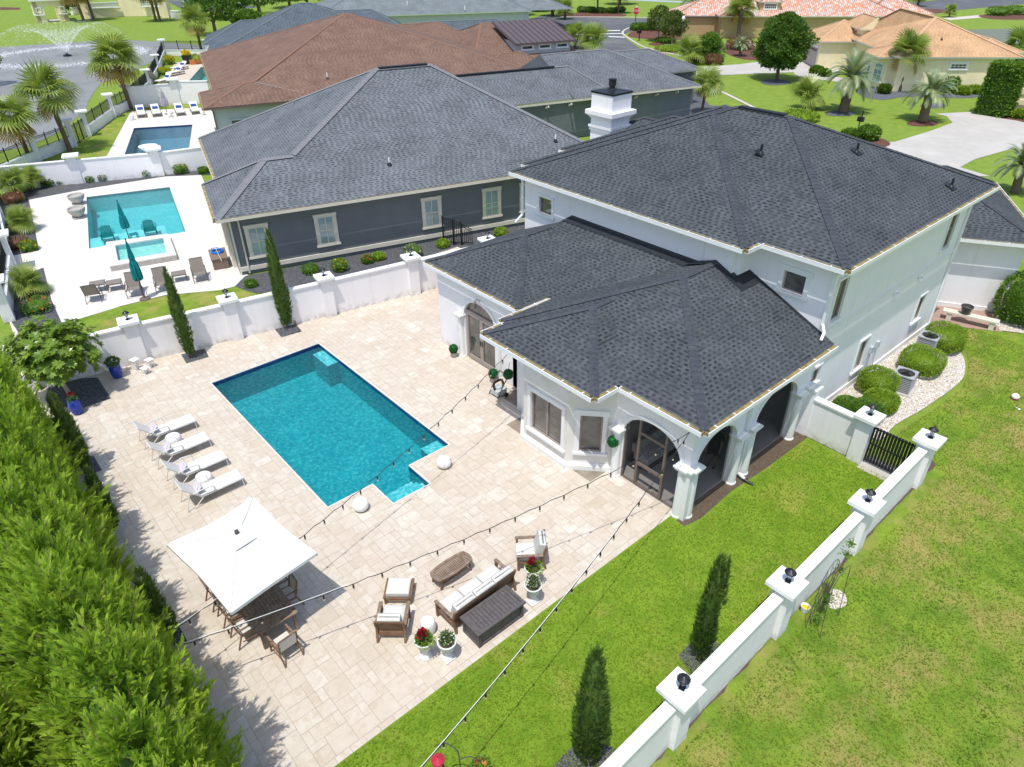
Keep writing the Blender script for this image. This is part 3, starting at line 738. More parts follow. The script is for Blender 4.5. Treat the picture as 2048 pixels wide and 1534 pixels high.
def roofstrip(mb, pts, lift=.03):
    mb.poly([Vector(p)+Vector((0, 0, lift)) for p in pts])
zs = lambda y: 4+P42*(y-8.62); zn = lambda y: 4+P42*(17.8-y); zw = lambda x: 4.004+P42*(x-17.5)
roofstrip(fl, [(21.02, 14.1, zw(21.02)), (21.45, 13.6, zw(21.45)), (21.45, 20.7, zw(21.45)), (21.02, 20.9, zw(21.02))])
roofstrip(fl, [(21.05, 13.21, 5.93), (21.45, 13.21, 5.93), (21.45, 14.0, zn(14.0)+.05), (21.05, 14.3, zn(14.3)+.03)], .05)
roofstrip(fl, [(21.12, 12.35, zs(12.35)), (21.45, 12.35, zs(12.35)), (21.45, 13.21, 5.93), (21.12, 13.21, 5.93)])
roofstrip(fl, [(21.1, 11.75, zs(11.75)), (22.4, 11.75, zs(11.75)), (22.4, 12.35, zs(12.35)), (21.1, 12.35, zs(12.35))], .032)
roofstrip(fl, [(22.28, 9.0, zs(9.0)), (22.4, 9.0, zs(9.0)), (22.4, 11.75, zs(11.75)), (22.28, 11.75, zs(11.75))])
fl.obox((21.42, 12.9, 5.4), (.028, 0, 0), (0, 8.1, 0), (0, 0, .5)) if False else None
fl.build('flashing', M['flash'], roof)
gt = MB(); Z = 3.99
for a, b in (((15.95, 24.25), (15.95, 18.05)), ((15.95, 18.05), (17.55, 18.05)), ((14.85, 17.8), (14.85, 17.5)), ((17.4, 17.8), (14.85, 17.8)), ((14.85, 17.5), (13.74, 17.5)), ((13.74, 17.5), (13.74, 11.97)), ((13.74, 11.97), (14.85, 11.97)), ((14.85, 11.97), (14.85, 8.62)), ((14.85, 8.62), (22.4, 8.62))):
    gutter(gt, (*a, Z), (*b, Z))
Z = 6.94
for a, b in (((21.0, 24.25), (21.0, 11.9)), ((21.0, 11.9), (21.94, 11.9)), ((21.94, 11.9), (21.94, 8.7)), ((21.94, 8.7), (34.9, 8.7)), ((22.2, 24.75), (22.2, 24.25)), ((25.3, 25.4), (25.3, 24.75))):
    gutter(gt, (*a, Z), (*b, Z))
gt.build('gutter', [M['gutterw'], M['pollen']], roof)
# dark metal ridge vents and pipe flashings
rv = MB(); rv.bar((28.43, 15.4, 9.72), (28.43, 17.6, 9.72), .3, .05); rv.build('ridge_vent', M['flash'], roof)
for (a, b) in ((1521, 308), (1713, 305), (1902, 375)):
    d = ray(a, b); best = None
    for k in range(2000, 6000):
        p = Vector((0, 0, CAMH))+d*(k/100)
        if p.z <= min(6.952+P42*(p.x-21.94), 6.952+P42*(p.y-8.7)): best = p; break
    if best:
        mb = MB(); mb.tube([best, best+Vector((0, 0, .38))], .05, 10); mb.lathe([(.13, .02), (.055, .12)], best, 12)
        mb.obox(best+Vector((-.2, -.2, -.055)), (.4, 0, 0), (0, .4, .168), (0, 0, .02)); mb.build('vent_pipe', M['black'], roof)
# downspouts
def spout(pts, parent=H, r=.05, m=None):
    mb = MB(); pts = [Vector(p) for p in pts]
    for i in range(len(pts)-1): mb.bar(pts[i], pts[i+1]+(pts[i+1]-pts[i]).normalized()*.03, .09, .07)
    return mb.build('downspout', m or M['gutterw'], parent)
spout([(22.1, 8.8, 6.85), (22.33, 9.15, 6.5), (22.33, 9.18, 4.6), (22.1, 8.95, 4.4), (21.9, 8.9, 4.25)])
spout([(20.8+.55, 23.95, 6.85), (21.40, 23.9, 6.4), (21.38, 23.9, 4.9), (21.0, 23.95, 4.6)])
spout([(18.2, 8.75, 3.8), (18.22, 9.0, 3.5), (18.22, 9.0, .25), (18.22, 8.75, .15)])
spout([(34.3, 8.8, 6.85), (34.33, 9.2, 6.5), (34.33, 9.2, .2)])
mb = MB(); mb.tube([(18.22, 8.78, .14), (18.24, 8.6, .08), (18.3, 8.4, .03)], .055, 10); mb.build('drain_elbow', M['black'], H)
# chimney
mb = MB(); cx, cy = 29.45, 25.9; q = .72
mb.box(cx-q, cx+q, cy-q, cy+q, 0, 7.75); mb.box(cx-q-.1, cx+q+.1, cy-q-.1, cy+q+.1, 7.3, 7.42); mb.box(cx-q-.06, cx+q+.06, cy-q-.06, cy+q+.06, 7.15, 7.3)
for k, e in enumerate((.05, .1, .17, .24)): mb.box(cx-q-e, cx+q+e, cy-q-e, cy+q+e, 7.75+k*.07, 7.82+k*.07+(.14 if k == 3 else 0))
mb.box(cx-q-.02, cx+q+.02, cy-q-.02, cy+q+.02, 8.15, 8.999); ch = mb.build('chimney', M['stucco'], H)
mb = MB(); mb.box(cx-q-.05, cx+q+.05, cy-q-.05, cy+q+.05, 9.0, 9.1); mb.poly([(cx-q-.08, cy-q-.08, 9.1), (cx+q+.08, cy-q-.08, 9.1), (cx, cy, 9.22)]); 
for a, b in (((1, -1), (1, 1)), ((1, 1), (-1, 1)), ((-1, 1), (-1, -1))): mb.poly([(cx+a[0]*(q+.08), cy+a[1]*(q+.08), 9.1), (cx+b[0]*(q+.08), cy+b[1]*(q+.08), 9.1), (cx, cy, 9.22)])
mb.lathe([(.3, 9.18), (.28, 9.22), (.15, 9.24), (.15, 9.34), (.2, 9.35), (.2, 9.62), (.22, 9.63), (.22, 9.68), (.05, 9.7)], (cx, cy, 0), 18); mb.build('chimney_cap', M['black'], ch)
# angled garage wing
GF = Fr(37.15, 10.07, -58.8)
mb = MB(); L = 3.03
wall(mb, GF(-3, 0), GF(L, 0), 0, 3.75); wall(mb, GF(L, .2), GF(L, 9), 0, 3.75); wall(mb, GF(-3.2, 9), GF(-3.2, .2), 0, 3.75); mb.build('garage_wall', M['stucco'], H)
mb = MB(); hip(mb, GF, -3.5, L+.5, -.5, 9.5, 3.8, .45); mb.build('garage_roof', [M['sh_char'], M['cap_char'], M['trim'], M['stucco']], H)
mb = MB(); gutter(mb, GF(-3.5, -.5, 3.79), GF(L+.5, -.5, 3.79)); gutter(mb, GF(L+.5, -.5, 3.79), GF(L+.5, 9.5, 3.79)); mb.build('garage_gutter', [M['gutterw'], M['pollen']], H)
mb = MB(); w = Wl(GF(0, 0), GF(L, 0)); w.box(mb, 0, L, 0, .22, .003, .06); mb.build('garage_plinth', M['trim'], H)
# wall lantern beside the french doors, hose box, meters
mb = MB(); w = wF; p = w(3.45, 3.3, 0)
mb.tube([w(3.0, 3.2, 0), w(3.0, 3.35, .14), w(3.0, 3.28, .26)], .016, 8); mb.lathe([(.02, 3.27), (.085, 3.2), (.07, 3.18), (.055, 2.98), (.02, 2.95)], w(3.0, 0, .26), 8)
mb.build('wall_lantern', M['bronze'], H)
for s, z in ((5.4, 1.2), (5.95, 1.25)):
    w = Wl((22.4, 9.27), (34.4, 9.27)); mb = MB(); w.box(mb, s, s+.2, z, z+.3, .003, .12)
    mb.tube([w(s+.1, z, .07), w(s+.1, z-.5, .07), w(s+.15, z-.9, .1), w(s-.1, .1, .3)], .018, 8); mb.build('electrical_box', M['palewall'], H)
for s in (6.3, 8.6):
    mb = MB(); w.box(mb, s-.07, s+.07, 3.72, 3.8, .003, .08); mb.lathe([(.05, 0), (.07, -.08), (.02, -.1)], w(s-.12, 3.72, .1), 10); mb.lathe([(.05, 0), (.07, -.08), (.02, -.1)], w(s+.12, 3.72, .1), 10); mb.build('floodlight', M['trim'], H)
# ------------------------------------------------------------ neighbouring houses
def fwall(mb, F, pts, z0, z1, m=0):
    """walls round an outline given counter-clockwise in the frame"""
    n = len(pts)
    for i in range(n):
        a, b = pts[i], pts[(i+1) % n]; mb.poly([F(*a, z0), F(*b, z0), F(*b, z1), F(*a, z1)], m)
def onwall_window(w, a0, a1, z0, z1, parent, trim, frame, pane, tw=.16, mull=0, trans=0, sill=.12, nm='window', arch=0):
    mb = MB(); f = .06
    zt = z1
    w.box(mb, a0, a0+f, z0, z1, .004, .06); w.box(mb, a1-f, a1, z0, z1, .004, .06); w.box(mb, a0+f, a1-f, z0, z0+f, .004, .06); w.box(mb, a0+f, a1-f, z1-f, z1, .004, .06)
    for i in range(mull): c = a0+(a1-a0)*(i+1)/(mull+1); w.box(mb, c-.02, c+.02, z0+f, z1-f, .03, .055)
    for i in range(trans): c = z0+(z1-z0)*(i+1)/(trans+1); w.box(mb, a0+f, a1-f, c-.025, c+.025, .03, .058)
    fr = mb.build(nm, frame, parent)
    mb = MB(); w.box(mb, a0+f*.6, a1-f*.6, z0+f*.6, z1-f*.6, .01, .03)
    if arch: mb.slab([(a0+f, z1)]+[(p[0], p[1]) for p in arch_pts(a0+f, a1-f, z1, z1+arch)][1:-1]+[(a1-f, z1)], [], w(0, 0, .035), w.d, Vector((0, 0, 1)), .02)
    mb.build('pane', pane, fr)
    if trim:
        mb = MB(); w.box(mb, a0-tw, a0, z0, z1, .004, .08); w.box(mb, a1, a1+tw, z0, z1, .004, .08)
        if arch: arch_band(w, a0, a1, z1, z1+arch, tw, .004, .08, mb, n=10)
        else: w.box(mb, a0-tw-.03, a1+tw+.03, z1, z1+tw, .004, .10)
        w.box(mb, a0-tw-.06, a1+tw+.06, z0-sill, z0, .004, .13); mb.build('trim', trim, fr)
    return fr
def pipes(pix, roof, zf, mat, h=.4, r=.05):
    for a, b in pix:
        d = ray(a, b)
        for k in range(1500, 16000):
            p = Vector((0, 0, CAMH))+d*(k/100)
            if p.z <= zf(p): break
        mb = MB(); mb.lathe([(.16, .0), (.07, .16), (.001, .17)], p, 10); mb.tube([p+Vector((0, 0, .1)), p+Vector((0, 0, h))], r, 8, m=1); mb.build('vent_pipe', [M['black'], mat], roof)

# ---- grey single-storey house next door
GH = Fr(11.7, 37.0, -15.7); gh = thing('grey_house', 'dark slate grey single storey house with cream windows and pale grey hip roof', 'house', GH(0.5, .45))
mb = MB(); PG = .553
hip(mb, GH, .55, 24.8, 0, 18.7, 3.5, PG, R=[(11.7, 9.3, 8.64), (15.5, 9.3, 8.64)], caps=False)
for q_, r_ in (((4.72, 3.5, 5.43), (11.7, 9.3, 8.64)), ((.55, 18.7, 3.5), (11.7, 9.3, 8.64)), ((24.8, 0, 3.5), (15.5, 9.3, 8.64)), ((24.8, 18.7, 3.5), (15.5, 9.3, 8.64)), ((11.7, 9.3, 8.64), (15.5, 9.3, 8.64))): cap(mb, GH(*q_), GH(*r_), .5)
hip(mb, GH, -.25, 7.0, -.003, 6.9, 3.502, PG, R=[(3.15, 3.45, 5.41), (4.75, 3.45, 5.41)], ge=True, capw=.5)
hip(mb, GH, 14, 36, 18.0, 25.2, 3.5, .57, R=[(18, 21.6, 5.55), (33, 21.6, 5.55)], capw=.3)
hip(mb, GH, 31.5, 45.2, 17.6, 31, 3.504, .41, gw=True, capw=.3)
hip(mb, GH, 38, 51.0, 24.5, 33, 3.506, .41, capw=.3)
gr = mb.build('roof', [M['sh_grey'], M['cap_grey'], M['cream'], M['greywall']], gh)
mb = MB(); fwall(mb, GH, [(.35, .5), (24.3, .5), (24.3, 18.2), (.95, 18.2), (.95, 6.4), (.35, 6.4)], 0, 3.4); fwall(mb, GH, [(20, 18.5), (44.7, 18.1), (44.7, 30.5), (20, 30.5)], 0, 3.4); fwall(mb, GH, [(40, 25), (50.5, 25), (50.5, 32.5), (40, 32.5)], 0, 3.4)
mb.build('wall', M['greywall'], gh)
mb = MB(); gutter(mb, GH(-.25, 0, 3.49), GH(24.8, 0, 3.49), straps=False); gutter(mb, GH(-.25, 6.9, 3.49), GH(-.25, 0, 3.49)); gutter(mb, GH(.55, 18.7, 3.49), GH(.55, 6.9, 3.49)); gutter(mb, GH(24.9, 17.6, 3.49), GH(45.2, 17.6, 3.49), w=.2, straps=False)
mb.build('gutter', [M['cream'], M['pollen']], gr)
mb = MB(); w = Wl(GH(.35, .5), GH(24.3, .5)); w.box(mb, .1, 23.9, .22, .46, .003, .08); w.box(mb, 0, .1, 0, 3.3, .003, .05); mb.build('plinth', M['cream'], gh)
spout([GH(.75, -.05, 3.35), GH(.85, .42, 3.1), GH(.85, .42, .1)], gh, m=M['cream'])
for px0, px1 in ((487, 527), (629, 668), (843, 877), (965, 996), (1045, 1062)):
    q0, q1 = [w.A+w.d*0 for _ in (0, 1)]
    def s_at(px):
        d = ray(px, 450 if px < 700 else 420); n = w.o; t = n.dot(w.A-Vector((0, 0, CAMH)))/n.dot(d); return (Vector((0, 0, CAMH))+d*t-w.A).dot(w.d)
    a0, a1 = s_at(px0+4), s_at(px1+2); c = (a0+a1)/2
    onwall_window(w, c-.46, c+.46, .98, 2.62, gh, M['cream'], M['cream'], M['blind'], .17, 1, 1)
wb = Wl(GH(.35, 6.4), GH(.35, .5))
for a in (.7, 2.6, 4.4):
    mb = MB(); wb.box(mb, a, a+.25, 0, 3.3, .003, .2); mb.build('pilaster', M['cream'], gh)
for i in range(7):
    mb = MB(); a = GH(29+i*2.3, 17.75, 3.1); mb.bar(a, a+GH.v_*.7+Vector((0, 0, -.28)), .12, .16); mb.build('bracket', M['cream'], gh)
for (a, b), (c, d_) in (((11.9, 9.3), (15.2, 9.3)), ((21, 21.6), (31.5, 21.6))):
    z = 8.70 if a < 20 else 5.62; mb = MB(); mb.bar(GH(a, b-.04, z), GH(c, d_-.04, z), .34, .06); mb.build('ridge_vent', M['flash'], gr)
pipes([(779, 330), (1111, 283)], gr, lambda p: 3.5+PG*GH.inv(p)[1], M['trim'], .42)

# ---- brown-roofed house
BH = Fr(21.7, 64.8, -18); bh = thing('brown_roofed_house', 'pale grey house under a large brown shingle roof with a metal roofed dormer', 'house', BH(1, 1))
mb = MB(); hip(mb, BH, .9, 33, 0, 33.5, 3.4, .32, R=[(15.9, 16.8, 8.5), (16.2, 16.8, 8.5)], caps=False)
for q_, r_ in (((4.4, 3.75, 4.6), (15.9, 16.8, 8.5)), ((.9, 33.5, 3.4), (15.9, 16.8, 8.5)), ((33, 0, 3.4), (16.2, 16.8, 8.5)), ((33, 33.5, 3.4), (16.2, 16.8, 8.5))): cap(mb, BH(*q_), BH(*r_), .34)
hip(mb, BH, -.35, 10, -.003, 7.5, 3.402, .31, R=[(3.6, 3.75, 4.58), (4.5, 3.75, 4.58)], ge=True)
hip(mb, BH, 16, 35.5, 19.3, 33, 3.4, .4, R=[(21, 26, 6.15), (29.5, 26, 6.15)]); hip(mb, BH, 28.5, 37.5, 8.0, 14.5, 3.0, .4); hip(mb, BH, 30, 43.2, 14.6, 31.5, 3.4, .32, R=[(34, 23, 6.1), (43.2, 23, 6.1)], ge=True); hip(mb, BH, 34.5, 43.5, 12.9, 17, 2.7, .4)
br = mb.build('roof', [M['sh_brown'], M['cap_brown'], M['bronze'], M['palewall']], bh)
mb = MB(); fwall(mb, BH, [(.4, .5), (32.5, .5), (32.5, 33), (1.4, 33), (1.4, 7), (.4, 7)], 0, 3.3); fwall(mb, BH, [(29, 14.9), (42.9, 14.9), (42.9, 31), (29, 31)], 0, 3.3); fwall(mb, BH, [(29, 8.4), (37.1, 8.4), (37.1, 14.4), (29, 14.4)], 0, 2.9); fwall(mb, BH, [(24, 19.7), (35, 19.7), (35, 31), (24, 31)], 0, 3.3)
fwall(mb, BH, [(35.3, 14.8), (42.4, 14.8), (42.4, 21), (35.3, 21)], 3.0, 4.75); mb.build('wall', M['palewall'], bh)
w = Wl(BH(.4, .5), BH(32.5, .5)); onwall_window(w, 1.3, 2.5, 1.0, 2.1, bh, M['palewall'], M['black'], M['glassteal'], .14)
w = Wl(BH(35.3, 14.8), BH(42.4, 14.8))
for a in (.7, 3.0, 5.3): onwall_window(w, a, a+1.4, 3.95, 4.35, bh, M['trim'], M['trim'], M['glassteal'], .1)
mb = MB(); P = [BH(34.9, 14.3, 4.72), BH(42.9, 14.3, 4.72), BH(42.9, 21.5, 6.35), BH(34.9, 21.5, 6.35)]; mb.poly(P); mb.poly([p-Vector((0, 0, .22)) for p in P][::-1]); mb.poly([P[0]-Vector((0, 0, .22)), P[1]-Vector((0, 0, .22)), P[1], P[0]]); mb.poly([P[1]-Vector((0, 0, .22)), P[2]-Vector((0, 0, .22)), P[2], P[1]]); mb.poly([P[3]-Vector((0, 0, .22)), P[0]-Vector((0, 0, .22)), P[0], P[3]])
for i in range(12): u = 35.0+i*.71; mb.bar(BH(u, 14.3, 4.76), BH(u, 21.5, 6.39), .05, .09)
mb.build('metal_roof', pm('brown standing seam metal', (.16, .12, .12), (.14, .105, .105), 3, .4, metal=.3), bh)
mb = MB(); gutter(mb, BH(-.35, 0, 3.38), BH(33, 0, 3.38), straps=False); gutter(mb, BH(-.35, 7.5, 3.38), BH(-.35, 0, 3.38)); gutter(mb, BH(.9, 33, 3.38), BH(.9, 7.5, 3.38)); mb.build('gutter', [M['bronze'], M['pollen']], br)
spout([BH(.2, .1, 3.3), BH(.35, .4, 3.0), BH(.35, .4, .1)], bh, m=M['bronze'])
pipes([(655, 158)], br, lambda p: 3.4+.30*BH.inv(p)[1], M['trim'], .55, .06)

# ---- slate roofed house beyond
SH = Fr(31.6, 91.6, -24); sh = thing('slate_roofed_house', 'pale blue house with blue grey shingle roof beyond the brown roofed house', 'house', SH(1, 1))
mb = MB(); hip(mb, SH, 0, 26, 0, 21.5, 3.4, .43, R=[(12, 10.7, 8.0), (13.6, 10.7, 8.0)], capw=.3); hip(mb, SH, 10, 27, 3, 19, 4.0, .43, R=[(14, 10.6, 7.0), (21.5, 10.6, 7.0)], capw=.3)
hip(mb, SH, -1, 12, 12, 22.5, 3.402, .43, capw=.3); hip(mb, SH, 22, 44, 3.0, 14, 3.2, .4, capw=.3)
sr = mb.build('roof', [M['sh_slate'], M['cap_slate'], M['trim'], M['bluewall']], sh)
mb = MB(); fwall(mb, SH, [(.6, .6), (25.5, .6), (25.5, 21), (.6, 21)], 0, 3.3); fwall(mb, SH, [(22, 3.5), (43, 3.5), (43, 13.5), (22, 13.5)], 0, 3.1); mb.build('wall', M['bluewall'], sh)
mb = MB(); gutter(mb, SH(0, 0, 3.38), SH(26, 0, 3.38), straps=False); gutter(mb, SH(0, 21, 3.38), SH(0, 0, 3.38), straps=False); mb.build('gutter', [M['trim'], M['pollen']], sr)
spout([SH(.3, .2, 3.3), SH(.55, .5, 3.0), SH(.55, .5, .1)], sh, m=M['trim'])
# ---- far grey house
FG = Fr(62, 122, -28); fg = thing('far_grey_house', 'distant house with broad pale grey shingle roof near the top of the picture', 'house', FG(1, 1))
mb = MB(); hip(mb, FG, 0, 38, 0, 26, 3.4, .43, capw=.4); hip(mb, FG, 30, 46, 2, 20, 3.4, .4, capw=.4); mb.build('roof', [M['sh_pale'], M['cap_slate'], M['trim'], M['palewall']], fg)
mb = MB(); fwall(mb, FG, [(.6, .6), (37.5, .6), (37.5, 25.5), (.6, 25.5)], 0, 3.3); mb.build('wall', M['palewall'], fg)
pipes([(815, 12), (930, 22)], fg, lambda p: 3.4+.40*FG.inv(p)[1], M['trim'], .8, .1)

# ---- beige house with tan roof
o = g(1790, 183); e = g(1965, 184); ang = math.degrees(math.atan2(e.y-o.y, e.x-o.x)); BE = Fr(o.x, o.y, ang); LL = (e-o).length
be = thing('beige_house', 'beige brick house with tan shingle roof, arched entry and bay window', 'house', BE(0, .1))
mb = MB(); tan = [M['sh_tan'], M['cap_tan'], M['trim'], M['beigewall']]
hip(mb, BE, -1.0, 12.7, -.5, 17, 3.7, .5, R=[(4.6, 5.4, 7.1), (2.8, 11, 7.5)], capw=.4)
hip(mb, BE, -5.2, 3, 14.4, 22.6, 3.35, .52, gw=True, capw=.3)
hip(mb, BE, -.6, 2.8, 13.2, 20, 4.9, .8, gs=True, capw=.25)
hip(mb, BE, 2.0, 6, 12.6, 17, 4.6, .3, capw=.25)
hip(mb, BE, -2.5, 2.0, .9, 6.2, 3.45, .45, R=[(-.2, 3.5, 4.45), (1.5, 3.5, 4.45)], capw=.3)
hip(mb, BE, 9, 14.8, 3.2, 12.5, 3.6, .4, capw=.3)
mb.build('roof', tan, be)
mb = MB(); fwall(mb, BE, [(-.3, .05), (LL+2.3, .05), (LL+2.3, 16.5), (-.3, 16.5)], 0, 3.65); fwall(mb, BE, [(-4.6, 14.9), (2.6, 14.9), (2.6, 22), (-4.6, 22)], 0, 3.3); fwall(mb, BE, [(-.2, 13.6), (2.4, 13.6), (2.4, 18), (-.2, 18)], 0, 4.85); fwall(mb, BE, [(2.3, 13.0), (5.6, 13.0), (5.6, 16), (2.3, 16)], 0, 4.55)
fwall(mb, BE, [(-2.0, 4.6), (-2.0, 3.4), (-1.0, 1.5), (.2, 1.3), (.2, 4.6)], 0, 3.4); mb.build('wall', M['beigewall'], be)
w = Wl(BE(-2.0, 3.4), BE(-1.0, 1.5)); onwall_window(w, .5, 1.65, .7, 2.2, be, M['trim'], M['trim'], M['blind'], .14, 1, 1, arch=.4)
w = Wl(BE(-2.0, 4.6), BE(-2.0, 3.4)); onwall_window(w, .2, 1.0, .7, 2.2, be, M['trim'], M['trim'], M['blind'], .12, 0, 1, arch=.3)
w = Wl(BE(-.3, .05), BE(LL+2.3, .05)); onwall_window(w, 5.6, 7.3, 2.4, 2.95, be, M['trim'], M['trim'], M['glass'], .16, 3, 1)
w = Wl(BE(-.2, 13.6), BE(2.4, 13.6)); mb = MB(); arch_band(w, .45, 2.1, 2.0, 3.0, .2, .01, .12, mb); mb.build('arch_trim', M['trim'], be)
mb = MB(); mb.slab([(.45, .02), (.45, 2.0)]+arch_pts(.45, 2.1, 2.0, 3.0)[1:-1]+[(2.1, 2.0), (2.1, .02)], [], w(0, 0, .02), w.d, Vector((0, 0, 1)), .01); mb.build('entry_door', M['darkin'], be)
for s_ in (.85, 1.3): mb = MB(); w.box(mb, s_, s_+.35, 3.7, 4.7, .01, .08); mb.build('shutter', M['trim'], be)
w = Wl(BE(-4.6, 22), BE(-4.6, 14.9)); mb = MB(); w.box(mb, 1.2, 6.2, .02, 2.4, .01, .06); gd = mb.build('garage_door', pm('grey beige garage door', (.45, .39, .35), rough=.6), be)
for i in range(8): 
    mb = MB(); w.box(mb, 1.4+i*.58, 1.82+i*.58, 1.9, 2.2, .061, .075); mb.build('pane', M['glass'], gd)
mb = MB(); w.box(mb, 1.0, 6.4, 2.4, 2.6, .01, .12); mb.build('trim', M['trim'], gd)
pipes([(1883, 80)], be, lambda p: 3.7+.57*(BE.inv(p)[1]+.5), M['bronze'], .3)

# ---- terracotta roofed house
def terracotta():
    t = NT('terracotta barrel tiles'); uv = t.n("ShaderNodeUVMap").outputs[0]; sp = t.n("ShaderNodeSeparateXYZ"); t.put(sp.inputs[0], uv)
    a = t.math('FLOOR', t.math('DIVIDE', sp.outputs[0], .34)); b = t.math('FLOOR', t.math('DIVIDE', sp.outputs[1], .42))
    cv = t.n("ShaderNodeCombineXYZ"); t.put(cv.inputs[0], a); t.put(cv.inputs[1], b); w2 = t.n("ShaderNodeTexWhiteNoise", noise_dimensions='2D'); t.put(w2.inputs['Vector'], cv.outputs[0])
    col = t.ramp(w2.outputs[0], [(0, (.62, .24, .14)), (.35, (.66, .32, .20)), (.6, (.72, .52, .42)), (.8, (.40, .38, .38)), (1, (.74, .62, .54))])
    h = t.math('ABSOLUTE', t.math('SINE', t.math('MULTIPLY', sp.outputs[0], math.pi/.34))); col = t.mix(t.math('LESS_THAN', h, .25), col, (.28, .16, .12))
    h2 = t.math('ADD', h, t.math('FRACT', t.math('DIVIDE', sp.outputs[1], -.42))); t.bump(h2, .8, .08); return t.fin(col, .8, 0, .3)
M['terra'] = terracotta(); M['ochre'] = pm('ochre stucco', (.50, .36, .18), (.46, .33, .16), 2, .9); M['capterra'] = pm('brown ridge tile', (.30, .17, .12), rough=.8)
TF = Fr(112, 76, -46); te = thing('terracotta_house', 'ochre house with mottled red and white clay tile roof behind the beige house', 'house', TF(1, 1)); tm = [M['terra'], M['capterra'], M['trim'], M['ochre']]
mb = MB(); hip(mb, TF, 0, 30, 0, 22, 3.3, .42, capw=.4); hip(mb, TF, -7, 8, 4, 14, 3.0, .42, capw=.4); hip(mb, TF, 24, 36, 3, 17, 3.3, .42, capw=.4); hip(mb, TF, 6.5, 10.5, 1.5, 7.5, 5.3, .45, capw=.35); mb.build('roof', tm, te)
mb = MB(); fwall(mb, TF, [(.6, .6), (29, .6), (29, 21), (.6, 21)], 0, 3.2); fwall(mb, TF, [(-6.5, 4.5), (6, 4.5), (6, 13.5), (-6.5, 13.5)], 0, 2.9); fwall(mb, TF, [(6.8, 1.8), (10.2, 1.8), (10.2, 7), (6.8, 7)], 3.5, 5.25); mb.build('wall', M['ochre'], te)
w = Wl(TF(6.8, 1.8), TF(10.2, 1.8)); onwall_window(w, .7, 2.7, 4.2, 5.0, te, M['trim'], M['trim'], M['glass'], .1, 5, 1)

# ------------------------------------------------------------ roads, drives, water beyond
def sheet(nm, pix, z, mat, n=0, kind='structure'):
    P = [g(a, b) for a, b in pix]
    if n: P = smoothloop(P, n)
    return flat(nm, [xy(P)], z, mat, kind)
sheet('street', [(1100, 27), (1240, 36), (1330, 37), (1500, 40), (1500, 34), (1960, -8), (2150, -30), (2150, -2), (1700, 40), (1500, 62), (1330, 60), (1270, 60), (1243, 70), (1262, 84), (1300, 110), (1390, 200), (1290, 250), (1180, 160), (1100, 110), (1050, 40)], -.02, M['asphalt'])
sheet('lane', [(1350, 132), (1420, 210), (1500, 215), (1560, 240), (1500, 320), (1380, 320), (1300, 200)], -.018, M['asphalt'])
def kerb(pix, w=.35, h=.06, closed=False):
    P = [g(a, b) for a, b in pix]; P = smoothloop(P, 5, closed); mb = MB(); rows = []
    for i, p in enumerate(P):
        d = (P[min(i+1, len(P)-1)]-P[max(i-1, 0)]).normalized(); r = Vector((d.y, -d.x, 0))*w/2
        rows.append([p-r+Vector((0, 0, -.03)), p-r+Vector((0, 0, h)), p+r+Vector((0, 0, h)), p+r+Vector((0, 0, -.03))])
    mb.grid(rows); return struct(mb.build('kerb', M['kerb']))
kerb([(1395, 120), (1330, 105), (1290, 95), (1262, 80), (1245, 66), (1258, 56), (1280, 52)]); kerb([(1120, 34), (1200, 34), (1340, 36), (1500, 41)], .5)
kerb([(1400, 165), (1445, 185), (1490, 207), (1540, 232)], .4)
for q in ([(1155, 61), (1240, 60), (1240, 61.5), (1155, 62.5)], [(1150, 68), (1245, 66), (1245, 67.3), (1150, 69.5)], [(1217, 72), (1249, 73.5), (1250, 75), (1218, 73.6)]): sheet('road_marking', q, -.012, M['paint'])
sheet('pond', [(1080, -8), (1500, 12), (1700, 14), (1700, -40), (900, -40), (950, -20)], -.016, M['water3'] if False else pm('still pond', (.16, .20, .20), (.20, .25, .26), .4, .08))
sheet('pond_bank', [(1080, -12), (1480, 8), (1480, 4), (1080, -16)], -.014, M['lawnfar'])
sheet('pond_water_right', [(1900, 60), (2060, 56), (2130, 60), (2120, 88), (1990, 88), (1930, 84)], -.016, pm('murky pond', (.13, .13, .07), (.17, .17, .10), 1, .35, spec=.2))
sheet('far_path', [(1885, 36), (2060, 22), (2060, 27), (1900, 40)], -.016, M['kerb'])
sheet('brick_drive', [(1285, 96), (1400, 93), (1500, 80), (1520, 100), (1400, 104), (1310, 108)], -.014, M['brickpave'])
sheet('mulch_bed', [(1256, 72), (1280, 58), (1340, 56), (1420, 66), (1440, 78), (1320, 79)], -.013, M['mulch'], 4)
sheet('mulch_bed', [(1296, 88), (1330, 82), (1390, 82), (1384, 90), (1330, 93)], -.012, M['mulch'], 4)
sheet('mulch_bed', [(1318, 100), (1350, 93), (1385, 94), (1378, 101), (1345, 105)], -.012, M['mulch'], 4)
sheet('mulch_bed', [(1130, 28), (1180, 24), (1240, 27), (1246, 33), (1140, 34)], -.012, M['mulch'], 4)
sheet('mulch_bed', [(1440, 92), (1480, 88), (1530, 100), (1545, 112), (1500, 120), (1455, 108)], -.012, M['mulch'], 4)
sheet('mulch_bed', [(1830, 19), (1880, 18), (1895, 24), (1840, 28)], -.012, M['mulch'], 4); sheet('mulch_bed', [(1960, 30), (2060, 28), (2060, 38), (1985, 38)], -.012, M['mulch'], 4)
sheet('driveway', [(1375, 136), (1480, 128), (1560, 118), (1620, 118), (1700, 135), (1640, 152), (1600, 152), (1590, 144), (1440, 150), (1400, 156)], -.01, M['concrete'])
sheet('footpath', [(1590, 143), (1645, 150), (1700, 158), (1700, 166), (1650, 160), (1600, 154)], -.008, M['concrete'], 3)
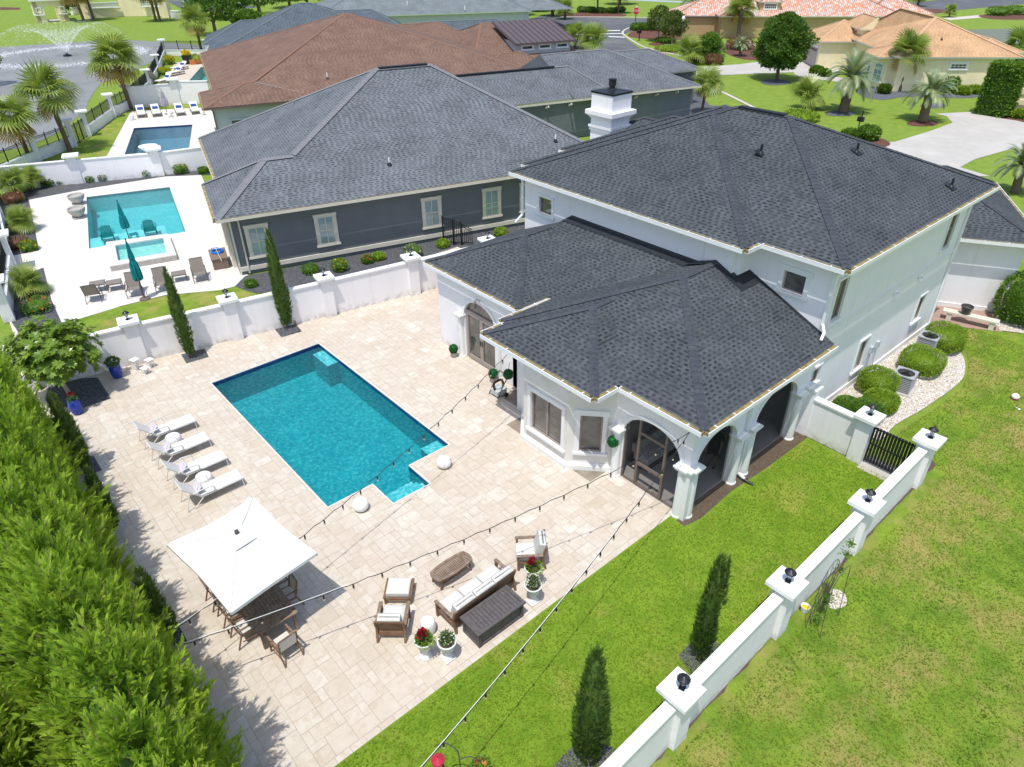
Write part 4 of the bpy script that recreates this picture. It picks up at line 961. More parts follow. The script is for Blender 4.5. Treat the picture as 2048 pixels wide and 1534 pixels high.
sheet('driveway', [(1870, 227), (1965, 222), (2060, 248), (2120, 300), (2020, 298), (1950, 318), (1920, 334), (1980, 352), (1760, 352), (1700, 290), (1790, 283), (1860, 262), (1905, 245), (1893, 232)], -.01, M['concrete'])
sheet('gravel_bed', [(1712, 180), (1760, 175), (1800, 183), (1880, 187), (1965, 186), (1990, 182), (1975, 190), (1930, 196), (1860, 194), (1800, 194), (1770, 199), (1730, 194)], -.009, M['gravelfar'], 4)
for c, rx in (((1551, 164), 30), ((1680, 226), 30), ((1845, 246), 32), ((1866, 211), 26)):
    P = [(c[0]+rx*math.cos(t), c[1]+rx*.2*math.sin(t)) for t in [2*math.pi*i/24 for i in range(24)]]; sheet('tree_bed', P, -.006, M['mulch'] if c[0] == 1845 else M['gravelfar'])
sheet('mulch_bed', [(1960, 225), (2060, 215), (2060, 245), (2000, 236)], -.008, M['mulch'])
sheet('mulch_bed', [(1700, 282), (1760, 276), (1780, 290), (1730, 300)], -.008, M['mulch'], 4)
lk = pm('lake', (.20, .20, .192), (.25, .25, .24), .35, .45, .4, 5, spec=.2)
sheet('lake', [(-60, 96), (0, 94), (60, 90), (130, 86), (200, 80), (260, 80), (330, 84), (420, 92), (420, 100), (330, 112), (300, 125), (250, 150), (205, 165), (190, 180), (175, 205), (172, 220), (120, 262), (60, 292), (0, 302), (-60, 300), (-200, 200)], -.014, lk)
sheet('entrance_road', [(330, 0), (460, 0), (460, 6), (520, 14), (420, 24), (370, 22)], -.014, M['asphalt']); sheet('footpath', [(0, 14), (40, 15), (40, 19), (0, 20)], -.014, M['mulch'])
# neighbour's decks and beds
NZ = [(p.x, p.y) for p in NP]
flat('pool_deck', [xy(G((0, 590), (60, 395), (165, 378), (330, 352), (400, 345), (425, 400), (460, 440), (500, 565), (440, 580), (330, 590), (240, 612), (180, 640), (110, 700), (60, 760))), NZ], -.004, M['whitedeck'])
YZ = [(p.x, p.y) for p in YP]
flat('pool_deck', [xy(G((208, 322), (262, 222), (420, 214), (425, 218), (440, 290), (430, 340), (300, 345))), YZ], -.004, M['whitedeck'])
FZ = [(p.x, p.y) for p in FP]
flat('pool_deck', [xy(G((325, 172), (350, 125), (440, 120), (460, 170), (400, 180))), FZ], -.004, M['trav'])
sheet('gravel_bed', [(0, 400), (60, 378), (160, 362), (300, 346), (420, 338), (425, 349), (330, 353), (165, 379), (92, 393), (60, 399)], .002, M['gravel'])
sheet('gravel_bed', [(0, 395), (57, 397), (66, 440), (78, 501), (26, 511), (0, 520)], .002, M['gravel']); sheet('gravel_bed', [(20, 560), (87, 535), (103, 600), (130, 660), (60, 700), (20, 640)], .002, M['gravel'])
sheet('gravel_bed', [(470, 572), (490, 552), (1052, 444), (1052, 470), (930, 500), (800, 535), (700, 562), (560, 590), (505, 585)], -.002, M['gravel'])
sheet('neighbour_lawn', [(150, 640), (245, 611), (330, 592), (440, 580), (480, 580), (520, 588), (700, 562), (700, 600), (560, 620), (300, 690), (180, 720)], -.001, M['lawn2'])
sheet('yard_lawn', [(80, 330), (215, 215), (262, 208), (425, 204), (425, 213), (262, 221), (210, 318), (160, 330)], -.003, M['lawn2'])
sheet('gravel_bed', [(1660, 820), (1640, 805), (1850, 660), (1868, 668), (1905, 690), (1926, 712), (1930, 742), (1915, 768), (1850, 815), (1790, 850), (1755, 880), (1690, 840)], .004, M['whitestone'], 4)
sheet('brick_path', [(1838, 664), (1863, 605), (2000, 628), (2004, 664), (1905, 652)], .003, M['brickpave'])
sheet('gravel_bed', [(1985, 640), (2000, 625), (2060, 615), (2060, 668), (2001, 661)], .006, M['whitestone'])
# gravel squares round the patio trees
def square(x0, x1, y0, y1, nm='gravel_square'): return flat(nm, [[(x0, y0), (x1, y0), (x1, y1), (x0, y1)]], .005, M['gravel'])
def bbox(pix): P = [g(a, b) for a, b in pix]; return min(p.x for p in P), max(p.x for p in P), min(p.y for p in P), max(p.y for p in P)
for q in ([(549, 658), (592, 648), (604, 663), (563, 675)], [(362, 709), (409, 697), (418, 714), (373, 727)], [(100, 760), (195, 755), (222, 797), (120, 832), (90, 800)], [(160, 915), (187, 911), (204, 940), (180, 951)], [(325, 1247), (353, 1242), (375, 1283), (352, 1302)]): sheet('gravel_square', q, .005, M['gravel'])
flat('gravel_bed', [[(10.5, 4.9), (12.2, 4.9), (11.8, 5.95), (10.9, 5.9)]], .018, M['gravel']); flat('gravel_bed', [[(5.8, 4.9), (7.9, 4.9), (7.4, 6.05), (6.4, 6.0)]], .018, M['gravel'])
# ------------------------------------------------------------ boundary walls, pillars, gates, fences
lan = []
def make_lantern():
    t = thing('pillar_lantern', 'x', 'lantern'); mb = MB(); mb.box(-.07, .07, -.07, .07, 0, .03); mb.lathe([(.035, .03), (.05, .05), (.02, .07), (.02, .13), (.06, .15)], n=10); mb.build('base', M['black'], t)
    mb = MB(); mb.lathe([(.055, .15), (.075, .32)], n=6, caps=True); mb.build('glass', glass('lantern glass', (.4, .42, .42), (.5, .52, .5)), t)
    mb = MB(); mb.lathe([(.15, .32), (.13, .345), (.05, .40), (.015, .42), (.02, .45), (.004, .48)], n=12)
    for k in range(6): a = k*math.pi/3; mb.bar((.057*math.cos(a), .057*math.sin(a), .15), (.078*math.cos(a), .078*math.sin(a), .32), .012, .012)
    mb.build('hood', M['black'], t); return t
LANT = make_lantern()
def lantern(p, label, rz=0, sc=1.0):
    global LANT
    if LANT is not None: t = place(LANT, p, rz, sc); t['label'] = label; t['group'] = 'black lanterns on the wall pillars'; lan.append(t); LANT = None; return t
    t = dup(lan[0], p, rz, label, sc, 'black lanterns on the wall pillars'); lan.append(t); return t
def pillar(x, y, h, ang, parent, w=.5, capw=.36, cap=.12):
    F = Fr(x, y, ang); mb = MB(); a = w/2
    mb.obox(F(-a, -a, 0), F.u*w, F.v_*w, (0, 0, h-.2)); p = mb.build('pillar', M['stucco'], parent)
    mb = MB()
    for q, z0, z1 in ((a+.02, h-.2, h-.16), (a+.05, h-.16, h-.13), (a+.10, h-.13, h-.09), (capw, h-.09, h-.09+cap)): mb.obox(F(-q, -q, z0), F.u*2*q, F.v_*2*q, (0, 0, z1-z0))
    mb.build('cap', M['trim'], p); return p
def span(A, B, h, th, parent, cap=.06, over=.05, h2=None, mat='stucco', caph=.07):
    A, B = Vector((*A[:2], 0)), Vector((*B[:2], 0)); d = B-A; L = d.length; d /= L; n = Vector((-d.y, d.x, 0))
    mb = MB(); mb.obox(A-n*th/2, d*L, n*th, (0, 0, h)); p = mb.build('panel', M[mat], parent)
    mb = MB(); mb.obox(A-n*(th/2+over)+Vector((0, 0, h)), d*L, n*(th+2*over), (0, 0, caph)); mb.build('coping', M['trim'], p); return p
# right front wall
fw = thing('boundary_wall', 'long white stucco wall with five capped pillars between patio lawn and side lawn', 'wall', (13, 4.7, 0))
xs = [-2.0, 4.4, 8.95, 13.5, 18.02, 22.55]; yy = lambda x: 4.62+(x-9)*.014
for i, x in enumerate(xs): pillar(x, yy(x), 1.95, .8, fw, .5, .40)
for a, b in zip(xs[:-1], xs[1:]): span((a+.25, yy(a+.25)), (b-.25, yy(b-.25)), 1.62, .2, fw)
names = ['', '', 'black solar lantern on the wall pillar nearest the bottom of the picture', 'black solar lantern on the pillar just left of the rose trellis', 'black solar lantern on the pillar right of the rose trellis', 'black solar lantern on the outer pillar of the black side gate']
for i, x in enumerate(xs):
    if i >= 2: lantern((x+.02, yy(x), 1.98), names[i], .3, 1.05)
pw = thing('garden_wall', 'short white garden wall joining the porch corner to the black side gate', 'wall', (22.2, 8, 0))
pillar(22.35, 6.75, 1.95, 0, pw, .5, .40); span((22.35, 7.0), (22.35, 8.7), 1.62, .2, pw); mb = MB(); mb.box(22.2, 22.6, 8.7, 9.2, 0, 2.0); mb.build('panel', M['stucco'], pw); mb = MB(); mb.box(22.15, 22.65, 8.65, 9.24, 2.0, 2.08); mb.build('coping', M['trim'], pw)
lantern((22.35, 6.75, 1.98), 'black solar lantern on the inner pillar of the black side gate beside the clipped shrubs', .2, 1.05)
# black picket gate
sg = thing('side_gate', 'closed black metal picket gate between two capped white pillars', 'gate', (22.4, 5.7, 0)); X = 22.4
mb = MB()
for z in (.1, .85, 1.5): mb.box(X-.02, X+.02, 4.85, 6.5, z, z+.05)
mb.box(X-.03, X+.03, 4.82, 4.87, .05, 1.62); mb.box(X-.03, X+.03, 6.46, 6.51, .05, 1.62); mb.build('frame', M['black'], sg)
for k in range(15): mb = MB(); y = 4.93+k*.108; mb.box(X+.021, X+.031, y, y+.085, .12, 1.58); mb.build('picket', M['black'], sg)
flat('threshold', [[(21.9, 4.9), (22.9, 4.9), (22.9, 6.5), (21.9, 6.5)]], .02, M['concrete'])
# rear wall
rw = thing('boundary_wall', 'white stucco wall with capped pillars at the back of the travertine patio', 'wall', (13, 30, 0))
RP = [(.8, 32.1), (5.0, 31.4), (9.1, 30.6), (13.6, 29.75), (18.15, 28.95), (22.6, 28.1), (27.2, 27.3)]
for p in RP: pillar(*p, 2.1, -10.3, rw, .55, .42)
for a, b in zip(RP[:-1], RP[1:]):
    d = (Vector(b)-Vector(a)).normalized()*.27; span(Vector(a)+d, Vector(b)-d, 1.78, .2, rw)
for i, l in ((1, 'black lantern on the rear wall pillar above the three white floor lanterns'), (2, 'black lantern on the rear wall pillar between the two slim cypresses'), (3, 'black lantern on the rear wall pillar right of the taller slim cypress'), (4, 'black lantern on the rear wall pillar left of the white flowering bush'), (5, 'black lantern on the rear wall pillar by the open black gate')):
    lantern((RP[i][0], RP[i][1], 2.13), l, .4, 1.0)
# next yard's rear wall
cw = thing('boundary_wall', 'white stucco wall with pillars behind the neighbouring teal pool', 'wall', (10, 61, 0))
CP = [g(-30, 385), g(158, 368), g(325, 350), g(420, 336)]; CP = [CP[0], g(160, 366), g(322, 351), g(440, 334)]
for p in CP[1:3]: pillar(p.x, p.y+.1, 2.1, -16, cw, .6, .55)
for a, b in zip(CP[:-1], CP[1:]): span(a, b, 1.7, .2, cw)
cw2 = thing('boundary_wall', 'white stucco wall behind the four white sun loungers', 'wall', (25, 91, 0)); a, b, c = g(262, 217), g(357, 208), g(425, 207)
span(a, b, 2.1, .25, cw2); span(b, c, 2.3, .25, cw2); pillar(b.x, b.y, 2.6, -20, cw2, .7, .6)
# low walls with iron fence along the lake
def iron(A, B, h0, h1, parent, posts=2, gap=.13, r=.012, rails=True):
    A, B = Vector((*A[:2], 0)), Vector((*B[:2], 0)); d = B-A; L = d.length; d /= L; mb = MB()
    for z in (h0+.1, h1-.18, h1-.06): mb.bar(A+Vector((0, 0, z)), B+Vector((0, 0, z)), .035, .035)
    n = max(2, int(L/gap))
    for i in range(n): p = A+d*(L*(i+.5)/n); mb.bar(p+Vector((0, 0, h0)), p+Vector((0, 0, h1)), r*2, r*2)
    pn = mb.build('fence_panel', M['black'], parent)
    for i in range(posts): p = A+d*(L*(i+1)/(posts+1)); mb = MB(); mb.bar(p+Vector((0, 0, 0)), p+Vector((0, 0, h1+.1)), .08, .08); mb.build('post', M['black'], parent)
def lowfence(P, label, loc, h=.75, hf=1.75, ph=2.2, gate=None, last=True):
    t = thing('lakeside_fence', label, 'fence', loc, 'white walls topped with black iron fencing')
    for i, p in enumerate(P):
        if last or i < len(P)-1: pillar(p.x, p.y, ph, -10, t, .5, .5)
    for i, (a, b) in enumerate(zip(P[:-1], P[1:])):
        d = (b-a).normalized()*.25
        if gate == i: iron(a+d, b-d, .05, 1.7, t, 2)
        else: span(a+d, b-d, h, .25, t); iron(a+d, b-d, h+.08, hf, t, 2)
    return t
lowfence([g(20, 640), g(27, 540), g(4, 445), g(-12, 395)], 'white pillars with black iron fence along the left of the neighbouring pool beds', (1, 45, 0), .9, 1.9, 2.2)
lowfence([g(-5, 360), g(78, 322), g(150, 293), g(178, 273), g(228, 235), g(262, 216)], 'low white wall with black iron fence beside the lake and the three tall palms', (12, 78, 0), .8, 1.9, 2.3, 2)
lowfence([g(262, 216), g(300, 178), g(318, 145), g(330, 112)], 'low white wall and black iron fence beside the furthest pool', (25, 105, 0), .8, 1.9, 2.2)
lowfence([g(330, 112), g(418, 112)], 'black iron fence on a low white wall behind the yellow flower pots', (38, 118, 0), .8, 2.1, 2.3)
# open black gate on the grey house side
ig = thing('iron_gate', 'arched black iron gate between the grey house and the rear wall', 'gate', g(905, 495)); a = g(888, 490); b = g(945, 490)
mb = MB(); d = (b-a); n = 15
for i in range(n+1):
    p = a+d*(i/n); h = 1.75-.75*(i/n)**1.5; mb.bar(p+Vector((0, 0, .08)), p+Vector((0, 0, h)), .025, .025)
    if i: q = a+d*((i-1)/n); h2 = 1.75-.75*((i-1)/n)**1.5; mb.bar(q+Vector((0, 0, h2-.02)), p+Vector((0, 0, h-.02)), .03, .04); mb.bar(q+Vector((0, 0, h2-.16)), p+Vector((0, 0, h-.16)), .03, .03)
mb.bar(a+Vector((0, 0, .15)), b+Vector((0, 0, .15)), .03, .04); mb.build('pickets', M['black'], ig)
for t_ in (0, .35, .62): mb = MB(); p = a+d*t_; mb.bar(p, p+Vector((0, 0, 1.85-.6*t_)), .08, .08); mb.build('post', M['black'], ig)

# ------------------------------------------------------------ gatehouse pavilion and balustrade by the lake
pv = thing('pavilion', 'beige brick pavilion with tall arches on the far lake shore', 'pavilion', g(90, 45)); a = g(76, 46); b = g(140, 42); ang = math.degrees(math.atan2(b.y-a.y, b.x-a.x)); PF = Fr(a.x, a.y, ang); L = (b-a).length; h = 5.6
mb = MB()
for A_, B_, LL_ in ((PF(0, 0), PF(L, 0), L), (PF(0, L), PF(0, 0), L), (PF(L, 0), PF(L, L), L), (PF(L, L), PF(0, L), L)): wall(mb, A_, B_, 0, h, notches=[(LL_*.31, LL_*.70, 2.2, 3.05)], th=.8)
mb.build('wall', M['beigewall'], pv)
mb = MB()
for A_, B_ in ((PF(0, 0), PF(L, 0)), (PF(0, L), PF(0, 0))):
    w = Wl(A_, B_); 
    for s in (0, L*.72): w.box(mb, s, s+L*.28, 1.3, 1.5, .01, .2)
    w.box(mb, 0, L, 3.9, 4.2, .01, .3)
    for s in (L*.07, L*.79):
        for q in ((s, s+.15, 1.8, 2.8), (s+L*.14, s+L*.14+.15, 1.8, 2.8), (s+.15, s+L*.14, 1.8, 1.95), (s+.15, s+L*.14, 2.65, 2.8)): w.box(mb, *q, .01, .12)
mb.build('trim_band', M['trim'], pv)
mb = MB(); mb.obox(PF(.9, .9, -.02), PF.u*(L-1.8), PF.v_*(L-1.8), (0, 0, .1)); mb.build('floor', M['concrete'], pv)
ew = thing('entrance_wall', 'long curved beige brick entrance wall with white balusters', 'wall', g(250, 32))
for a, b, h_, m_, c_ in (((145, 30), (168, 26), .5, 'trim', .12), ((168, 26), (178, 37), 1.7, 'beigewall', .3), ((178, 37), (245, 33), 1.7, 'beigewall', .2), ((245, 33), (288, 32), 4.2, 'beigewall', .3), ((288, 32), (328, 32), 1.7, 'beigewall', .2), ((345, 36), (372, 38), 1.3, 'trim', .15)): span(g(*a), g(*b), h_, .6, ew, mat=m_, caph=c_)
def balusters(a, b, z0, z1, n, parent):
    mb = MB(); r_ = .12
    mb.bar(a+Vector((0, 0, z1)), b+Vector((0, 0, z1)), .4, .16); mb.bar(a+Vector((0, 0, z0)), b+Vector((0, 0, z0)), .4, .12); mb.build('rail', M['trim'], parent)
    for i in range(n): mb = MB(); p = a+(b-a)*((i+.5)/n); mb.lathe([(r_, z0), (r_*.6, z0+.2), (r_*1.3, (z0+z1)/2), (r_*.6, z1-.2), (r_, z1-.08)], p, 8); mb.build('baluster', M['trim'], parent)
balusters(g(145, 30), g(168, 26), .62, 1.4, 9, ew); balusters(g(180, 37), g(243, 34), 1.92, 2.9, 22, ew); balusters(g(290, 33), g(326, 32), 1.92, 2.9, 14, ew)
for p in (g(168, 26), g(178, 37), g(335, 35)): mb = MB(); mb.lathe([(1.2, 0), (1.2, 3.4), (1.4, 3.45), (1.4, 3.7)], p, 4); mb.build('pier', M['beigewall'], ew)
# ------------------------------------------------------------ patio furniture
M['weather'] = pm('weathered teak', (.27, .19, .135), (.17, .115, .08), 14, .8, .4, 60, c3=(.33, .27, .22), s3=4)
M['teak'] = pm('brown teak', (.23, .125, .068), (.16, .085, .045), 12, .6, .3, 60, c3=(.28, .19, .13), s3=3)
M['cushion'] = pm('off white cushion', (.63, .62, .58), (.58, .57, .53), 3, .95, .25, 120)
M['piping'] = pm('grey cushion piping', (.25, .24, .23), rough=.9)
M['canvas'] = pm('white canvas', (.80, .80, .78), (.76, .76, .74), 1.6, .9, .5, 3.5)
M['sling'] = pm('white sling fabric', (.66, .64, .59), (.61, .59, .54), 30, .85)
M['alu'] = pm('pale aluminium', (.70, .70, .67), (.64, .64, .61), 5, .45)
M['ceram'] = pm('white glazed ceramic', (.84, .84, .81), (.80, .80, .77), 2, .35)
M['urn'] = pm('white cast stone', (.76, .77, .75), (.68, .70, .68), 6, .7, .2, 40)
M['blueglaze'] = pm('cobalt glazed pot', (.012, .035, .28), (.02, .06, .38), 6, .15)
M['boxgrey'] = pm('grey brown resin wood', (.125, .11, .108), (.085, .074, .074), 10, .65, .4, 50)
M['purple'] = pm('purple and white print', (.72, .70, .74), (.36, .28, .46), 22, .9)
M['wicker'] = pm('brown wicker', (.26, .19, .145), (.17, .12, .09), 40, .85, .6, 60)
M['greysling'] = pm('taupe sling fabric', (.235, .205, .18), (.20, .172, .15), 30, .9)
M['gunmetal'] = pm('gunmetal frame', (.09, .085, .09), (.065, .06, .065), 5, .4)
M['teal'] = pm('teal canvas', (.0, .25, .28), (.0, .17, .19), 4, .85)
M['tealchair'] = pm('teal painted resin', (.01, .27, .28), (.01, .22, .23), 4, .5)
M['skin'] = pm('skin', (.42, .24, .17), (.38, .21, .15), 5, .6)
M['potstone'] = pm('grey stone bowl', (.44, .42, .38), (.36, .34, .31), 6, .8, .2, 40)
def pillowy(mb, x0, x1, y0, y1, z0, z1, m=0, b=.035, crown=.02):
    """cushion: box with rounded edges and a crowned top"""
    n = 6; rows = []
    def ring(k, z): return [(x0+k, y0+k*.3, z), (x0+k*.3, y0+k, z), (x0+k*.3, y1-k, z), (x0+k, y1-k*.3, z), (x1-k, y1-k*.3, z), (x1-k*.3, y1-k, z), (x1-k*.3, y0+k, z), (x1-k, y0+k*.3, z)]
    R = [ring(b*2, z0), ring(b, z0+b*.3), ring(b*.6, z0+b), ring(b*.6, z1-b), ring(b*.9, z1-b*.35), ring(b*2.2, z1), ring(b*2.2+min(x1-x0, y1-y0)*.25, z1+crown)]
    mb.grid([[Vector(p) for p in r] for r in R], m, True, True)
class XF:
    def __init__(s, mat): s.m = mat; s.mb = MB()
    def done(s, into, mi=None):
        b = len(into.v); into.v += [tuple(s.m @ Vector(p)) for p in s.mb.v]; into.f += [tuple(i+b for i in f) for f in s.mb.f]; into.mi += [mi if mi is not None else x for x in s.mb.mi]
def rotx(a): return Matrix.Rotation(a, 4, 'X')
def roty(a): return Matrix.Rotation(a, 4, 'Y')
def tr_(x, y, z): return Matrix.Translation((x, y, z))
def part(root, nm, mat, fn, **k): mb = MB(); fn(mb); return mb.build(nm, mat, root, **k)

# --- white sling lounger: head at -x, foot at +x
lg = thing('sun_lounger', 'x', 'sun lounger')
def f(mb):
    for y in (-.3, .3): mb.bar((-.45, y, .34), (1.0, y, .34), .035, .045)
    mb.bar((1.0, -.31, .34), (1.0, .31, .34), .035, .045)
part(lg, 'frame', M['alu'], f)
part(lg, 'seat_sling', M['sling'], lambda mb: mb.box(-.42, .98, -.28, .28, .358, .368))
def f(mb):
    a = R_(132); d = Vector((math.cos(a), 0, math.sin(a))); o = Vector((-.42, 0, .36)); n = Vector((-d.z, 0, d.x))
    mb.obox(o+Vector((0, -.28, 0)), d*.78, Vector((0, .56, 0)), n*.012)
bk = part(lg, 'backrest', M['sling'], f)
def f(mb):
    a = R_(132); d = Vector((math.cos(a), 0, math.sin(a))); o = Vector((-.42, 0, .35))
    for y in (-.3, .3): mb.bar(o+Vector((0, y, 0)), o+Vector((0, y, 0))+d*.82, .035, .04)
    mb.bar(o+d*.81+Vector((0, -.3, 0)), o+d*.81+Vector((0, .3, 0)), .03, .03)
m_ = MB(); f(m_); m_.build('back_frame', M['alu'], lg)
for y in (-.3, .3):
    part(lg, 'leg', M['alu'], lambda mb: mb.tube([(.97, y, .33), (1.0, y, 0)], .018, 6))
    part(lg, 'leg', M['alu'], lambda mb: mb.tube([(-.35, y, .33), (-.75, y*1.1, .02)], .018, 6))
    part(lg, 'leg', M['alu'], lambda mb: mb.tube([(-.75, y, .70), (-1.0, y*1.1, .0)], .018, 6))
    part(lg, 'armrest', M['alu'], lambda mb: mb.tube([(-.66, y*1.05, .60), (-.3, y*1.15, .66), (0, y*1.15, .62), (.04, y*1.12, .5), (.02, y*1.02, .35)], .022, 6))
LL4 = [(4.0, 24.98, 'white sling sun lounger furthest from the umbrella, first of the row of four'), (3.98, 23.45, 'second white sun lounger of the row, right beside the first round white stool'), (4.02, 21.95, 'third white sun lounger of the row, lying between the two round white stools'), (4.0, 20.5, 'white sling sun lounger closest to the big white umbrella, last of four')]
for i, (x, y, l) in enumerate(LL4):
    if i == 0: place(lg, (x, y, 0)); lg['label'] = l; lg['group'] = 'white sun loungers beside the pool'
    else: dup(lg, (x, y, 0), 0, l)
pl = None
def pillow(mat, w=.50, h=.36, t=.17):
    def f(mb):
        rows = []
        for i in range(9):
            u = -1+2*i/8; rows.append([])
            for j in range(9):
                v = -1+2*j/8; q = (1-u*u)*(1-v*v); rows[-1].append(Vector((w/2*u*(1-.08*(1-v*v)), h/2*v*(1-.08*(1-u*u)), t/2*q**.5)))
        mb.grid(rows); mb.grid([[Vector((p.x, p.y, -p.z)) for p in r] for r in rows])
    mb = MB(); f(mb); return mb.build('pillow', mat, None, smooth=True)
P4 = ['purple patterned pillow on the sun lounger furthest from the umbrella', 'purple patterned pillow on the second lounger beside the first white stool', 'pale printed pillow on the third lounger between the two white stools', 'purple patterned pillow on the lounger closest to the white umbrella']
for i, (x, y, l) in enumerate(LL4):
    if i == 0: pw_ = pillow(M['purple']); o = pw_
    else: o = pw_.copy(); COL.objects.link(o)
    o.location = (x-.44, y+.02, .55); o.rotation_euler = (R_(50), 0, R_(-90)); tag(o, P4[i], 'pillow', 'patterned pillows on the white loungers')
# white round stools
def stool(x, y, r, h, label, cat='garden stool', grp=None, nm='garden_stool', wide=1.12):
    mb = MB(); mb.lathe([(r*.8, 0), (r*.95, h*.1), (r*wide, h*.5), (r, h*.88), (r*.9, h*.97), (r*.5, h), (.001, h*1.005)], n=28)
    o = mb.build(nm, M['ceram'], None, smooth=True); o.location = (x, y, 0); tag(o, label, cat, grp); return o
stool(3.98, 24.22, .27, .42, 'round white stool between the first and second sun loungers', grp='round white stools'); stool(4.0, 21.2, .27, .42, 'round white stool between the third and fourth sun loungers', grp='round white stools')
stool(6.33, 10.98, .2, .46, 'pale round ceramic garden stool beside the teak armchair with its back to us')
def globe(x, y, label):
    mb = MB(); prof = [(.01, 0), (.17, .01), (.25, .1), (.275, .2), (.255, .31), (.2, .375), (.1, .395), (.02, .375), (.001, .37)]
    mb.lathe(prof, n=32); o = mb.build('globe_planter', M['ceram'], None, smooth=True); o.location = (x, y, 0); tag(o, label, 'decor ball', 'white squat globes by the pool')
globe(10.86, 16.38, 'white squat globe by the corner of the pool nearest the bay window'); globe(7.45, 16.45, 'white squat globe left of the pool step notch, partly crossed by string lights')

# --- square umbrella
um = thing('patio_umbrella', 'large square white canvas umbrella over the teak dining table', 'umbrella', (3.14, 14.8, 0)); c = [(1.67, 16.32), (4.23, 16.55), (4.59, 13.33), (2.06, 12.95)]
def f(mb):
    N = 8; apex = Vector((3.14, 14.8, 3.02))
    C = [Vector((*q, 2.45)) for q in c]
    for i in range(4):
        a, b = C[i], C[(i+1) % 4]; rows = []
        for j in range(N+1):
            t = j/N; rows.append([])
            for k in range(9):
                s = k/8; e = a.lerp(b, s); sag = .05*math.sin(math.pi*s)*t; inw = (Vector((3.14, 14.8, 2.45))-e).normalized()*.07*math.sin(math.pi*s)*t
                p = apex.lerp(e, t)+inw; p.z += -sag+.09*math.sin(math.pi*t)*-.6; rows[-1].append(p)
        mb.grid(rows); lip = [[p for p in rows[-1]], [p-Vector((0, 0, .10)) for p in rows[-1]]]; mb.grid(lip)
mb = MB(); f(mb); cp = mb.build('canopy', M['canvas'], um, smooth=True)
mb = MB()
for q in c: mb.tube([Vector((3.14, 14.8, 3.02)).lerp(Vector((*q, 2.45)), i/10)+Vector((0, 0, .012-.054*math.sin(math.pi*i/10))) for i in range(11)], .007, 5)
mb.build('seams', M['sling'], cp)
mb = MB(); 
for q in c: mb.bar((3.14, 14.8, 2.80), (*q, 2.36), .03, .03)
for i in range(4): q = ((c[i][0]+c[(i+1) % 4][0])/2, (c[i][1]+c[(i+1) % 4][1])/2); mb.bar((3.14, 14.8, 2.80), (q[0]*.96+3.14*.04, q[1]*.96+14.8*.04, 2.26), .025, .025)
mb.build('ribs', M['gunmetal'], um)
part(um, 'pole', M['gunmetal'], lambda mb: mb.tube([(3.14, 14.8, 0), (3.14, 14.8, 3.1)], .035, 10)); part(um, 'finial', M['gunmetal'], lambda mb: mb.lathe([(.05, 3.0), (.06, 3.04), (.055, 3.12), (.02, 3.15)], (3.14, 14.8, 0), 12))
part(um, 'base', M['gunmetal'], lambda mb: mb.lathe([(.32, 0), (.32, .05), (.06, .09), (.05, .4)], (3.14, 14.8, 0), 24))
# top vent flap
def f(mb):
    A_ = Vector((3.14, 14.8, 3.04))
    for i in range(4): a = Vector((*c[i], 2.5)); b = Vector((*c[(i+1) % 4], 2.5)); mb.poly([A_, A_.lerp(a, .24)-Vector((0, 0, .012)), A_.lerp(b, .24)-Vector((0, 0, .012))])
part(um, 'vent', M['canvas'], f)
# --- dining table 1.15 x 3 m
dt = thing('dining_table', 'long weathered teak slatted dining table half under the white umbrella', 'table', (3.13, 14.75, 0))
def f(mb):
    x0, x1, y0, y1 = 2.58, 3.72, 13.35, 16.2
    for (a, b, c_, d) in ((x0, x0+.09, y0, y1), (x1-.09, x1, y0, y1), (x0+.092, x1-.092, y0, y0+.1), (x0+.092, x1-.092, y1-.1, y1), (x0+.092, x1-.092, 14.72, 14.81)): mb.box(a, b, c_, d, .71, .745)
part(dt, 'frame', M['weather'], f)
def f(mb):
    n = 10
    for i in range(n):
        x = 2.685+i*(.93/n)
        for y0, y1 in ((13.455, 14.715), (14.815, 16.095)): mb.box(x, x+.084, y0, y1, .715+random.uniform(-.002, .002), .742)
part(dt, 'slats', M['weather'], f)
for x in (2.68, 3.62):
    for y in (13.45, 16.1): part(dt, 'leg', M['weather'], lambda mb: mb.box(x-.04, x+.04, y-.04, y+.04, 0, .71))
# --- dining armchair, faces -x... seat looks towards +x, back at -x
dc = thing('dining_chair', 'x', 'chair')
def f(mb): mb.box(-.2, .27, -.24, .24, .42, .435)
part(dc, 'seat_sling', M['sling'], f)
def f(mb): mb.obox((-.25, -.23, .47), (-.09, 0, .5), (0, .46, 0), (-.012, 0, 0))
part(dc, 'back_sling', M['sling'], f)
def f(mb):
    for y in (-.26, .26): mb.bar((-.24, y, .42), (.28, y, .42), .03, .04); mb.bar((-.22, y, .42), (-.36, y, 1.0), .03, .04)
    mb.bar((-.355, -.26, .985), (-.355, .26, .985), .03, .035); mb.bar((.27, -.26, .41), (.27, .26, .41), .03, .04); mb.bar((-.24, -.26, .2), (.3, -.26, .14), .02, .03); mb.bar((-.24, .26, .2), (.3, .26, .14), .02, .03)
part(dc, 'frame', M['teak'], f)
for y in (-.27, .27):
    part(dc, 'armrest', M['weather'], lambda mb: mb.bar((-.32, y, .68), (.30, y, .66), .055, .028))
    part(dc, 'leg', M['teak'], lambda mb: mb.bar((.28, y, .65), (.33, y, 0), .035, .035)); part(dc, 'leg', M['teak'], lambda mb: mb.bar((-.24, y, .44), (-.40, y, 0), .035, .035))
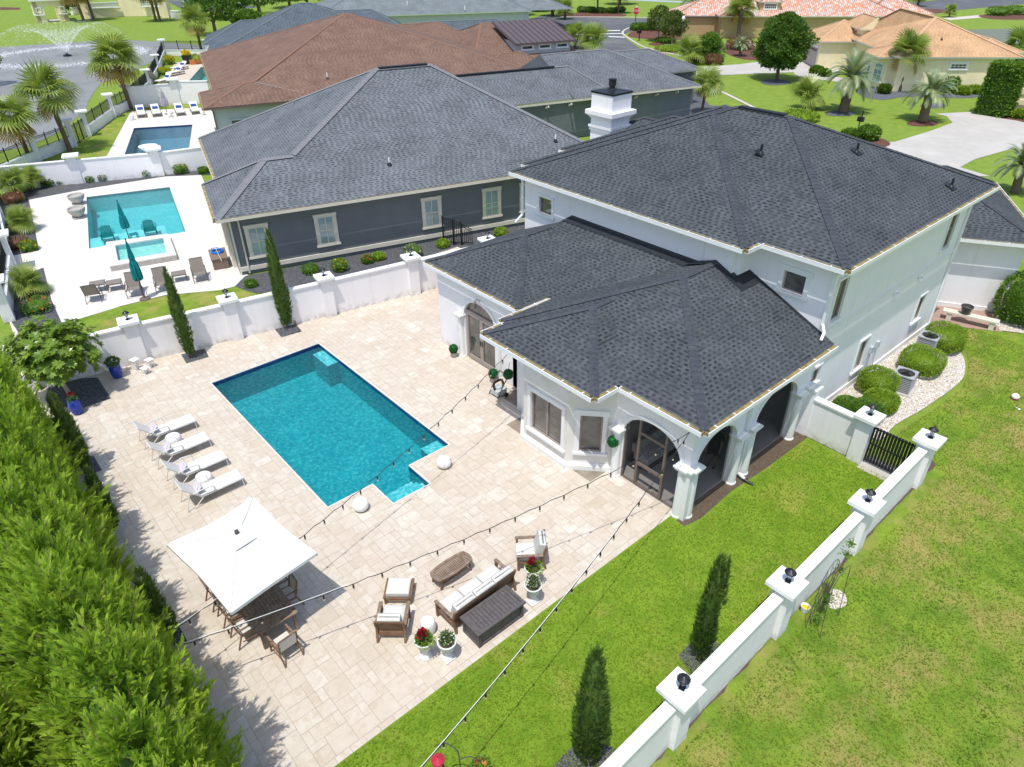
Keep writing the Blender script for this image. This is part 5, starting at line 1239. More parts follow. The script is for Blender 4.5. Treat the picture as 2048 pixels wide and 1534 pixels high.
DC = [(3.05, 12.95, 95, 'sling dining chair at the near end of the teak table, out in the sun'), (3.78, 14.4, 176, 'sling dining chair on the right side of the teak table, half shaded'), (2.5, 14.15, 2, 'sling dining chair on the left side of the teak table, nearest the gravel square'), (2.48, 15.05, -4, 'second sling dining chair on the hedge side, half hidden under the umbrella edge'), (3.8, 15.5, 183, 'sling dining chair hidden below the umbrella on the pool side'), (2.46, 15.85, 0, 'third sling dining chair on the hedge side below the umbrella')]
for i, (x, y, a, l) in enumerate(DC):
    if i == 0: place(dc, (x, y, 0), R_(a)); dc['label'] = l; dc['group'] = 'sling dining chairs round the teak table'
    else: dup(dc, (x, y, 0), R_(a), l)
# --- deep seating: armchair faces +y in local frame (seat front at +y, back at -y)
def deepseat(root, W, n, backrows=5):
    h = W/2
    def f(mb):
        mb.box(-h+.07, h-.07, .36, .40, .20, .31); mb.box(-h+.07, h-.07, -.36, -.32, .16, .31)
        for s in (-1, 1): mb.box(s*(h-.05)-.02, s*(h-.05)+.02, -.36, .40, .20, .31)
    part(root, 'frame', M['teak'], f)
    for s in (-1, 1):
        part(root, 'armrest', M['weather'], lambda mb: mb.box(s*(h-.035)-.05, s*(h-.035)+.05, -.38, .43, .575, .61))
        part(root, 'leg', M['teak'], lambda mb: mb.box(s*(h-.04)-.035, s*(h-.04)+.035, .34, .41, 0, .575))
        part(root, 'leg', M['teak'], lambda mb: mb.bar((s*(h-.04), -.33, .58), (s*(h-.04), -.46, 0), .06, .06))
    def f(mb):
        for s in (-1, 1): mb.bar((s*(h-.04), -.33, .4), (s*(h-.04), -.47, .88), .05, .06)
        for k in range(backrows+1): z = .36+k*.095; y = -.33-.14*(z-.4)/.48; mb.bar((-h+.04, y, z), (h-.04, y, z), .03 if k < backrows else .04, .045)
    part(root, 'slatted_back', M['teak'], f)
    w = (W-.2)/n
    for k in range(n):
        x0 = -h+.1+k*w
        cu = part(root, 'seat_cushion', M['cushion'], lambda mb: pillowy(mb, x0+.005, x0+w-.005, -.28, .44, .31, .46))
        def f(mb):
            t = XF(tr_(0, -.26, .47) @ rotx(R_(16))); pillowy(t.mb, x0+.005, x0+w-.005, -.09, .14, -.02, .50, crown=.015, b=.035); t.done(mb)
        bc = part(root, 'back_cushion', M['cushion'], f)
        def f(mb):
            q = .03
            mb.tube([(x0+q, -.26+q, .45), (x0+w-q, -.26+q, .45), (x0+w-q, .44-q, .45), (x0+q, .44-q, .45), (x0+q, -.26+q, .45)], .006, 5)
        m = MB(); f(m); m.build('piping', M['piping'], cu)
        def f(mb):
            T = tr_(0, -.26, .47) @ rotx(R_(16)); mb.tube([T @ Vector(p) for p in ((x0+.03, .135, -.0), (x0+.03, .135, .485), (x0+w-.03, .135, .485), (x0+w-.03, .135, 0))], .006, 5)
            mb.tube([T @ Vector(p) for p in ((x0+.03, -.08, -.0), (x0+.03, -.085, .485), (x0+w-.03, -.085, .485), (x0+w-.03, -.08, 0))], .006, 5)
        m = MB(); f(m); m.build('piping', M['piping'], bc)
so_ = thing('outdoor_sofa', 'three seat teak sofa with off white cushions behind the dark storage box', 'sofa'); deepseat(so_, 2.3, 3); place(so_, (7.95, 10.88, 0), R_(1.5))
a1 = thing('armchair', 'teak armchair with white cushions seen from behind, next to the ottoman', 'armchair', group='teak armchairs with white cushions'); deepseat(a1, .84, 1)
place(a1, (5.66, 11.68, 0), R_(-42)); dup(a1, (10.18, 11.03, 0), R_(52), 'teak armchair with white cushions turned left beside the coloured flower urns')
ot = thing('ottoman', 'square teak ottoman with thick white cushion in front of the armchair', 'ottoman')
part(ot, 'cushion', M['cushion'], lambda mb: pillowy(mb, -.34, .34, -.3, .3, .26, .42))
def f(mb):
    for s in (-1, 1): mb.box(s*.37-.035, s*.37+.035, -.36, .36, .25, .32)
    mb.box(-.33, .33, -.34, -.30, .16, .255); mb.box(-.33, .33, .30, .34, .16, .255)
part(ot, 'frame', M['teak'], f)
for sx in (-1, 1):
    for sy in (-1, 1): part(ot, 'leg', M['teak'], lambda mb: mb.box(sx*.36-.03, sx*.36+.03, sy*.31-.03, sy*.31+.03, 0, .25))
place(ot, (6.42, 12.55, 0), R_(-42))
ct = thing('coffee_table', 'oval ended weathered teak coffee table with lower slatted shelf', 'table')
def oval(L, W, b, n=8):
    P = [];
    for s, a0 in ((1, -1), (-1, 1)):
        for i in range(n+1): t = a0+2*i/n*(-a0); P.append((s*(L/2-b*(t*t)), t*W/2*(1)))
    return P
def f(mb):
    n = 19; L, W_ = 1.38, .60
    for i in range(n):
        x0 = -.58+i*1.16/n; x1 = x0+1.16/n-.02; wd = lambda x: (W_/2-.075)*(1-.12*(x/.6)**2); mb.box(x0, x1, -wd((x0+x1)/2), wd((x0+x1)/2), .405, .43)
part(ct, 'slats', M['weather'], f)
def f(mb):
    out = [(x*1.0, y) for x, y in [(.625, -.235), (.675, -.12), (.69, 0), (.675, .12), (.625, .235), (.32, .29), (0, .305), (-.32, .29), (-.625, .235), (-.675, .12), (-.69, 0), (-.675, -.12), (-.625, -.235), (-.32, -.29), (0, -.305), (.32, -.29)]]
    inn = [(x*.86, y*.74) for x, y in out]; mb.slab(out, [inn], (0, 0, .445), (1, 0, 0), (0, 1, 0), .045)
part(ct, 'rim', M['weather'], f)
part(ct, 'shelf', M['teak'], lambda mb: [mb.box(-.5+i*.053, -.465+i*.053, -.17, .17, .13, .15) for i in range(19)])
for sx in (-1, 1):
    for sy in (-1, 1): part(ct, 'leg', M['teak'], lambda mb: mb.bar((sx*.52, sy*.19, .41), (sx*.56, sy*.21, 0), .05, .05))
place(ct, (8.0, 12.11, 0), R_(1))
sb_ = thing('storage_box', 'dark grey brown resin deck storage box behind the sofa', 'storage box', (7.83, 9.96, 0))
def f(mb):
    x0, x1, y0, y1 = 7.03, 8.63, 9.6, 10.32
    mb.box(x0+.03, x1-.03, y0+.03, y1-.03, 0, .54)
    for x in (x0, x1-.09): mb.box(x, x+.09, y0-.005, y0+.085, 0, .56); mb.box(x, x+.09, y1-.085, y1+.005, 0, .56)
    for z in (.02, .47): mb.box(x0+.091, x1-.091, y0, y0+.03, z, z+.08); mb.box(x0, x0+.03, y0+.086, y1-.086, z, z+.08)
part(sb_, 'body', M['boxgrey'], f)
def f(mb):
    x0, x1, y0, y1 = 6.98, 8.68, 9.55, 10.37; mb.box(x0, x1, y0, y0+.09, .56, .62); mb.box(x0, x1, y1-.09, y1, .56, .62); mb.box(x0, x0+.1, y0+.091, y1-.091, .56, .62); mb.box(x1-.1, x1, y0+.091, y1-.091, .56, .62)
    for i in range(13): x = x0+.105+i*.115; mb.box(x, x+.102, y0+.092, y1-.092, .56, .611)
part(sb_, 'lid', M['boxgrey'], f)

# ------------------------------------------------------------ urns, pots, floor lanterns
def leafball(nm, c, r, n, mat, parent, size, T=LEAF, squash=1.0, up=.3, inner=.75, seed=0):
    np.random.seed(seed+int(abs(c[0]*31+c[1]*17)*10) % 9999); d = rand_dir(n); rad = r*(inner+(1-inner)*np.random.rand(n))[:, None]
    P = np.array(c)+d*rad*np.array([1, 1, squash]); D = d+rand_dir(n)*.9; D[:, 2] += up
    V, F = scatter(T[0], T[1], P, D, size*(.7+.6*np.random.rand(n)), np.random.uniform(-1.2, 1.2, n)); o_ = Vector((0, 0, 0)); p = parent
    while p is not None: o_ += p.location; p = p.parent
    return npmesh(nm, V-np.array(o_), F, mat, parent)
M['lf_dark'] = leafmat('dark shrub leaves', (.035, .095, .012), (.075, .17, .02), (.12, .22, .03))
M['lf_mid'] = leafmat('green leaves', (.06, .15, .015), (.13, .26, .03), (.17, .30, .035))
M['lf_bright'] = leafmat('bright leaves', (.15, .28, .02), (.27, .40, .03), (.34, .44, .045))
M['lf_lime'] = leafmat('lime leaves', (.32, .42, .04), (.22, .34, .04))
M['lf_red'] = leafmat('plum leaves', (.16, .05, .045), (.26, .12, .08), (.10, .11, .03))
M['fl_red'] = leafmat('crimson petals', (.42, .01, .04), (.28, .01, .05), trans=.2); M['fl_white'] = leafmat('white petals', (.80, .78, .62), (.84, .82, .74), trans=.2)
M['fl_yellow'] = leafmat('yellow petals', (.85, .68, .02), (.80, .58, .01), trans=.2); M['fl_pink'] = leafmat('pink petals', (.75, .09, .16), (.62, .06, .12), trans=.2); M['fl_orange'] = leafmat('orange petals', (.85, .22, .06), (.8, .3, .12), trans=.2)
M['bark'] = pm('brown bark', (.20, .145, .10), (.13, .09, .065), 8, .95, .8, 30); M['barkgrey'] = pm('pale grey bark', (.42, .38, .32), (.32, .28, .23), 8, .95, .5, 30)
M['topiary'] = leafmat('artificial boxwood', (.005, .085, .018), (.01, .16, .035), trans=.1, gloss=.4)
PET = (np.array([[0, -.5, 0], [.6, -.3, .1], [.6, .3, .1], [0, .5, 0]]), np.array([[0, 1, 2, 3]]))
def urn(x, y, kind, label):
    t = thing('urn_planter', label, 'planter', (x, y, 0), 'white pedestal urns with flowers')
    part(t, 'plinth', M['urn'], lambda mb: mb.box(x-.16, x+.16, y-.16, y+.16, 0, .06)) if kind != 'round' else part(t, 'plinth', M['urn'], lambda mb: mb.lathe([(.165, 0), (.165, .06), (.12, .08)], (x, y, 0), 24))
    part(t, 'bowl', M['urn'], lambda mb: mb.lathe([(.13, .06), (.14, .1), (.08, .18), (.07, .28), (.11, .34), (.17, .42), (.19, .56), (.205, .66), (.26, .69), (.26, .72), (.23, .725), (.21, .69), (.001, .68)], (x, y, 0), 28), smooth=False)
    part(t, 'soil', M['soil'], lambda mb: mb.lathe([(.205, .695), (.001, .70)], (x, y, 0), 16, caps=False))
    return t
def flowers(nm, c, r, n, mat, parent, s): return leafball(nm, c, r, n, mat, parent, s, PET, .6, 1.2, .6)
u1 = urn(5.80, 10.36, 'round', 'white urn with crimson and lime plants left of the other urn by the stool'); u2 = urn(6.22, 9.92, 'sq', 'white square based urn with white flowers at the left end of the storage box')
u3 = urn(9.18, 9.80, 'sq', 'white square based urn with sparse white flowers right of the storage box'); u4 = urn(9.62, 10.28, 'round', 'white urn with crimson flowers in front of the left turned armchair')
def potplant(x, y, kind, label, z=.70):
    t = thing('potted_plant', label, 'plant', (x, y, z), 'flowers in the white urns')
    if kind == 'red':
        leafball('foliage', (x, y, z+.06), .2, 500, M['lf_mid'], t, .075); leafball('trailing_leaves', (x+.02, y-.08, z+.02), .22, 130, M['lf_lime'], t, .08, squash=.35); flowers('blooms', (x, y+.04, z+.22), .13, 90, M['fl_red'], t, .1)
    else:
        leafball('foliage', (x, y, z+.17), .2, 420, M['lf_dark'], t, .06, inner=.4); leafball('blooms', (x, y, z+.2), .21, 90 if kind == 'white' else 130, M['fl_white'], t, .045, PET); mb = MB()
        for i in range(9): a = i*.7; mb.tube([(x, y, z), (x+.13*math.cos(a), y+.13*math.sin(a), z+.28)], .006, 4)
        mb.build('stems', M['bark'], t)
potplant(5.80, 10.36, 'red', 'crimson and lime plant in the round based urn by the ceramic stool'); potplant(6.22, 9.92, 'white', 'leafy white flowered plant in the urn at the left end of the box'); potplant(9.18, 9.80, 'white2', 'sparse white flowered plant in the urn right of the storage box'); potplant(9.62, 10.28, 'red', 'crimson flowered plant in the urn before the left turned armchair')
def potlathe(x, y, prof, mat, label, cat='pot', nm='glazed_pot', n=28, grp=None):
    mb = MB(); mb.lathe(prof, (0, 0, 0), n); o = mb.build(nm, mat, None, smooth=True); o.location = (x, y, 0); return tag(o, label, cat, grp)
bp = [(.15, 0), (.2, .08), (.24, .3), (.235, .5), (.2, .62), (.21, .66), (.17, .66), (.15, .6), (.001, .58)]
potlathe(3.78, 30.72, bp, M['blueglaze'], 'tall cobalt blue pot by the rear wall near the dark gravel bed', grp='cobalt blue pots'); potlathe(1.75, 28.9, bp, M['blueglaze'], 'cobalt blue pot half hidden by the tall hedge with red flowers', grp='cobalt blue pots')
t = thing('potted_plant', 'leafy green plant in the cobalt pot by the rear wall', 'plant', (3.78, 30.72, .6)); leafball('foliage', (3.78, 30.72, .78), .26, 500, M['lf_dark'], t, .1, squash=.7)
t = thing('potted_plant', 'red geranium in the cobalt pot beside the hedge', 'plant', (1.75, 28.9, .6)); leafball('foliage', (1.75, 28.9, .72), .15, 160, M['lf_mid'], t, .08); flowers('blooms', (1.75, 28.9, .95), .1, 60, M['fl_red'], t, .08)
def floorlantern(x, y, w, h, label):
    t = thing('floor_lantern', label, 'lantern', (x, y, 0), 'white geometric floor lanterns'); F = Fr(x, y, 20)
    def f(mb):
        C = [(-w, -w), (w, -w), (w, w), (-w, w)]
        for i in range(4):
            a, b = C[i], C[(i+1) % 4]; r_ = .012
            mb.bar(F(*a, .01), F(*b, .01), .02, .02); mb.bar(F(*a, 0), F(*a, h), .02, .02); m_ = ((a[0]+b[0])/2, (a[1]+b[1])/2)
            mb.bar(F(*a, 0), F(*m_, h*.5), r_, r_); mb.bar(F(*b, 0), F(*m_, h*.5), r_, r_); mb.bar(F(*a, h), F(*m_, h*.5), r_, r_); mb.bar(F(*b, h), F(*m_, h*.5), r_, r_)
    part(t, 'frame', M['trim'], f); part(t, 'roof_plate', M['trim'], lambda mb: mb.obox(F(-w-.04, -w-.04, h), F.u*(2*w+.08), F.v_*(2*w+.08), (0, 0, .02)))
    part(t, 'ring', M['alu'], lambda mb: mb.lathe([(.05, h+.02), (.05, h+.05), (.02, h+.07), (.012, h+.12)], (x, y, 0), 10)); part(t, 'candle', M['ceram'], lambda mb: mb.lathe([(.035, .02), (.035, h*.45)], (x, y, 0), 12))
floorlantern(4.62, 30.78, .12, .52, 'tallest white open frame lantern on the paving by the rear wall'); floorlantern(5.15, 30.6, .11, .38, 'middle sized white lantern right of its two neighbours by the rear wall'); floorlantern(4.8, 30.2, .11, .28, 'smallest white open frame lantern, standing in front of the other two')
# topiary balls in small stone pots
def ballpot(x, y, label, label2):
    potlathe(x, y, [(.13, 0), (.15, .22), (.17, .24), (.14, .24), (.001, .22)], M['potstone'], label2, nm='stone_pot', grp='small stone pots by the french doors')
    t = thing('topiary_ball', label, 'topiary', (x, y, .24), 'clipped green boxwood balls'); leafball('leaves', (x, y, .42), .2, 1500, M['topiary'], t, .035, inner=.85); part(t, 'core', M['topiary'], lambda mb: blob_core(mb, (x, y, .42), .185, .185, n=16, amp=.02))
ballpot(15.78, 22.3, 'green boxwood ball left of the french doors', 'small stone pot left of the french doors'); ballpot(15.78, 19.5, 'green boxwood ball right of the french doors', 'small stone pot right of the french doors')
for p, l in (((15.0, 17.6, 1.62), 'green boxwood ball hung on the wall above the hose reel'), ((14.95, 12.05, 1.55), 'green boxwood ball hung between the bay window and the screened arch')):
    t = thing('topiary_ball', l, 'topiary', p, 'clipped green boxwood balls'); leafball('leaves', p, .2, 1300, M['topiary'], t, .035, inner=.85); part(t, 'core', M['topiary'], lambda mb: blob_core(mb, p, .185, .185, n=16, amp=.02)); part(t, 'chain', M['black'], lambda mb: mb.bar((p[0], p[1], p[2]+.18), (p[0]+.1, p[1], p[2]+.5), .012, .012))
# hose reel / pool cleaner cart
hr = thing('pool_cleaner', 'grey wheeled robotic pool cleaner cart with coiled cable by the wall', 'pool cleaner', (15.3, 18.6, 0))
def f(mb):
    mb.box(15.05, 15.55, 18.35, 18.8, .12, .34); mb.lathe([(.16, .34), (.14, .45), (.05, .47)], (15.3, 18.58, 0), 14)
part(hr, 'body', M['palewall'], f)
part(hr, 'frame', M['gunmetal'], lambda mb: [mb.tube([(15.02, y, .05), (15.3, y, .55), (15.6, y, .95)], .025, 8) for y in (18.3, 18.86)]+[mb.tube([(15.6, 18.3, .95), (15.6, 18.86, .95)], .02, 8)])
part(hr, 'cable', M['black'], lambda mb: [mb.tube([(15.3+(.2+.03*k)*math.cos(a), 18.58+.03*math.sin(a*3), .5+(.2+.03*k)*math.sin(a)) for a in [2*math.pi*i/20 for i in range(21)]], .013, 6) for k in range(4)])
for y in (18.26, 18.9): part(hr, 'wheel', M['black'], lambda mb: mb.tube([(15.45, y-.03, .1), (15.45, y+.03, .1)], .1, 16))
# covered grill
gl = thing('grill', 'round grill under a black fabric cover standing on an orange cart by the rear wall', 'grill', (19.9, 27.9, 0)); part(gl, 'cover', M['black'], lambda mb: mb.lathe([(.48, .55), (.46, .85), (.42, .95), (.2, 1.12), (.05, 1.15)], (19.9, 27.9, 0), 9)); part(gl, 'pot', pm('orange clay', (.50, .19, .05), (.4, .14, .04), 6), lambda mb: mb.lathe([(.2, .12), (.28, .25), (.28, .5), (.2, .56)], (19.9, 27.9, 0), 16)); part(gl, 'stand', M['black'], lambda mb: mb.lathe([(.3, 0), (.3, .04), (.08, .1), (.08, .14)], (19.9, 27.9, 0), 12))

# ------------------------------------------------------------ string lights (real cables hanging in space)
def cable(A, B, sag, n, label, wire=None, wmat='white'):
    A, B = Vector(A), Vector(B); t = thing('string_light', label, 'string lights', A, 'string lights across the patio'); L = (B-A).length
    f = lambda s: A.lerp(B, s)-Vector((0, 0, 4*sag*s*(1-s)))
    side = (B-A).cross(Vector((0, 0, 1))).normalized()
    N = int(L/.18); pts = []
    for i in range(N+1): s = i/N; w = abs(math.sin(s*n*math.pi)); pts.append(f(s)-Vector((0, 0, .05*w)))
    part(t, 'cord', M['black'], lambda mb: mb.tube(pts, .011, 5))
    if wire: part(t, 'support_wire', M['trim'], lambda mb: mb.tube([A.lerp(B, wire[0]+(wire[1]-wire[0])*i/14)-Vector((0, 0, 4*sag*(wire[0]+(wire[1]-wire[0])*i/14)*(1-(wire[0]+(wire[1]-wire[0])*i/14))-.012)) for i in range(15)], .008, 5))
    for i in range(n):
        s = (i+.5)/n; p = f(s)-Vector((0, 0, .05))
        b = part(t, 'socket', M['black'], lambda mb: mb.tube([p, p-Vector((0, 0, .035)), p-Vector((0, 0, .12))], [.012, .024, .026], 7)); m = MB(); m.lathe([(.018, -.12), (.03, -.15), (.026, -.185), (.008, -.2)], p, 8); m.build('bulb', BULB, b)
BULB = pm('pale glass bulb', (.62, .52, .36), rough=.15)
HK = Vector((15.0, 9.2, 3.55))
cable(HK, g(352, 1292, 2.1), .45, 19, 'string lights from the porch corner over the sofa group to the hedge', (.72, 1)); cable((15.0, 16.9, 3.45), g(350, 1256, 2.1), .55, 20, 'string lights from the bay corner over the pool and umbrella', (.8, 1)); cable(HK, g(815, 1565, 2.7), .35, 18, 'string lights from the porch corner out over the patio lawn', (.35, 1))
# bird feeder on a shepherd's hook
bf = thing('bird_feeder', 'red roofed bird feeder hanging from a curved iron hook at the bottom edge', 'bird feeder', (4.3, 7.0, 0)); fp = g(875, 1515, 1.6)
part(bf, 'hook', M['gunmetal'], lambda mb: [mb.tube(smoothloop([Vector((fp.x+.32, fp.y-.35, 0)), Vector((fp.x+.32, fp.y-.35, 1.5)), Vector((fp.x+.3, fp.y-.3, 1.95)), Vector((fp.x+.16, fp.y-.1, 2.1)), Vector((fp.x+.0, fp.y+.06, 1.95))], 6, False), .014, 6), mb.tube(smoothloop([Vector((fp.x+.32, fp.y-.35, 1.6)), Vector((fp.x+.5, fp.y-.5, 1.72)), Vector((fp.x+.66, fp.y-.64, 1.5))], 6, False), .012, 6)])
part(bf, 'roof', pm('red metal roof', (.50, .03, .06), rough=.35), lambda mb: mb.lathe([(.155, 1.5), (.15, 1.53), (.02, 1.62), (.012, 1.66)], (fp.x, fp.y, 0), 10)); part(bf, 'seed_tube', BULB, lambda mb: mb.lathe([(.08, 1.15), (.08, 1.5)], (fp.x, fp.y, 0), 10)); part(bf, 'tray', M['fl_red'], lambda mb: mb.lathe([(.13, 1.1), (.14, 1.15), (.001, 1.14)], (fp.x, fp.y, 0), 10))
hb = thing('hanging_basket', 'hanging basket of salmon flowers on the iron hook at the bottom edge', 'hanging basket', (fp.x+.66, fp.y-.64, 1.3)); leafball('foliage', (fp.x+.66, fp.y-.66, 1.3), .2, 350, M['lf_mid'], hb, .08); flowers('blooms', (fp.x+.64, fp.y-.62, 1.42), .15, 50, M['fl_orange'], hb, .06)

# ------------------------------------------------------------ person inside the screened porch
pe = thing('person', 'person in dark shorts and shirt standing inside the screened porch', 'person', (18.1, 10.02, .03))
def skinbody():
    J = {'pelvis': (0, 0, .95, .135), 'chest': (0, 0, 1.28, .15), 'neck': (0, 0, 1.50, .06), 'head0': (.01, 0, 1.58, .075), 'head': (.02, 0, 1.68, .09), 'top': (.015, 0, 1.76, .065)}
    E = [('pelvis', 'chest'), ('chest', 'neck'), ('neck', 'head0'), ('head0', 'head'), ('head', 'top')]
    for s, k in ((1, 'l'), (-1, 'r')):
        J.update({'hip'+k: (0, .1*s, .88, .1), 'knee'+k: (.02, .11*s, .5, .06), 'ank'+k: (-.01, .12*s, .09, .042), 'toe'+k: (.17, .13*s, .035, .035), 'sh'+k: (0, .19*s, 1.42, .06), 'el'+k: (.02, .26*s, 1.14, .042), 'wr'+k: (.15, .24*s, .92, .03), 'pa'+k: (.2, .235*s, .85, .03)})
        E += [('pelvis', 'hip'+k), ('hip'+k, 'knee'+k), ('knee'+k, 'ank'+k), ('ank'+k, 'toe'+k), ('chest', 'sh'+k), ('sh'+k, 'el'+k), ('el'+k, 'wr'+k), ('wr'+k, 'pa'+k)]
        for j, dy in enumerate((-.024, -.008, .008, .024)): J['f%s%d' % (k, j)] = (.24, .235*s+dy, .80, .009); J['g%s%d' % (k, j)] = (.245, .235*s+dy, .755+.006*(j % 3), .007); E += [('pa'+k, 'f%s%d' % (k, j)), ('f%s%d' % (k, j), 'g%s%d' % (k, j))]
        J['th'+k] = (.235, .235*s-.04*s, .86, .009); E.append(('pa'+k, 'th'+k))
    return J, E
J, E_ = skinbody(); names_ = list(J); me = bpy.data.meshes.new('body'); me.from_pydata([J[n][:3] for n in names_], [(names_.index(a), names_.index(b)) for a, b in E_], []); ob = bpy.data.objects.new('body', me); COL.objects.link(ob); ob.parent = pe
sk = ob.modifiers.new('s', 'SKIN'); ob.modifiers.new('d', 'SUBSURF').levels = 1
for i, n in enumerate(names_): v = me.skin_vertices[0].data[i]; v.radius = (J[n][3], J[n][3]); v.use_root = (n == 'pelvis')
me.materials.append(M['skin'])
M['darkcloth'] = pm('dark cloth', (.015, .016, .022), (.02, .02, .03), 8, .95)
def f(mb):
    mb.grid([[Vector((a*math.cos(t), b*math.sin(t)+c, z)) for t in [2*math.pi*i/16 for i in range(16)]] for a, b, c, z in ((.145, .19, 0, .84), (.15, .2, 0, .95), (.15, .19, 0, 1.1), (.17, .22, 0, 1.32), (.13, .2, 0, 1.44), (.07, .08, 0, 1.5))], 0, True)
    for s in (-1, 1): mb.tube([(0, .15*s, 1.42), (.01, .23*s, 1.3), (.02, .26*s, 1.18)], [.085, .075, .068], 10, caps=False)
m = MB(); f(m); o = m.build('shirt', M['darkcloth'], pe); o.location = (0, 0, 0)
for v in o.data.vertices: v.co += Vector(pe.location)
m = MB()
for s in (-1, 1): m.tube([(0, .07*s, .98), (.0, .1*s, .8), (.01, .11*s, .52)], [.12, .125, .11], 12, caps=False)
o = m.build('shorts', M['darkcloth'], pe)
for v in o.data.vertices: v.co += Vector(pe.location)
m = MB(); blob_core(m, (-.005, 0, 1.70), .098, .105, n=14, amp=.02); o = m.build('hair', M['bark'], pe)
for v in o.data.vertices: v.co += Vector(pe.location)
for s in (-1, 1):
    m = MB(); m.grid([[Vector((x, .125*s+b*math.cos(t), max(.0, h*math.sin(t)+.03))) for t in [2*math.pi*i/10 for i in range(10)]] for x, b, h in ((-.07, .03, .03), (-.04, .045, .06), (.08, .05, .05), (.2, .035, .03))], 0, True, True); o = m.build('shoe', M['black'], pe)
    for v in o.data.vertices: v.co += Vector(pe.location)
pe.rotation_euler = (0, 0, R_(200))
# things seen through the porch screens
t = thing('porch_sofa', 'pale cushioned bench seat inside the screened porch by the door', 'sofa', (16.9, 11.3, 0)); part(t, 'seat', M['cushion'], lambda mb: pillowy(mb, 16.1, 17.9, 11.35, 12.0, .2, .48)); part(t, 'back', M['cushion'], lambda mb: pillowy(mb, 16.1, 17.9, 11.9, 12.12, .48, .85)); part(t, 'frame', M['gunmetal'], lambda mb: mb.box(16.05, 17.95, 11.3, 12.15, .05, .2))
t = potlathe(20.2, 10.4, [(.1, 0), (.24, .15), (.3, .4), (.22, .6), (.12, .66), (.16, .72), (.1, .85), (.03, 1.1), (.005, 1.15)], M['gunmetal'], 'round bellied dark finial lantern inside the right screened arch', 'lantern', 'porch_lantern')
# ------------------------------------------------------------ planting
def hz(b, t, z0=0):
    B = g(*b, z0); d = ray(*t); k = math.hypot(B.x, B.y)/math.hypot(d.x, d.y); return CAMH+d.z*k
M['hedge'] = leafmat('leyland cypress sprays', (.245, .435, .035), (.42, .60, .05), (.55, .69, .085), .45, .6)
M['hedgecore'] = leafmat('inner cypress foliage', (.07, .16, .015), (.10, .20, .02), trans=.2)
M['cyp'] = leafmat('italian cypress', (.055, .12, .02), (.10, .185, .03), (.15, .20, .045), .2, .7)
M['palm'] = leafmat('fan palm leaves', (.16, .25, .045), (.30, .40, .08), (.44, .46, .11), .35, .35); M['palmdry'] = leafmat('dry palm leaves', (.42, .26, .06), (.34, .20, .06), trans=.3)
M['pindo'] = leafmat('pindo palm leaves', (.15, .22, .10), (.27, .345, .19), (.40, .41, .22), .25, .35)
M['spruce'] = leafmat('blue spruce', (.10, .19, .17), (.17, .28, .26), trans=.15); M['myrtle'] = leafmat('crape myrtle leaves', (.05, .10, .02), (.11, .16, .03), (.16, .15, .04))
SPR = blade_spray(6, 1.0, .5, .042, -.05, .40)
def np_off(parent):
    o_ = Vector((0, 0, 0)); p = parent
    while p is not None: o_ += p.location; p = p.parent
    return np.array(o_)
def profile_crown(nm, c, h, rf, n, size, mat, parent, T, up=.8, jit=.5, inner=.55, seed=1, z0=.2, lumps=.18, hang=0):
    """foliage spread through a crown of revolution r = rf(t), t = 0 bottom .. 1 top"""
    np.random.seed(seed); t = np.random.rand(n*3); w = np.array([rf(x) for x in t]); keep = np.random.rand(n*3) < (w/w.max()*.85+.15); t = t[keep][:n]; n = len(t); w = np.array([rf(x) for x in t])
    a = np.random.rand(n)*2*np.pi; ph = np.random.rand(6)*6.28
    lump = 1+lumps*(np.sin(3*a+7*t+ph[0])+.8*np.sin(5*a-11*t+ph[1])+.7*np.sin(2*a+19*t+ph[2])+.6*np.sin(9*a+25*t+ph[3]))
    rad = w*lump*(inner+(1-inner)*np.random.rand(n)**.5)
    P = np.stack([c[0]+rad*np.cos(a), c[1]+rad*np.sin(a), c[2]+z0+t*(h-z0)], 1)
    D = np.stack([np.cos(a), np.sin(a), np.full(n, up)+t*.6], 1)+np.random.normal(0, jit, (n, 3))
    N = np.stack([np.cos(a)*.9, np.sin(a)*.9, np.full(n, .8)], 1)
    V, F = scatter(T[0], T[1], P, D, size*(.65+.7*np.random.rand(n)), np.random.normal(0, .6, n), up=N)
    return npmesh(nm, V-np_off(parent), F, mat, parent)
def trunk(parent, pts, r0, r1, mat, nm='trunk', n=10):
    mb = MB(); k = len(pts)-1; mb.tube(pts, [r0+(r1-r0)*i/k for i in range(k+1)], n); return mb.build(nm, mat, parent)
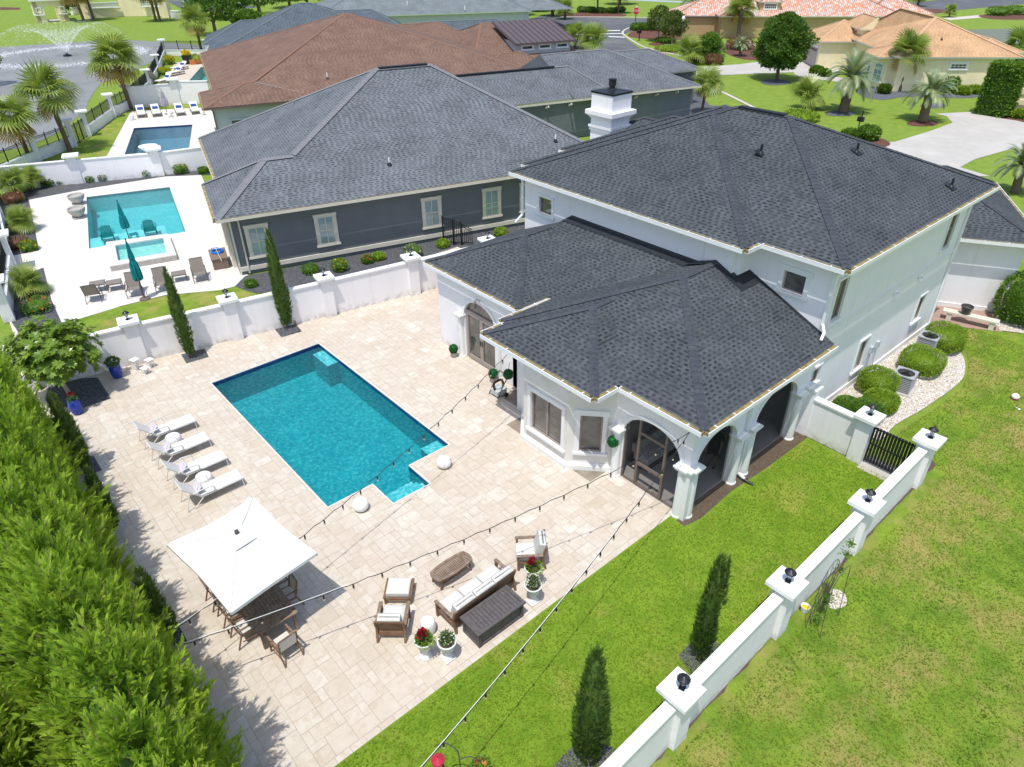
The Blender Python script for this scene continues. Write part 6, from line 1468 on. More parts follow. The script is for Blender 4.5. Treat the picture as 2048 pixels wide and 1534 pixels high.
# --- tall hedge of leyland cypresses
hed = []
TIP = blade_spray(5, 1.0, .48, .05, .05, .42)
def plumes(t, h, rf, npl, k, seed):
    """crown made of feathery plumes: each a rising shoot carrying many small sprays"""
    np.random.seed(seed); P = []; D = []; S_ = []; SH = MB()
    for i in range(npl):
        z = 1-np.random.rand()**.85; a = np.random.rand()*6.283; r = rf(z)*(.80+.26*np.random.rand()); base = np.array([r*math.cos(a)*.82, r*math.sin(a)*.82, .3+z*(h-.6)]); L = .75*(.6+.8*np.random.rand())
        out = np.array([math.cos(a), math.sin(a), 0]); d = out*(.75-.45*z)+np.array([0, 0, .65+.5*z])+np.random.normal(0, .16, 3); d /= np.linalg.norm(d)
        SH.tube([Vector(base), Vector(base+d*L*.9)], [.012, .005], 3, caps=False)
        for j in range(k):
            s = (j+.3)/k; e = rand_dir(1)[0]; e -= d*e.dot(d); e /= np.linalg.norm(e)+1e-6
            P.append(base+d*L*s*.9); D.append(d*(.75+.5*s)+e*(.75-.3*s)+np.random.normal(0, .22, 3)+np.array([0, 0, .05])); S_.append(.28*(1-.45*s)*(.75+.5*np.random.rand()))
    V, F = scatter(TIP[0], TIP[1], np.array(P), np.array(D), np.array(S_), np.random.uniform(-1.5, 1.5, len(P))); npmesh('crown', V, F, M['hedge'], t); SH.build('shoots', M['bark'], t)
for v in range(3):
    t = thing('leyland_cypress', 'x', 'tree', group='tall leyland cypress hedge along the patio')
    rf = lambda x, v=v: 1.55*(1-x**2.6)**.75*(.9+.12*math.sin(x*9+v))
    plumes(t, 6.0, rf, 520, 19, 20+v)
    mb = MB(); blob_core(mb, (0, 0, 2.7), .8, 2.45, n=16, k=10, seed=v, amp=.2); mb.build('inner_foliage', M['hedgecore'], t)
    trunk(t, [(0, 0, 0), (0, .03, 2.5), (0, 0, 5.2)], .13, .03, M['bark']); hed.append(t)
HP = [(-.65, 26.2, .92), (-.6, 24.2, .98), (-.75, 22.2, .94), (-.75, 20.2, 1.0), (-.85, 18.2, .96), (-.95, 16.3, 1.0), (-.8, 14.4, .97), (-.85, 12.5, 1.03), (-.65, 10.7, 1.0), (-.75, 8.9, .96), (-.6, 7.2, .98), (-3.2, 21.5, .9), (-3.3, 18.4, .95), (-3.4, 15.2, .9), (-3.3, 12.2, .95), (-3.2, 9.4, .95)]
ORD = ['far end tree of the tall hedge, below the broad leaved tree', 'second hedge tree from the far end, beside the slim dark cypress', 'third hedge tree from the far end, left of the sun loungers', 'fourth hedge tree from the far end, level with the last sun lounger', 'fifth hedge tree from the far end, left of the white umbrella', 'sixth hedge tree from the far end, beside the umbrella corner', 'seventh hedge tree from the far end, by the slim cypress near the table', 'fourth hedge tree from the near end, left of the small gravel square', 'third hedge tree from the near end, its tip over the paving', 'second hedge tree from the near end, at the bottom of the picture', 'nearest tree of the tall hedge, in the bottom left corner', 'far back row tree of the hedge at the left picture edge', 'second back row hedge tree from the far end', 'middle tree of the back row behind the hedge', 'second back row hedge tree from the near end', 'nearest back row tree of the hedge in the bottom left']
used = set()
for i, (x, y, s) in enumerate(HP):
    src = hed[i % 3]; rz = random.uniform(-.5, .5)
    if i < 3: place(src, (x, y, 0), rz, s); src['label'] = ORD[i]; o = src
    else: o = dup(src, (x, y, 0), rz+random.choice((0, 2.1, 4.0)), ORD[i], s)
# --- italian cypresses
def cypress(b, tip, r, label, v, name='italian_cypress', twin=False, zb=0, h=None):
    B = g(*b, zb) if isinstance(b[0], int) else Vector((*b, 0)); h = h or hz(b, tip); t = thing(name, label, 'tree', B, 'slim italian cypresses')
    rf = lambda x: r*(min(1, .55+x*2.2))*(1-x**2.2)**.7
    profile_crown('crown', B, h, rf, int(2600*h/4*max(.7, r/.4)), .16, M['cyp'], t, SPR, 1.5, .3, .6, seed=40+v, z0=.12, lumps=.09)
    mb = MB(); blob_core(mb, (B.x, B.y, h*.47), r*.72, h*.45, n=12, k=9, seed=v, amp=.08); mb.build('inner_foliage', M['cyp'], t)
    if twin: profile_crown('side_crown', (B.x+r*.55, B.y-.1, h*.55), h*.42, lambda x: r*.45*(1-x**2)**.6, 500, .15, M['cyp'], t, SPR, 1.6, .3, .6, seed=70+v, z0=0)
    trunk(t, [B, B+Vector((0, 0, h*.5))], .05, .03, M['bark']); return t
cypress((575, 655), (535, 460), .33, 'tallest slim cypress, in the gravel square by the rear wall', 1); cypress((383, 714), (342, 535), .27, 'thin slim cypress in the left gravel square by the rear wall', 2)
cypress((11.25, 5.5), None, .25, 'dense double tipped cypress inside the front wall near the rose trellis', 3, twin=True, h=3.9); cypress((7.05, 5.6), None, .37, 'broad cone shaped cypress inside the front wall at the bottom edge', 4, h=4.1)
cypress((172, 945), (108, 785), .33, 'dark slim cypress pressed against the hedge left of the loungers', 5); cypress((228, 1060), (205, 985), .25, 'short dark cypress at the hedge edge above the umbrella', 6, h=2.6); cypress((340, 1285), (297, 1195), .3, 'dark slim cypress between hedge and dining table', 7, h=2.9)
# --- broad leaved tree by the rear wall
B = Vector((1.84, 30.3, 0)); t = thing('loquat_tree', 'broad leaved evergreen tree with pale trunk in the dark gravel corner bed', 'tree', B); np.random.seed(5)
trunk(t, [B, B+Vector((-.1, .05, .9)), B+Vector((-.2, .2, 2.0))], .1, .05, M['barkgrey'])
for k in range(7): a = k*.9; trunk(t, [B+Vector((-.1, .05, .9+k*.12)), B+Vector((.5*math.cos(a), .5*math.sin(a), 1.7+k*.05)), B+Vector((1.1*math.cos(a), 1.1*math.sin(a), 2.4+.1*k))], .035, .012, M['barkgrey'], 'branch', 6)
ROS = join([(LEAF[0] @ np.array([[math.cos(a)*math.cos(e), math.sin(a)*math.cos(e), math.sin(e)], [-math.sin(a)*.75, math.cos(a)*.75, 0], [0, 0, 1]]), LEAF[1]) for k in range(11) for a, e in [((k*2.4), .15+.09*(k % 6))]])
ROS = (ROS[0][:, [2, 0, 1]]*np.array([1, 1, 1]), ROS[1])
n = 800; d = rand_dir(n); P = np.array(B)+np.array([-.05, .1, 2.25])+d*(np.array([1.65, 1.5, 1.25])*(.45+.55*np.random.rand(n)[:, None]))*(1+.15*np.sin(d[:, 0:1]*7+d[:, 1:2]*5)); P = P[P[:, 2] > 1.25]; n = len(P)
V, F = scatter(ROS[0], ROS[1], P, (P-np.array(B)-np.array([0, 0, 1.9]))*.6+np.array([0, 0, .55])+np.random.normal(0, .25, (n, 3)), .24*(.7+.6*np.random.rand(n)))
npmesh('crown', V-np.array(B), F, leafmat('loquat leaves', (.12, .22, .025), (.22, .34, .045), (.30, .40, .06), .3, .3), t)
# --- palms
def fanleaf(nb=20, span=2.3, L=1.0, w=.045, droop=.35):
    V = []; F = []
    for i in range(nb):
        a = -span+2*span*i/(nb-1); l = L*(.85+.15*math.cos(a)); c, s = math.cos(a), math.sin(a); q = np.array([-s, c, 0])*w
        k = len(V); p0 = np.zeros(3); p1 = np.array([c*l*.55, s*l*.55, .04]); p2 = np.array([c*l*.97, s*l*.97, -droop*l*.6])
        V += [p0, p1+q, p2, p1-q]; F.append([k, k+1, k+2, k+3])
    return np.array(V), np.array(F)
FAN = fanleaf()
def sabal(name, label, cat='palm tree', h=5.0, r=1.5, tr=.17, n=34, seed=0, lean=(0, 0), dry=7, group='fan palms', mat='palm'):
    t = thing(name, label, cat, group=group); np.random.seed(seed); rs = random.Random(seed); top = Vector((lean[0], lean[1], h))
    m = MB(); k = 9; pts = [Vector((lean[0]*(i/k)**1.5, lean[1]*(i/k)**1.5, h*i/k)) for i in range(k+1)]; m.tube(pts, [tr*(1.15 if i == 0 else 1+.12*(i % 2)) for i in range(k+1)], 9); m.build('trunk', M['bark'], t)
    P = []; D = []; pet = MB()
    for i in range(n+dry):
        e = rs.uniform(-.35, 1.35) if i < n else rs.uniform(-1.1, -.55); a = i*2.399+rs.uniform(-.2, .2); d = Vector((math.cos(a)*math.cos(e), math.sin(a)*math.cos(e), math.sin(e))); L = r*rs.uniform(.35, .6); b = top+d*L
        if i < n: pet.tube([top, top+d*L*.5+Vector((0, 0, .04)), b], [.022, .016, .012], 4, caps=False)
        P.append(b); D.append(d+Vector((0, 0, -.25)))
    P = np.array([tuple(p) for p in P]); D = np.array([tuple(d) for d in D]); rl = np.random.normal(0, .35, len(P))
    V, F = scatter(FAN[0], FAN[1], P[:n], D[:n], r*.60*(.8+.4*np.random.rand(n)), rl[:n]); npmesh('fronds', V, F, M[mat], t)
    if dry: V, F = scatter(FAN[0], FAN[1], P[n:], D[n:], r*.5*(.8+.4*np.random.rand(dry)), rl[n:]); npmesh('dead_fronds', V, F, M['palmdry'], t)
    pet.build('leaf_stalks', M['lf_lime'], t); return t
def pindo(name, label, h=2.6, r=2.8, tr=.38, n=46, seed=0, lean=(.3, 0), group='pindo palms'):
    t = thing(name, label, 'palm tree', group=group); rs = random.Random(seed); top = Vector((lean[0], lean[1], h)); m = MB(); k = 8
    m.tube([Vector((lean[0]*(i/k), lean[1]*(i/k), h*i/k)) for i in range(k+1)], [tr*(1.1-.2*i/k+.1*(i % 2)) for i in range(k+1)], 9); m.build('trunk', M['bark'], t)
    V = []; F = []
    for i in range(n):
        a = i*2.399; e = rs.uniform(.2, 1.45); L = r*rs.uniform(.85, 1.15); o = Vector((math.cos(a), math.sin(a), 0)); p = top.copy(); d = (o*math.cos(e)+Vector((0, 0, math.sin(e)))); m_ = 14; prev = p
        for j in range(m_):
            s = j/m_; d = (d+Vector((0, 0, -.13-.05*s))).normalized(); q = p+d*(L/m_); side = d.cross(Vector((0, 0, 1))).normalized(); nn = side.cross(d)
            for sg_ in (-1, 1):
                for u in (0, .5):
                    l = r*.24*math.sin(math.pi*min(1, .12+s*.85+u/m_)); b = p.lerp(q, u); tip = b+(d*.75+side*sg_*.75+nn*.25).normalized()*l; w = d*.042*r/2
                    kk = len(V); V += [b-w, b+w, tip+Vector((0, 0, -.15*l))]; F.append([kk, kk+1, kk+2])
            p = q
    npmesh('fronds', np.array([tuple(v) for v in V]), np.array(F), M['pindo'], t); return t
sA = sabal('fan_palm', 'x', h=5.0, r=3.2, tr=.22, n=28, seed=1, lean=(-.35, .2)); sB = sabal('fan_palm', 'x', h=5.4, r=3.1, tr=.22, n=28, seed=2, lean=(.1, .3)); sC = sabal('fan_palm', 'x', h=3.6, r=2.4, tr=.26, seed=3, lean=(.15, 0), dry=4); sD = sabal('fan_palm_shrub', 'x', h=.7, r=1.25, tr=.12, n=26, seed=4, dry=0)
pA = pindo('pindo_palm', 'x', seed=1); pB = pindo('pindo_palm', 'x', h=2.2, r=2.6, seed=2, lean=(.35, .1))
_first = {}
def put(src, b, label, sc=1.0, rz=0, z=0):
    p = g(*b, z) if not isinstance(b, Vector) else b
    if src.name not in _first: _first[src.name] = 1; src['label'] = label; return place(src, p, rz, sc)
    return dup(src, p, rz, label, sc)
def putp(src, h0, b, t, label, rz=0, z=0): return put(src, b, label, hz(b, t)/h0, rz)
putp(sA, 5.0, (64, 326), (42, 232), 'fan palm with yellowing fronds at the left picture edge by the lake wall', .3); putp(sB, 5.4, (140, 302), (112, 186), 'fan palm with golden dead fronds beside the lakeside wall pillars', 2.4); putp(sA, 5.0, (262, 218), (252, 118), 'tall fan palm at the corner behind the row of white loungers', 1.2)
putp(sB, 5.4, (405, 110), (394, 42), 'fan palm behind the iron fence beyond the furthest pool', 0); putp(sA, 5.0, (1403, 226), (1408, 165), 'fan palm between the grey garage and the white chimney', 3); putp(sC, 3.6, (1797, 182), (1820, 108), 'thick trunked fan palm against the beige house bay window', .2)
putp(sB, 5.4, (1195, 26), (1193, -20), 'left of two tall palm trunks by the distant pond', 1); putp(sA, 5.0, (1236, 26), (1233, -22), 'right of two tall palm trunks by the distant pond', 2)
for i, (b, t_, l) in enumerate([((168, 43), (152, -20), 'tall palm trunk nearest the pavilion on the far lawn'), ((188, 41), (178, -25), 'second tall palm trunk right of the pavilion'), ((312, 42), (303, -22), 'left of the paired palm trunks before the long entrance wall'), ((320, 42), (309, -24), 'right of the paired palm trunks before the long entrance wall')]): putp((sA, sB)[i % 2], (5.0, 5.4)[i % 2], b, t_, l, i)
sc_ = [((1008, 24), 'fan palm clump left of the street, furthest left', 2.6), ((1040, 30), 'fan palm clump behind the metal roofed dormer, second from left', 3.0), ((1075, 22), 'fan palm clump behind the dormer in the middle of the group', 3.0), ((1105, 32), 'fan palm clump nearest the street corner', 3.0), ((1130, 38), 'small fan palm at the street kerb beyond the brown roof', 2.0), ((1150, 96), 'fan palm shrub right of the brown roof by the asphalt', 2.0), ((1185, 104), 'fan palm shrub at the edge of the grey garage roof', 2.2), ((1375, 128), 'fan palm shrub at the end of the grey garage roof', 2.0), ((1420, 30), 'fan palm between the street trees and blue spruce', 2.6), ((1475, 40), 'fan palm beside the terracotta roof', 3.0), ((1460, 18), 'fan palm clump behind the blue spruce', 2.6), ((1500, 12), 'fan palm clump left of the terracotta roof', 2.8), ((1610, 218), 'fan palm shrub rising behind the white house ridge', 1.7), ((1898, 34), 'young fan palm on the mulch by the far path', 1.3), ((1835, 12), 'dark fan palm beyond the street at the top right', 2.2), ((2030, 118), 'fan palm at the right edge above the tall column hedge', 2.4)]
for i, (b, l, s) in enumerate(sc_): put(sD, b, l, s, i*1.3)
def spike(b, t_, l, i): putp(sC, 3.6, b, t_, l, i)
spike((1475, 78), (1470, 20), 'fan palm with tall trunk left of the round shade tree', 1)
for i, (b, l, s) in enumerate([((35, 392), 'multi stemmed fan palm in the corner of the dark gravel bed', 1.15), ((66, 378), 'small fan palm against the white wall near the pink flowers', .95), ((50, 462), 'small fan palm over the gravel bed by the neighbouring pool', .9), ((62, 590), 'small fan palm in the lower gravel bed near the lake fence', .9)]): put(sD, b, l, s, i+.4)
putp(pA, 2.6, (1685, 224), (1696, 160), 'silvery pindo palm left of the beige bay window palm', .0); putp(pB, 2.2, (1845, 243), (1862, 192), 'silvery pindo palm in the ring of red brown mulch', .3); putp(pA, 2.6, (2030, 385), (2030, 330), 'large pindo palm at the right edge beside the driveway', 2.0); putp(pB, 2.2, (1390, 45), (1395, 10), 'distant pindo palm by the street lamp and pond', 1); putp(pA, 2.6, (1480, 112), (1478, 90), 'small pindo palm on mulch beside the red brown shrub', 1)
# --- ordinary trees and shrubs
def tree(b, top, wpx, label, v=0, name='shade_tree', mat='lf_dark', n=5200, size=.32, trunkm='bark', T=LEAF, low=.3, group=None, cat='tree', rz=1.0, lump=.12):
    B = g(*b); dist = (B-Vector((0, 0, CAMH))).dot(CF); r = wpx/2*dist/FPX; h = hz(b, top); t = thing(name, label, cat, B, group)
    rf = lambda x: r*math.sin(math.pi*min(1, (.13+x*.87)))**.55
    profile_crown('crown', (B.x, B.y, h*low), h*(1-low), rf, n, size, M[mat], t, T, .35, .8, .35, seed=100+v, z0=0, lumps=lump)
    trunk(t, [B, B+Vector((0, 0, h*low)), B+Vector((.05*r, 0, h*.6))], max(.07, r*.08), r*.03, M[trunkm])
    for k in range(5): a = k*1.26; trunk(t, [B+Vector((0, 0, h*low*.8)), B+Vector((math.cos(a)*r*.35, math.sin(a)*r*.35, h*(low+.2))), B+Vector((math.cos(a)*r*.6, math.sin(a)*r*.6, h*(low+.4)))], r*.04, r*.015, M[trunkm], 'branch', 5)
    return t
tree((1553, 160), (1558, 26), 98, 'round dark green shade tree on the lawn before the beige house', 1, n=12000, size=.33, low=.2)
tree((1316, 82), (1318, 12), 50, 'left of two street trees with pale multi stems beside the lamp post', 2, mat='myrtle', n=3000, trunkm='barkgrey'); tree((1343, 92), (1345, 22), 50, 'right of two street trees, beside the lamp post', 3, mat='myrtle', n=3000, trunkm='barkgrey'); tree((1416, 122), (1416, 66), 42, 'small round green tree above the plum coloured shrubs', 4, mat='lf_mid', n=2600)
tree((1445, 62), (1442, 5), 52, 'blue spruce by the street', 5, name='blue_spruce', mat='spruce', n=3500, T=SPR, size=.5, low=.12)
for i, (b, t_, w, l, m_) in enumerate([((432, 70), (425, -30), 95, 'tall dark tree behind the slate roofed house, with thick trunk', 'lf_dark'), ((500, 60), (500, 22), 55, 'rounded green bush tree at the slate roof edge', 'lf_mid'), ((520, 30), (520, -40), 110, 'broad dark tree above the slate roof', 'lf_dark'), ((580, 15), (575, -30), 80, 'reddish green tree beyond the slate roof', 'myrtle'), ((660, 8), (655, -25), 60, 'green tree beyond the slate roof ridge', 'lf_dark'), ((395, 10), (392, -30), 45, 'slim tree by the entrance road', 'myrtle'), ((145, 28), (140, -18), 32, 'conifer beside the pavilion', 'lf_dark'), ((730, 2), (730, -30), 90, 'dark tree in front of the far grey house', 'lf_dark'), ((465, 38), (462, -30), 70, 'dark leafy tree between the thick trunked tree and the rounded bush tree', 'lf_dark'), ((615, 10), (612, -34), 70, 'green tree left of the slate roof ridge end', 'myrtle'), ((1240, 8), (1240, -30), 60, 'green tree on the far pond bank', 'lf_dark')]): tree(b, t_, w, l, 10+i, mat=m_, n=2600, size=.6)
t = tree((-14, 170), (-5, 80), 55, 'dark leaved tree reaching in from the left picture edge', 30, n=2200, size=.28)
def shrub(b, wpx, hpx, label, v=0, mat='lf_mid', n=1500, size=.09, name='shrub', cat='shrub', group=None, flower=None, squash=None, z0=0, fs=.1, fn=60):
    B = g(*b); dist = (B-Vector((0, 0, CAMH))).dot(CF); k = dist/FPX; r = wpx/2*k; h = hpx*k*.72; t = thing(name, label, cat, B, group)
    leafball('foliage', (B.x, B.y, h*.52), 1.0, n, M[mat], t, size) if False else None
    np.random.seed(300+v); d = rand_dir(n); d[:, 2] = d[:, 2]*1.0; q = (np.abs(d)**3.2).sum(1)**(-1/3.2); P = d*q[:, None]*np.array([r, r, h*.5])*(.90+.14*np.random.rand(n)[:, None])+np.array([0, 0, h*.52])
    D = d+rand_dir(n)*.8; D[:, 2] += .4; V, F = scatter(LEAF[0], LEAF[1], P, D, size*(.7+.6*np.random.rand(n)), np.random.uniform(-1, 1, n)); npmesh('foliage', V, F, M[mat], t)
    m = MB(); blob_core(m, (0, 0, h*.5), r*.86, h*.43, n=14, k=8, seed=v, amp=.08); c = m.build('inner_foliage', M[mat], t)
    m = MB(); m.tube([(0, 0, 0), (0, 0, h*.3)], r*.08, 6); m.build('stem', M['bark'], t)
    if flower: d = rand_dir(fn); d[:, 2] = abs(d[:, 2]); P = d*np.array([r, r, h*.55])*1.02+np.array([0, 0, h*.5]); V, F = scatter(PET[0], PET[1], P, d+rand_dir(fn)*.5, fs*(.7+.6*np.random.rand(fn)), np.random.uniform(-1, 1, fn)); npmesh('blooms', V, F, M[flower], t)
    for c in t.children:
        if c.name.startswith(('inner', 'stem')): 
            for v_ in c.data.vertices: v_.co += Vector(B)
    return t
CS = 'clipped shrubs in the white stone bed'
for i, (b, w, h, l, m_) in enumerate([((1882, 694), 70, 62, 'clipped shrub furthest along the white stone bed, above the far air conditioner', 'lf_bright'), ((1838, 740), 74, 60, 'bright clipped shrub between the two air conditioners', 'lf_bright'), ((1750, 782), 66, 62, 'clipped shrub left of the near air conditioner, against the house', 'lf_bright'), ((1757, 816), 60, 46, 'clipped shrub directly below the near air conditioner', 'lf_bright'), ((1728, 836), 60, 44, 'clipped shrub touching the inner gate pillar lantern', 'lf_mid'), ((1697, 822), 60, 26, 'low spreading shrub behind the garden wall', 'lf_mid')]): shrub(b, w, h, l, i, m_, 8000, .06, 'clipped_shrub', group=CS)
shrub((2035, 640), 90, 125, 'tall loose bush at the right edge beside the garage wing', 8, 'lf_mid', 4200, .14)
for i, (b, w, h, l, m_, f_) in enumerate([((240, 352), 34, 48, 'open shrub against the white wall behind the neighbouring pool', 'lf_mid', None), ((97, 372), 22, 18, 'small bush with pink flowers in the gravel strip', 'lf_dark', 'fl_pink'), ((123, 368), 16, 12, 'small green bush right of the pink flowers', 'lf_mid', None), ((182, 363), 16, 16, 'small grey green bush left of the orange flowers', 'lf_mid', None), ((208, 360), 20, 18, 'small bush with orange flowers in the gravel strip', 'lf_dark', 'fl_orange'), ((295, 352), 18, 18, 'small green bush by the wall pillar', 'lf_mid', None), ((362, 346), 24, 22, 'bush full of yellow flowers in the gravel strip', 'lf_mid', 'fl_yellow'), ((408, 346), 18, 14, 'small bush at the grey house corner', 'lf_mid', None),
    ((30, 405), 34, 24, 'plum red shrub in the neighbouring corner bed', 'lf_red', 'fl_pink'), ((40, 455), 36, 30, 'green shrub under the small fan palm', 'lf_mid', None), ((38, 495), 40, 28, 'plum red mounded shrub beside the yellow flowers', 'lf_red', None), ((60, 500), 28, 24, 'yellow flowering bush at the bed corner', 'lf_mid', 'fl_yellow'), ((68, 578), 22, 22, 'green shrub under the lower small palm', 'lf_mid', None), ((75, 622), 50, 34, 'coppery green shrub in the lower gravel bed', 'lf_mid', 'fl_orange'), ((48, 560), 40, 14, 'low red green groundcover by the deck steps', 'lf_red', None),
    ((503, 572), 20, 16, 'small round bush under the slim cypress by the grey house', 'lf_mid', None), ((622, 545), 28, 20, 'small bush left of the third rear wall lantern', 'lf_mid', None), ((681, 540), 28, 28, 'bush with few yellow flowers beside the grey wall', 'lf_mid', 'fl_yellow'), ((735, 525), 20, 18, 'spiky plant with orange blooms by the grey wall', 'lf_mid', 'fl_orange'), ((758, 518), 22, 16, 'round lime bush by the grey wall', 'lf_bright', None), ((826, 510), 32, 26, 'bush covered with white flowers behind the rear wall', 'lf_mid', 'fl_white'), ((886, 493), 22, 18, 'lime bush by the open iron gate', 'lf_bright', None), ((1002, 470), 22, 18, 'lime bush beyond the roof edge by the grey wall', 'lf_bright', None)]):
    shrub(b, w, h, l, 20+i, m_, 700, .12 if b[1] < 420 else .10, 'garden_shrub', 'shrub', 'small shrubs in the dark gravel beds', f_, fs=.14, fn=26)
for i, (b, w, h, l, m_) in enumerate([((1632, 146), 20, 15, 'round clipped ball bush left of the garage corner', 'lf_mid'), ((1648, 152), 18, 14, 'round clipped ball bush by the curved path', 'lf_mid'), ((1895, 183), 30, 36, 'box clipped hedge against the beige wall', 'lf_mid'), ((1923, 188), 25, 16, 'left of two low lime mounds by the beige wall', 'lf_bright'), ((1948, 186), 26, 15, 'right of two low lime mounds by the beige wall', 'lf_bright'), ((1766, 186), 20, 18, 'bush with reddish flowers under the bay window', 'lf_dark'), ((1700, 276), 28, 18, 'low bush behind the white house ridge', 'lf_mid'), ((1735, 278), 34, 30, 'square clipped bush behind the white house ridge', 'lf_mid'), ((2038, 235), 26, 16, 'low clipped bush at the right edge by the drive', 'lf_bright'), ((1600, 240), 60, 20, 'low bushes by the palm behind the ridge', 'lf_bright'),
    ((1415, 112), 60, 22, 'wide clipped mound behind the small round tree', 'lf_mid'), ((1394, 122), 26, 17, 'plum shrub left in the rock bed', 'lf_red'), ((1425, 128), 34, 20, 'plum shrub right in the rock bed', 'lf_red'), ((1478, 98), 44, 26, 'large red brown shrub beside the terracotta house', 'lf_red'), ((1145, 62), 30, 14, 'dark bush at the left of the street', 'lf_dark')]): shrub(b, w, h, l, 60+i, m_, 900, .28, 'street_shrub', 'shrub', 'bushes around the street and beige house')
for i in range(7): shrub((1272+i*11+(18 if i > 4 else 0), 60-(i % 2)), 20, 14+(2 if i > 4 else 0), ['first rounded bush of the street corner row, nearest the stop sign', 'second rounded bush of the street corner row', 'third rounded bush of the street corner row', 'fourth rounded bush of the street corner row', 'fifth rounded bush, beside the left street tree', 'sixth bush of the row, behind the lamp post', 'last bush of the row, right of the lamp post'][i], 90+i, 'lf_mid', 700, .3, 'hedge_bush', 'shrub', 'row of rounded bushes at the street corner')
for i, b in enumerate([(1165, 24), (1182, 25), (1200, 26), (1222, 26), (1240, 24)]): shrub(b, 18, 11, ['first low bush on the pond side mulch', 'second low bush on the pond side mulch', 'middle low bush on the pond side mulch', 'fourth low bush on the pond side mulch', 'last low bush on the pond side mulch'][i], 110+i, 'lf_dark', 500, .35, 'pond_bush', 'shrub', 'low bushes beside the distant pond')
for i, (b, w, l) in enumerate([((1330, 84), 34, 'low clipped hedge strip under the left street tree'), ((1345, 101), 60, 'bright low hedge strip along the brick drive'), ((1995, 30), 40, 'feathery green shrub at the top right by the road'), ((2030, 28), 40, 'feathery green shrub in the top right corner')]): shrub(b, w, 9 if i < 2 else 18, l, 120+i, 'lf_bright' if i == 1 else 'lf_mid', 900, .3, 'low_hedge', 'hedge')
# tall clipped column hedge on the right
B = g(1985, 228); t = thing('column_hedge', 'tall ivy dark green clipped column hedge beside the beige patio', 'hedge', B); n = 5200; np.random.seed(77); h = hz((1985, 228), (2010, 128)); P = np.random.rand(n, 3); f_ = np.random.randint(0, 5, n); P[f_ == 0, 0] = 0; P[f_ == 1, 0] = 1; P[f_ == 2, 1] = 0; P[f_ == 3, 1] = 1; P[f_ == 4, 2] = 1
Q = np.stack([(P[:, 0]-.5)*2.2, (P[:, 1]-.5)*2.8, P[:, 2]*h], 1)+np.random.normal(0, .07, (n, 3)); D = rand_dir(n)+np.array([-.2, -.4, .5]); V, F = scatter(LEAF[0], LEAF[1], Q, D, .3*(.7+.6*np.random.rand(n))); npmesh('foliage', V, F, M['lf_mid'], t); m = MB(); m.box(B.x-1.0, B.x+1.0, B.y-1.3, B.y+1.3, 0, h-.1); m.build('inner_foliage', M['lf_dark'], t)
def inpoly(P, Q):
    x, y = P[:, 0], P[:, 1]; c = np.zeros(len(P), bool)
    for i in range(len(Q)):
        (x1, y1), (x2, y2) = Q[i], Q[i-1]; k = (y1 > y) != (y2 > y)
        with np.errstate(all='ignore'): c ^= k & (x < (x2-x1)*(y-y1)/((y2-y1) or 1e-9)+x1)
    return c
# --- grass blades on the nearer lawns
def blades(name, rects, dens, size, seed, inside=None, mat='blade'):
    np.random.seed(seed); PP = []
    for x0, x1, y0, y1 in rects: n = int((x1-x0)*(y1-y0)*dens); PP.append(np.stack([x0+(x1-x0)*np.random.rand(n), y0+(y1-y0)*np.random.rand(n), np.full(n, rects_z)], 1))
    P = np.concatenate(PP)
    if inside is not None: P = P[inside(P)]
    n = len(P); T = []; 
    for k in range(4): a = k*1.7; T.append((np.array([[-.12*math.sin(a), .12*math.cos(a), 0], [.12*math.sin(a), -.12*math.cos(a), 0], [.55*math.cos(a), .55*math.sin(a), 1.0]]), np.array([[0, 1, 2]])))
    V0, F0 = join(T); a = np.random.rand(n)*6.28; c, s = np.cos(a)[:, None], np.sin(a)[:, None]; sz = (size*(.5+np.random.rand(n)))[:, None]
    V = np.stack([P[:, 0:1]+sz*(V0[None, :, 0]*c-V0[None, :, 1]*s), P[:, 1:2]+sz*(V0[None, :, 0]*s+V0[None, :, 1]*c), P[:, 2:3]+sz*V0[None, :, 2]*.8], 2).reshape(-1, 3)
    F = (F0[None]+(np.arange(n)*len(V0))[:, None, None]).reshape(-1, 3); o = npmesh(name, V, F, M[mat]); o['kind'] = 'stuff'; return o
rects_z = .012; blades('grass', [(2.5, 22.1, 4.95, 9.3)], 420, .05, 3, lambda P: (P[:, 1] < 8.55) | (P[:, 0] < 14.9))
SIDE = xy(G((2040, 668), (1965, 655), (1905, 652), (1895, 668), (1935, 705), (1938, 740), (1925, 775), (1880, 810), (1800, 862), (1760, 900)))+[(22.8, 4.6), (22.8, -3), (40, -3)]; BED = xy(smoothloop(G((1660, 820), (1640, 805), (1850, 660), (1868, 668), (1905, 690), (1926, 712), (1930, 742), (1915, 768), (1850, 815), (1790, 850), (1755, 880), (1690, 840)), 4))
rects_z = -.012; blades('grass', [(8.5, 24, -1.0, 4.25), (24, 36, -2.0, 8.6)], 300, .05, 4, lambda P: (P[:, 1] < 4.25) | (inpoly(P, SIDE) & ~inpoly(P, BED)), 'blade2')
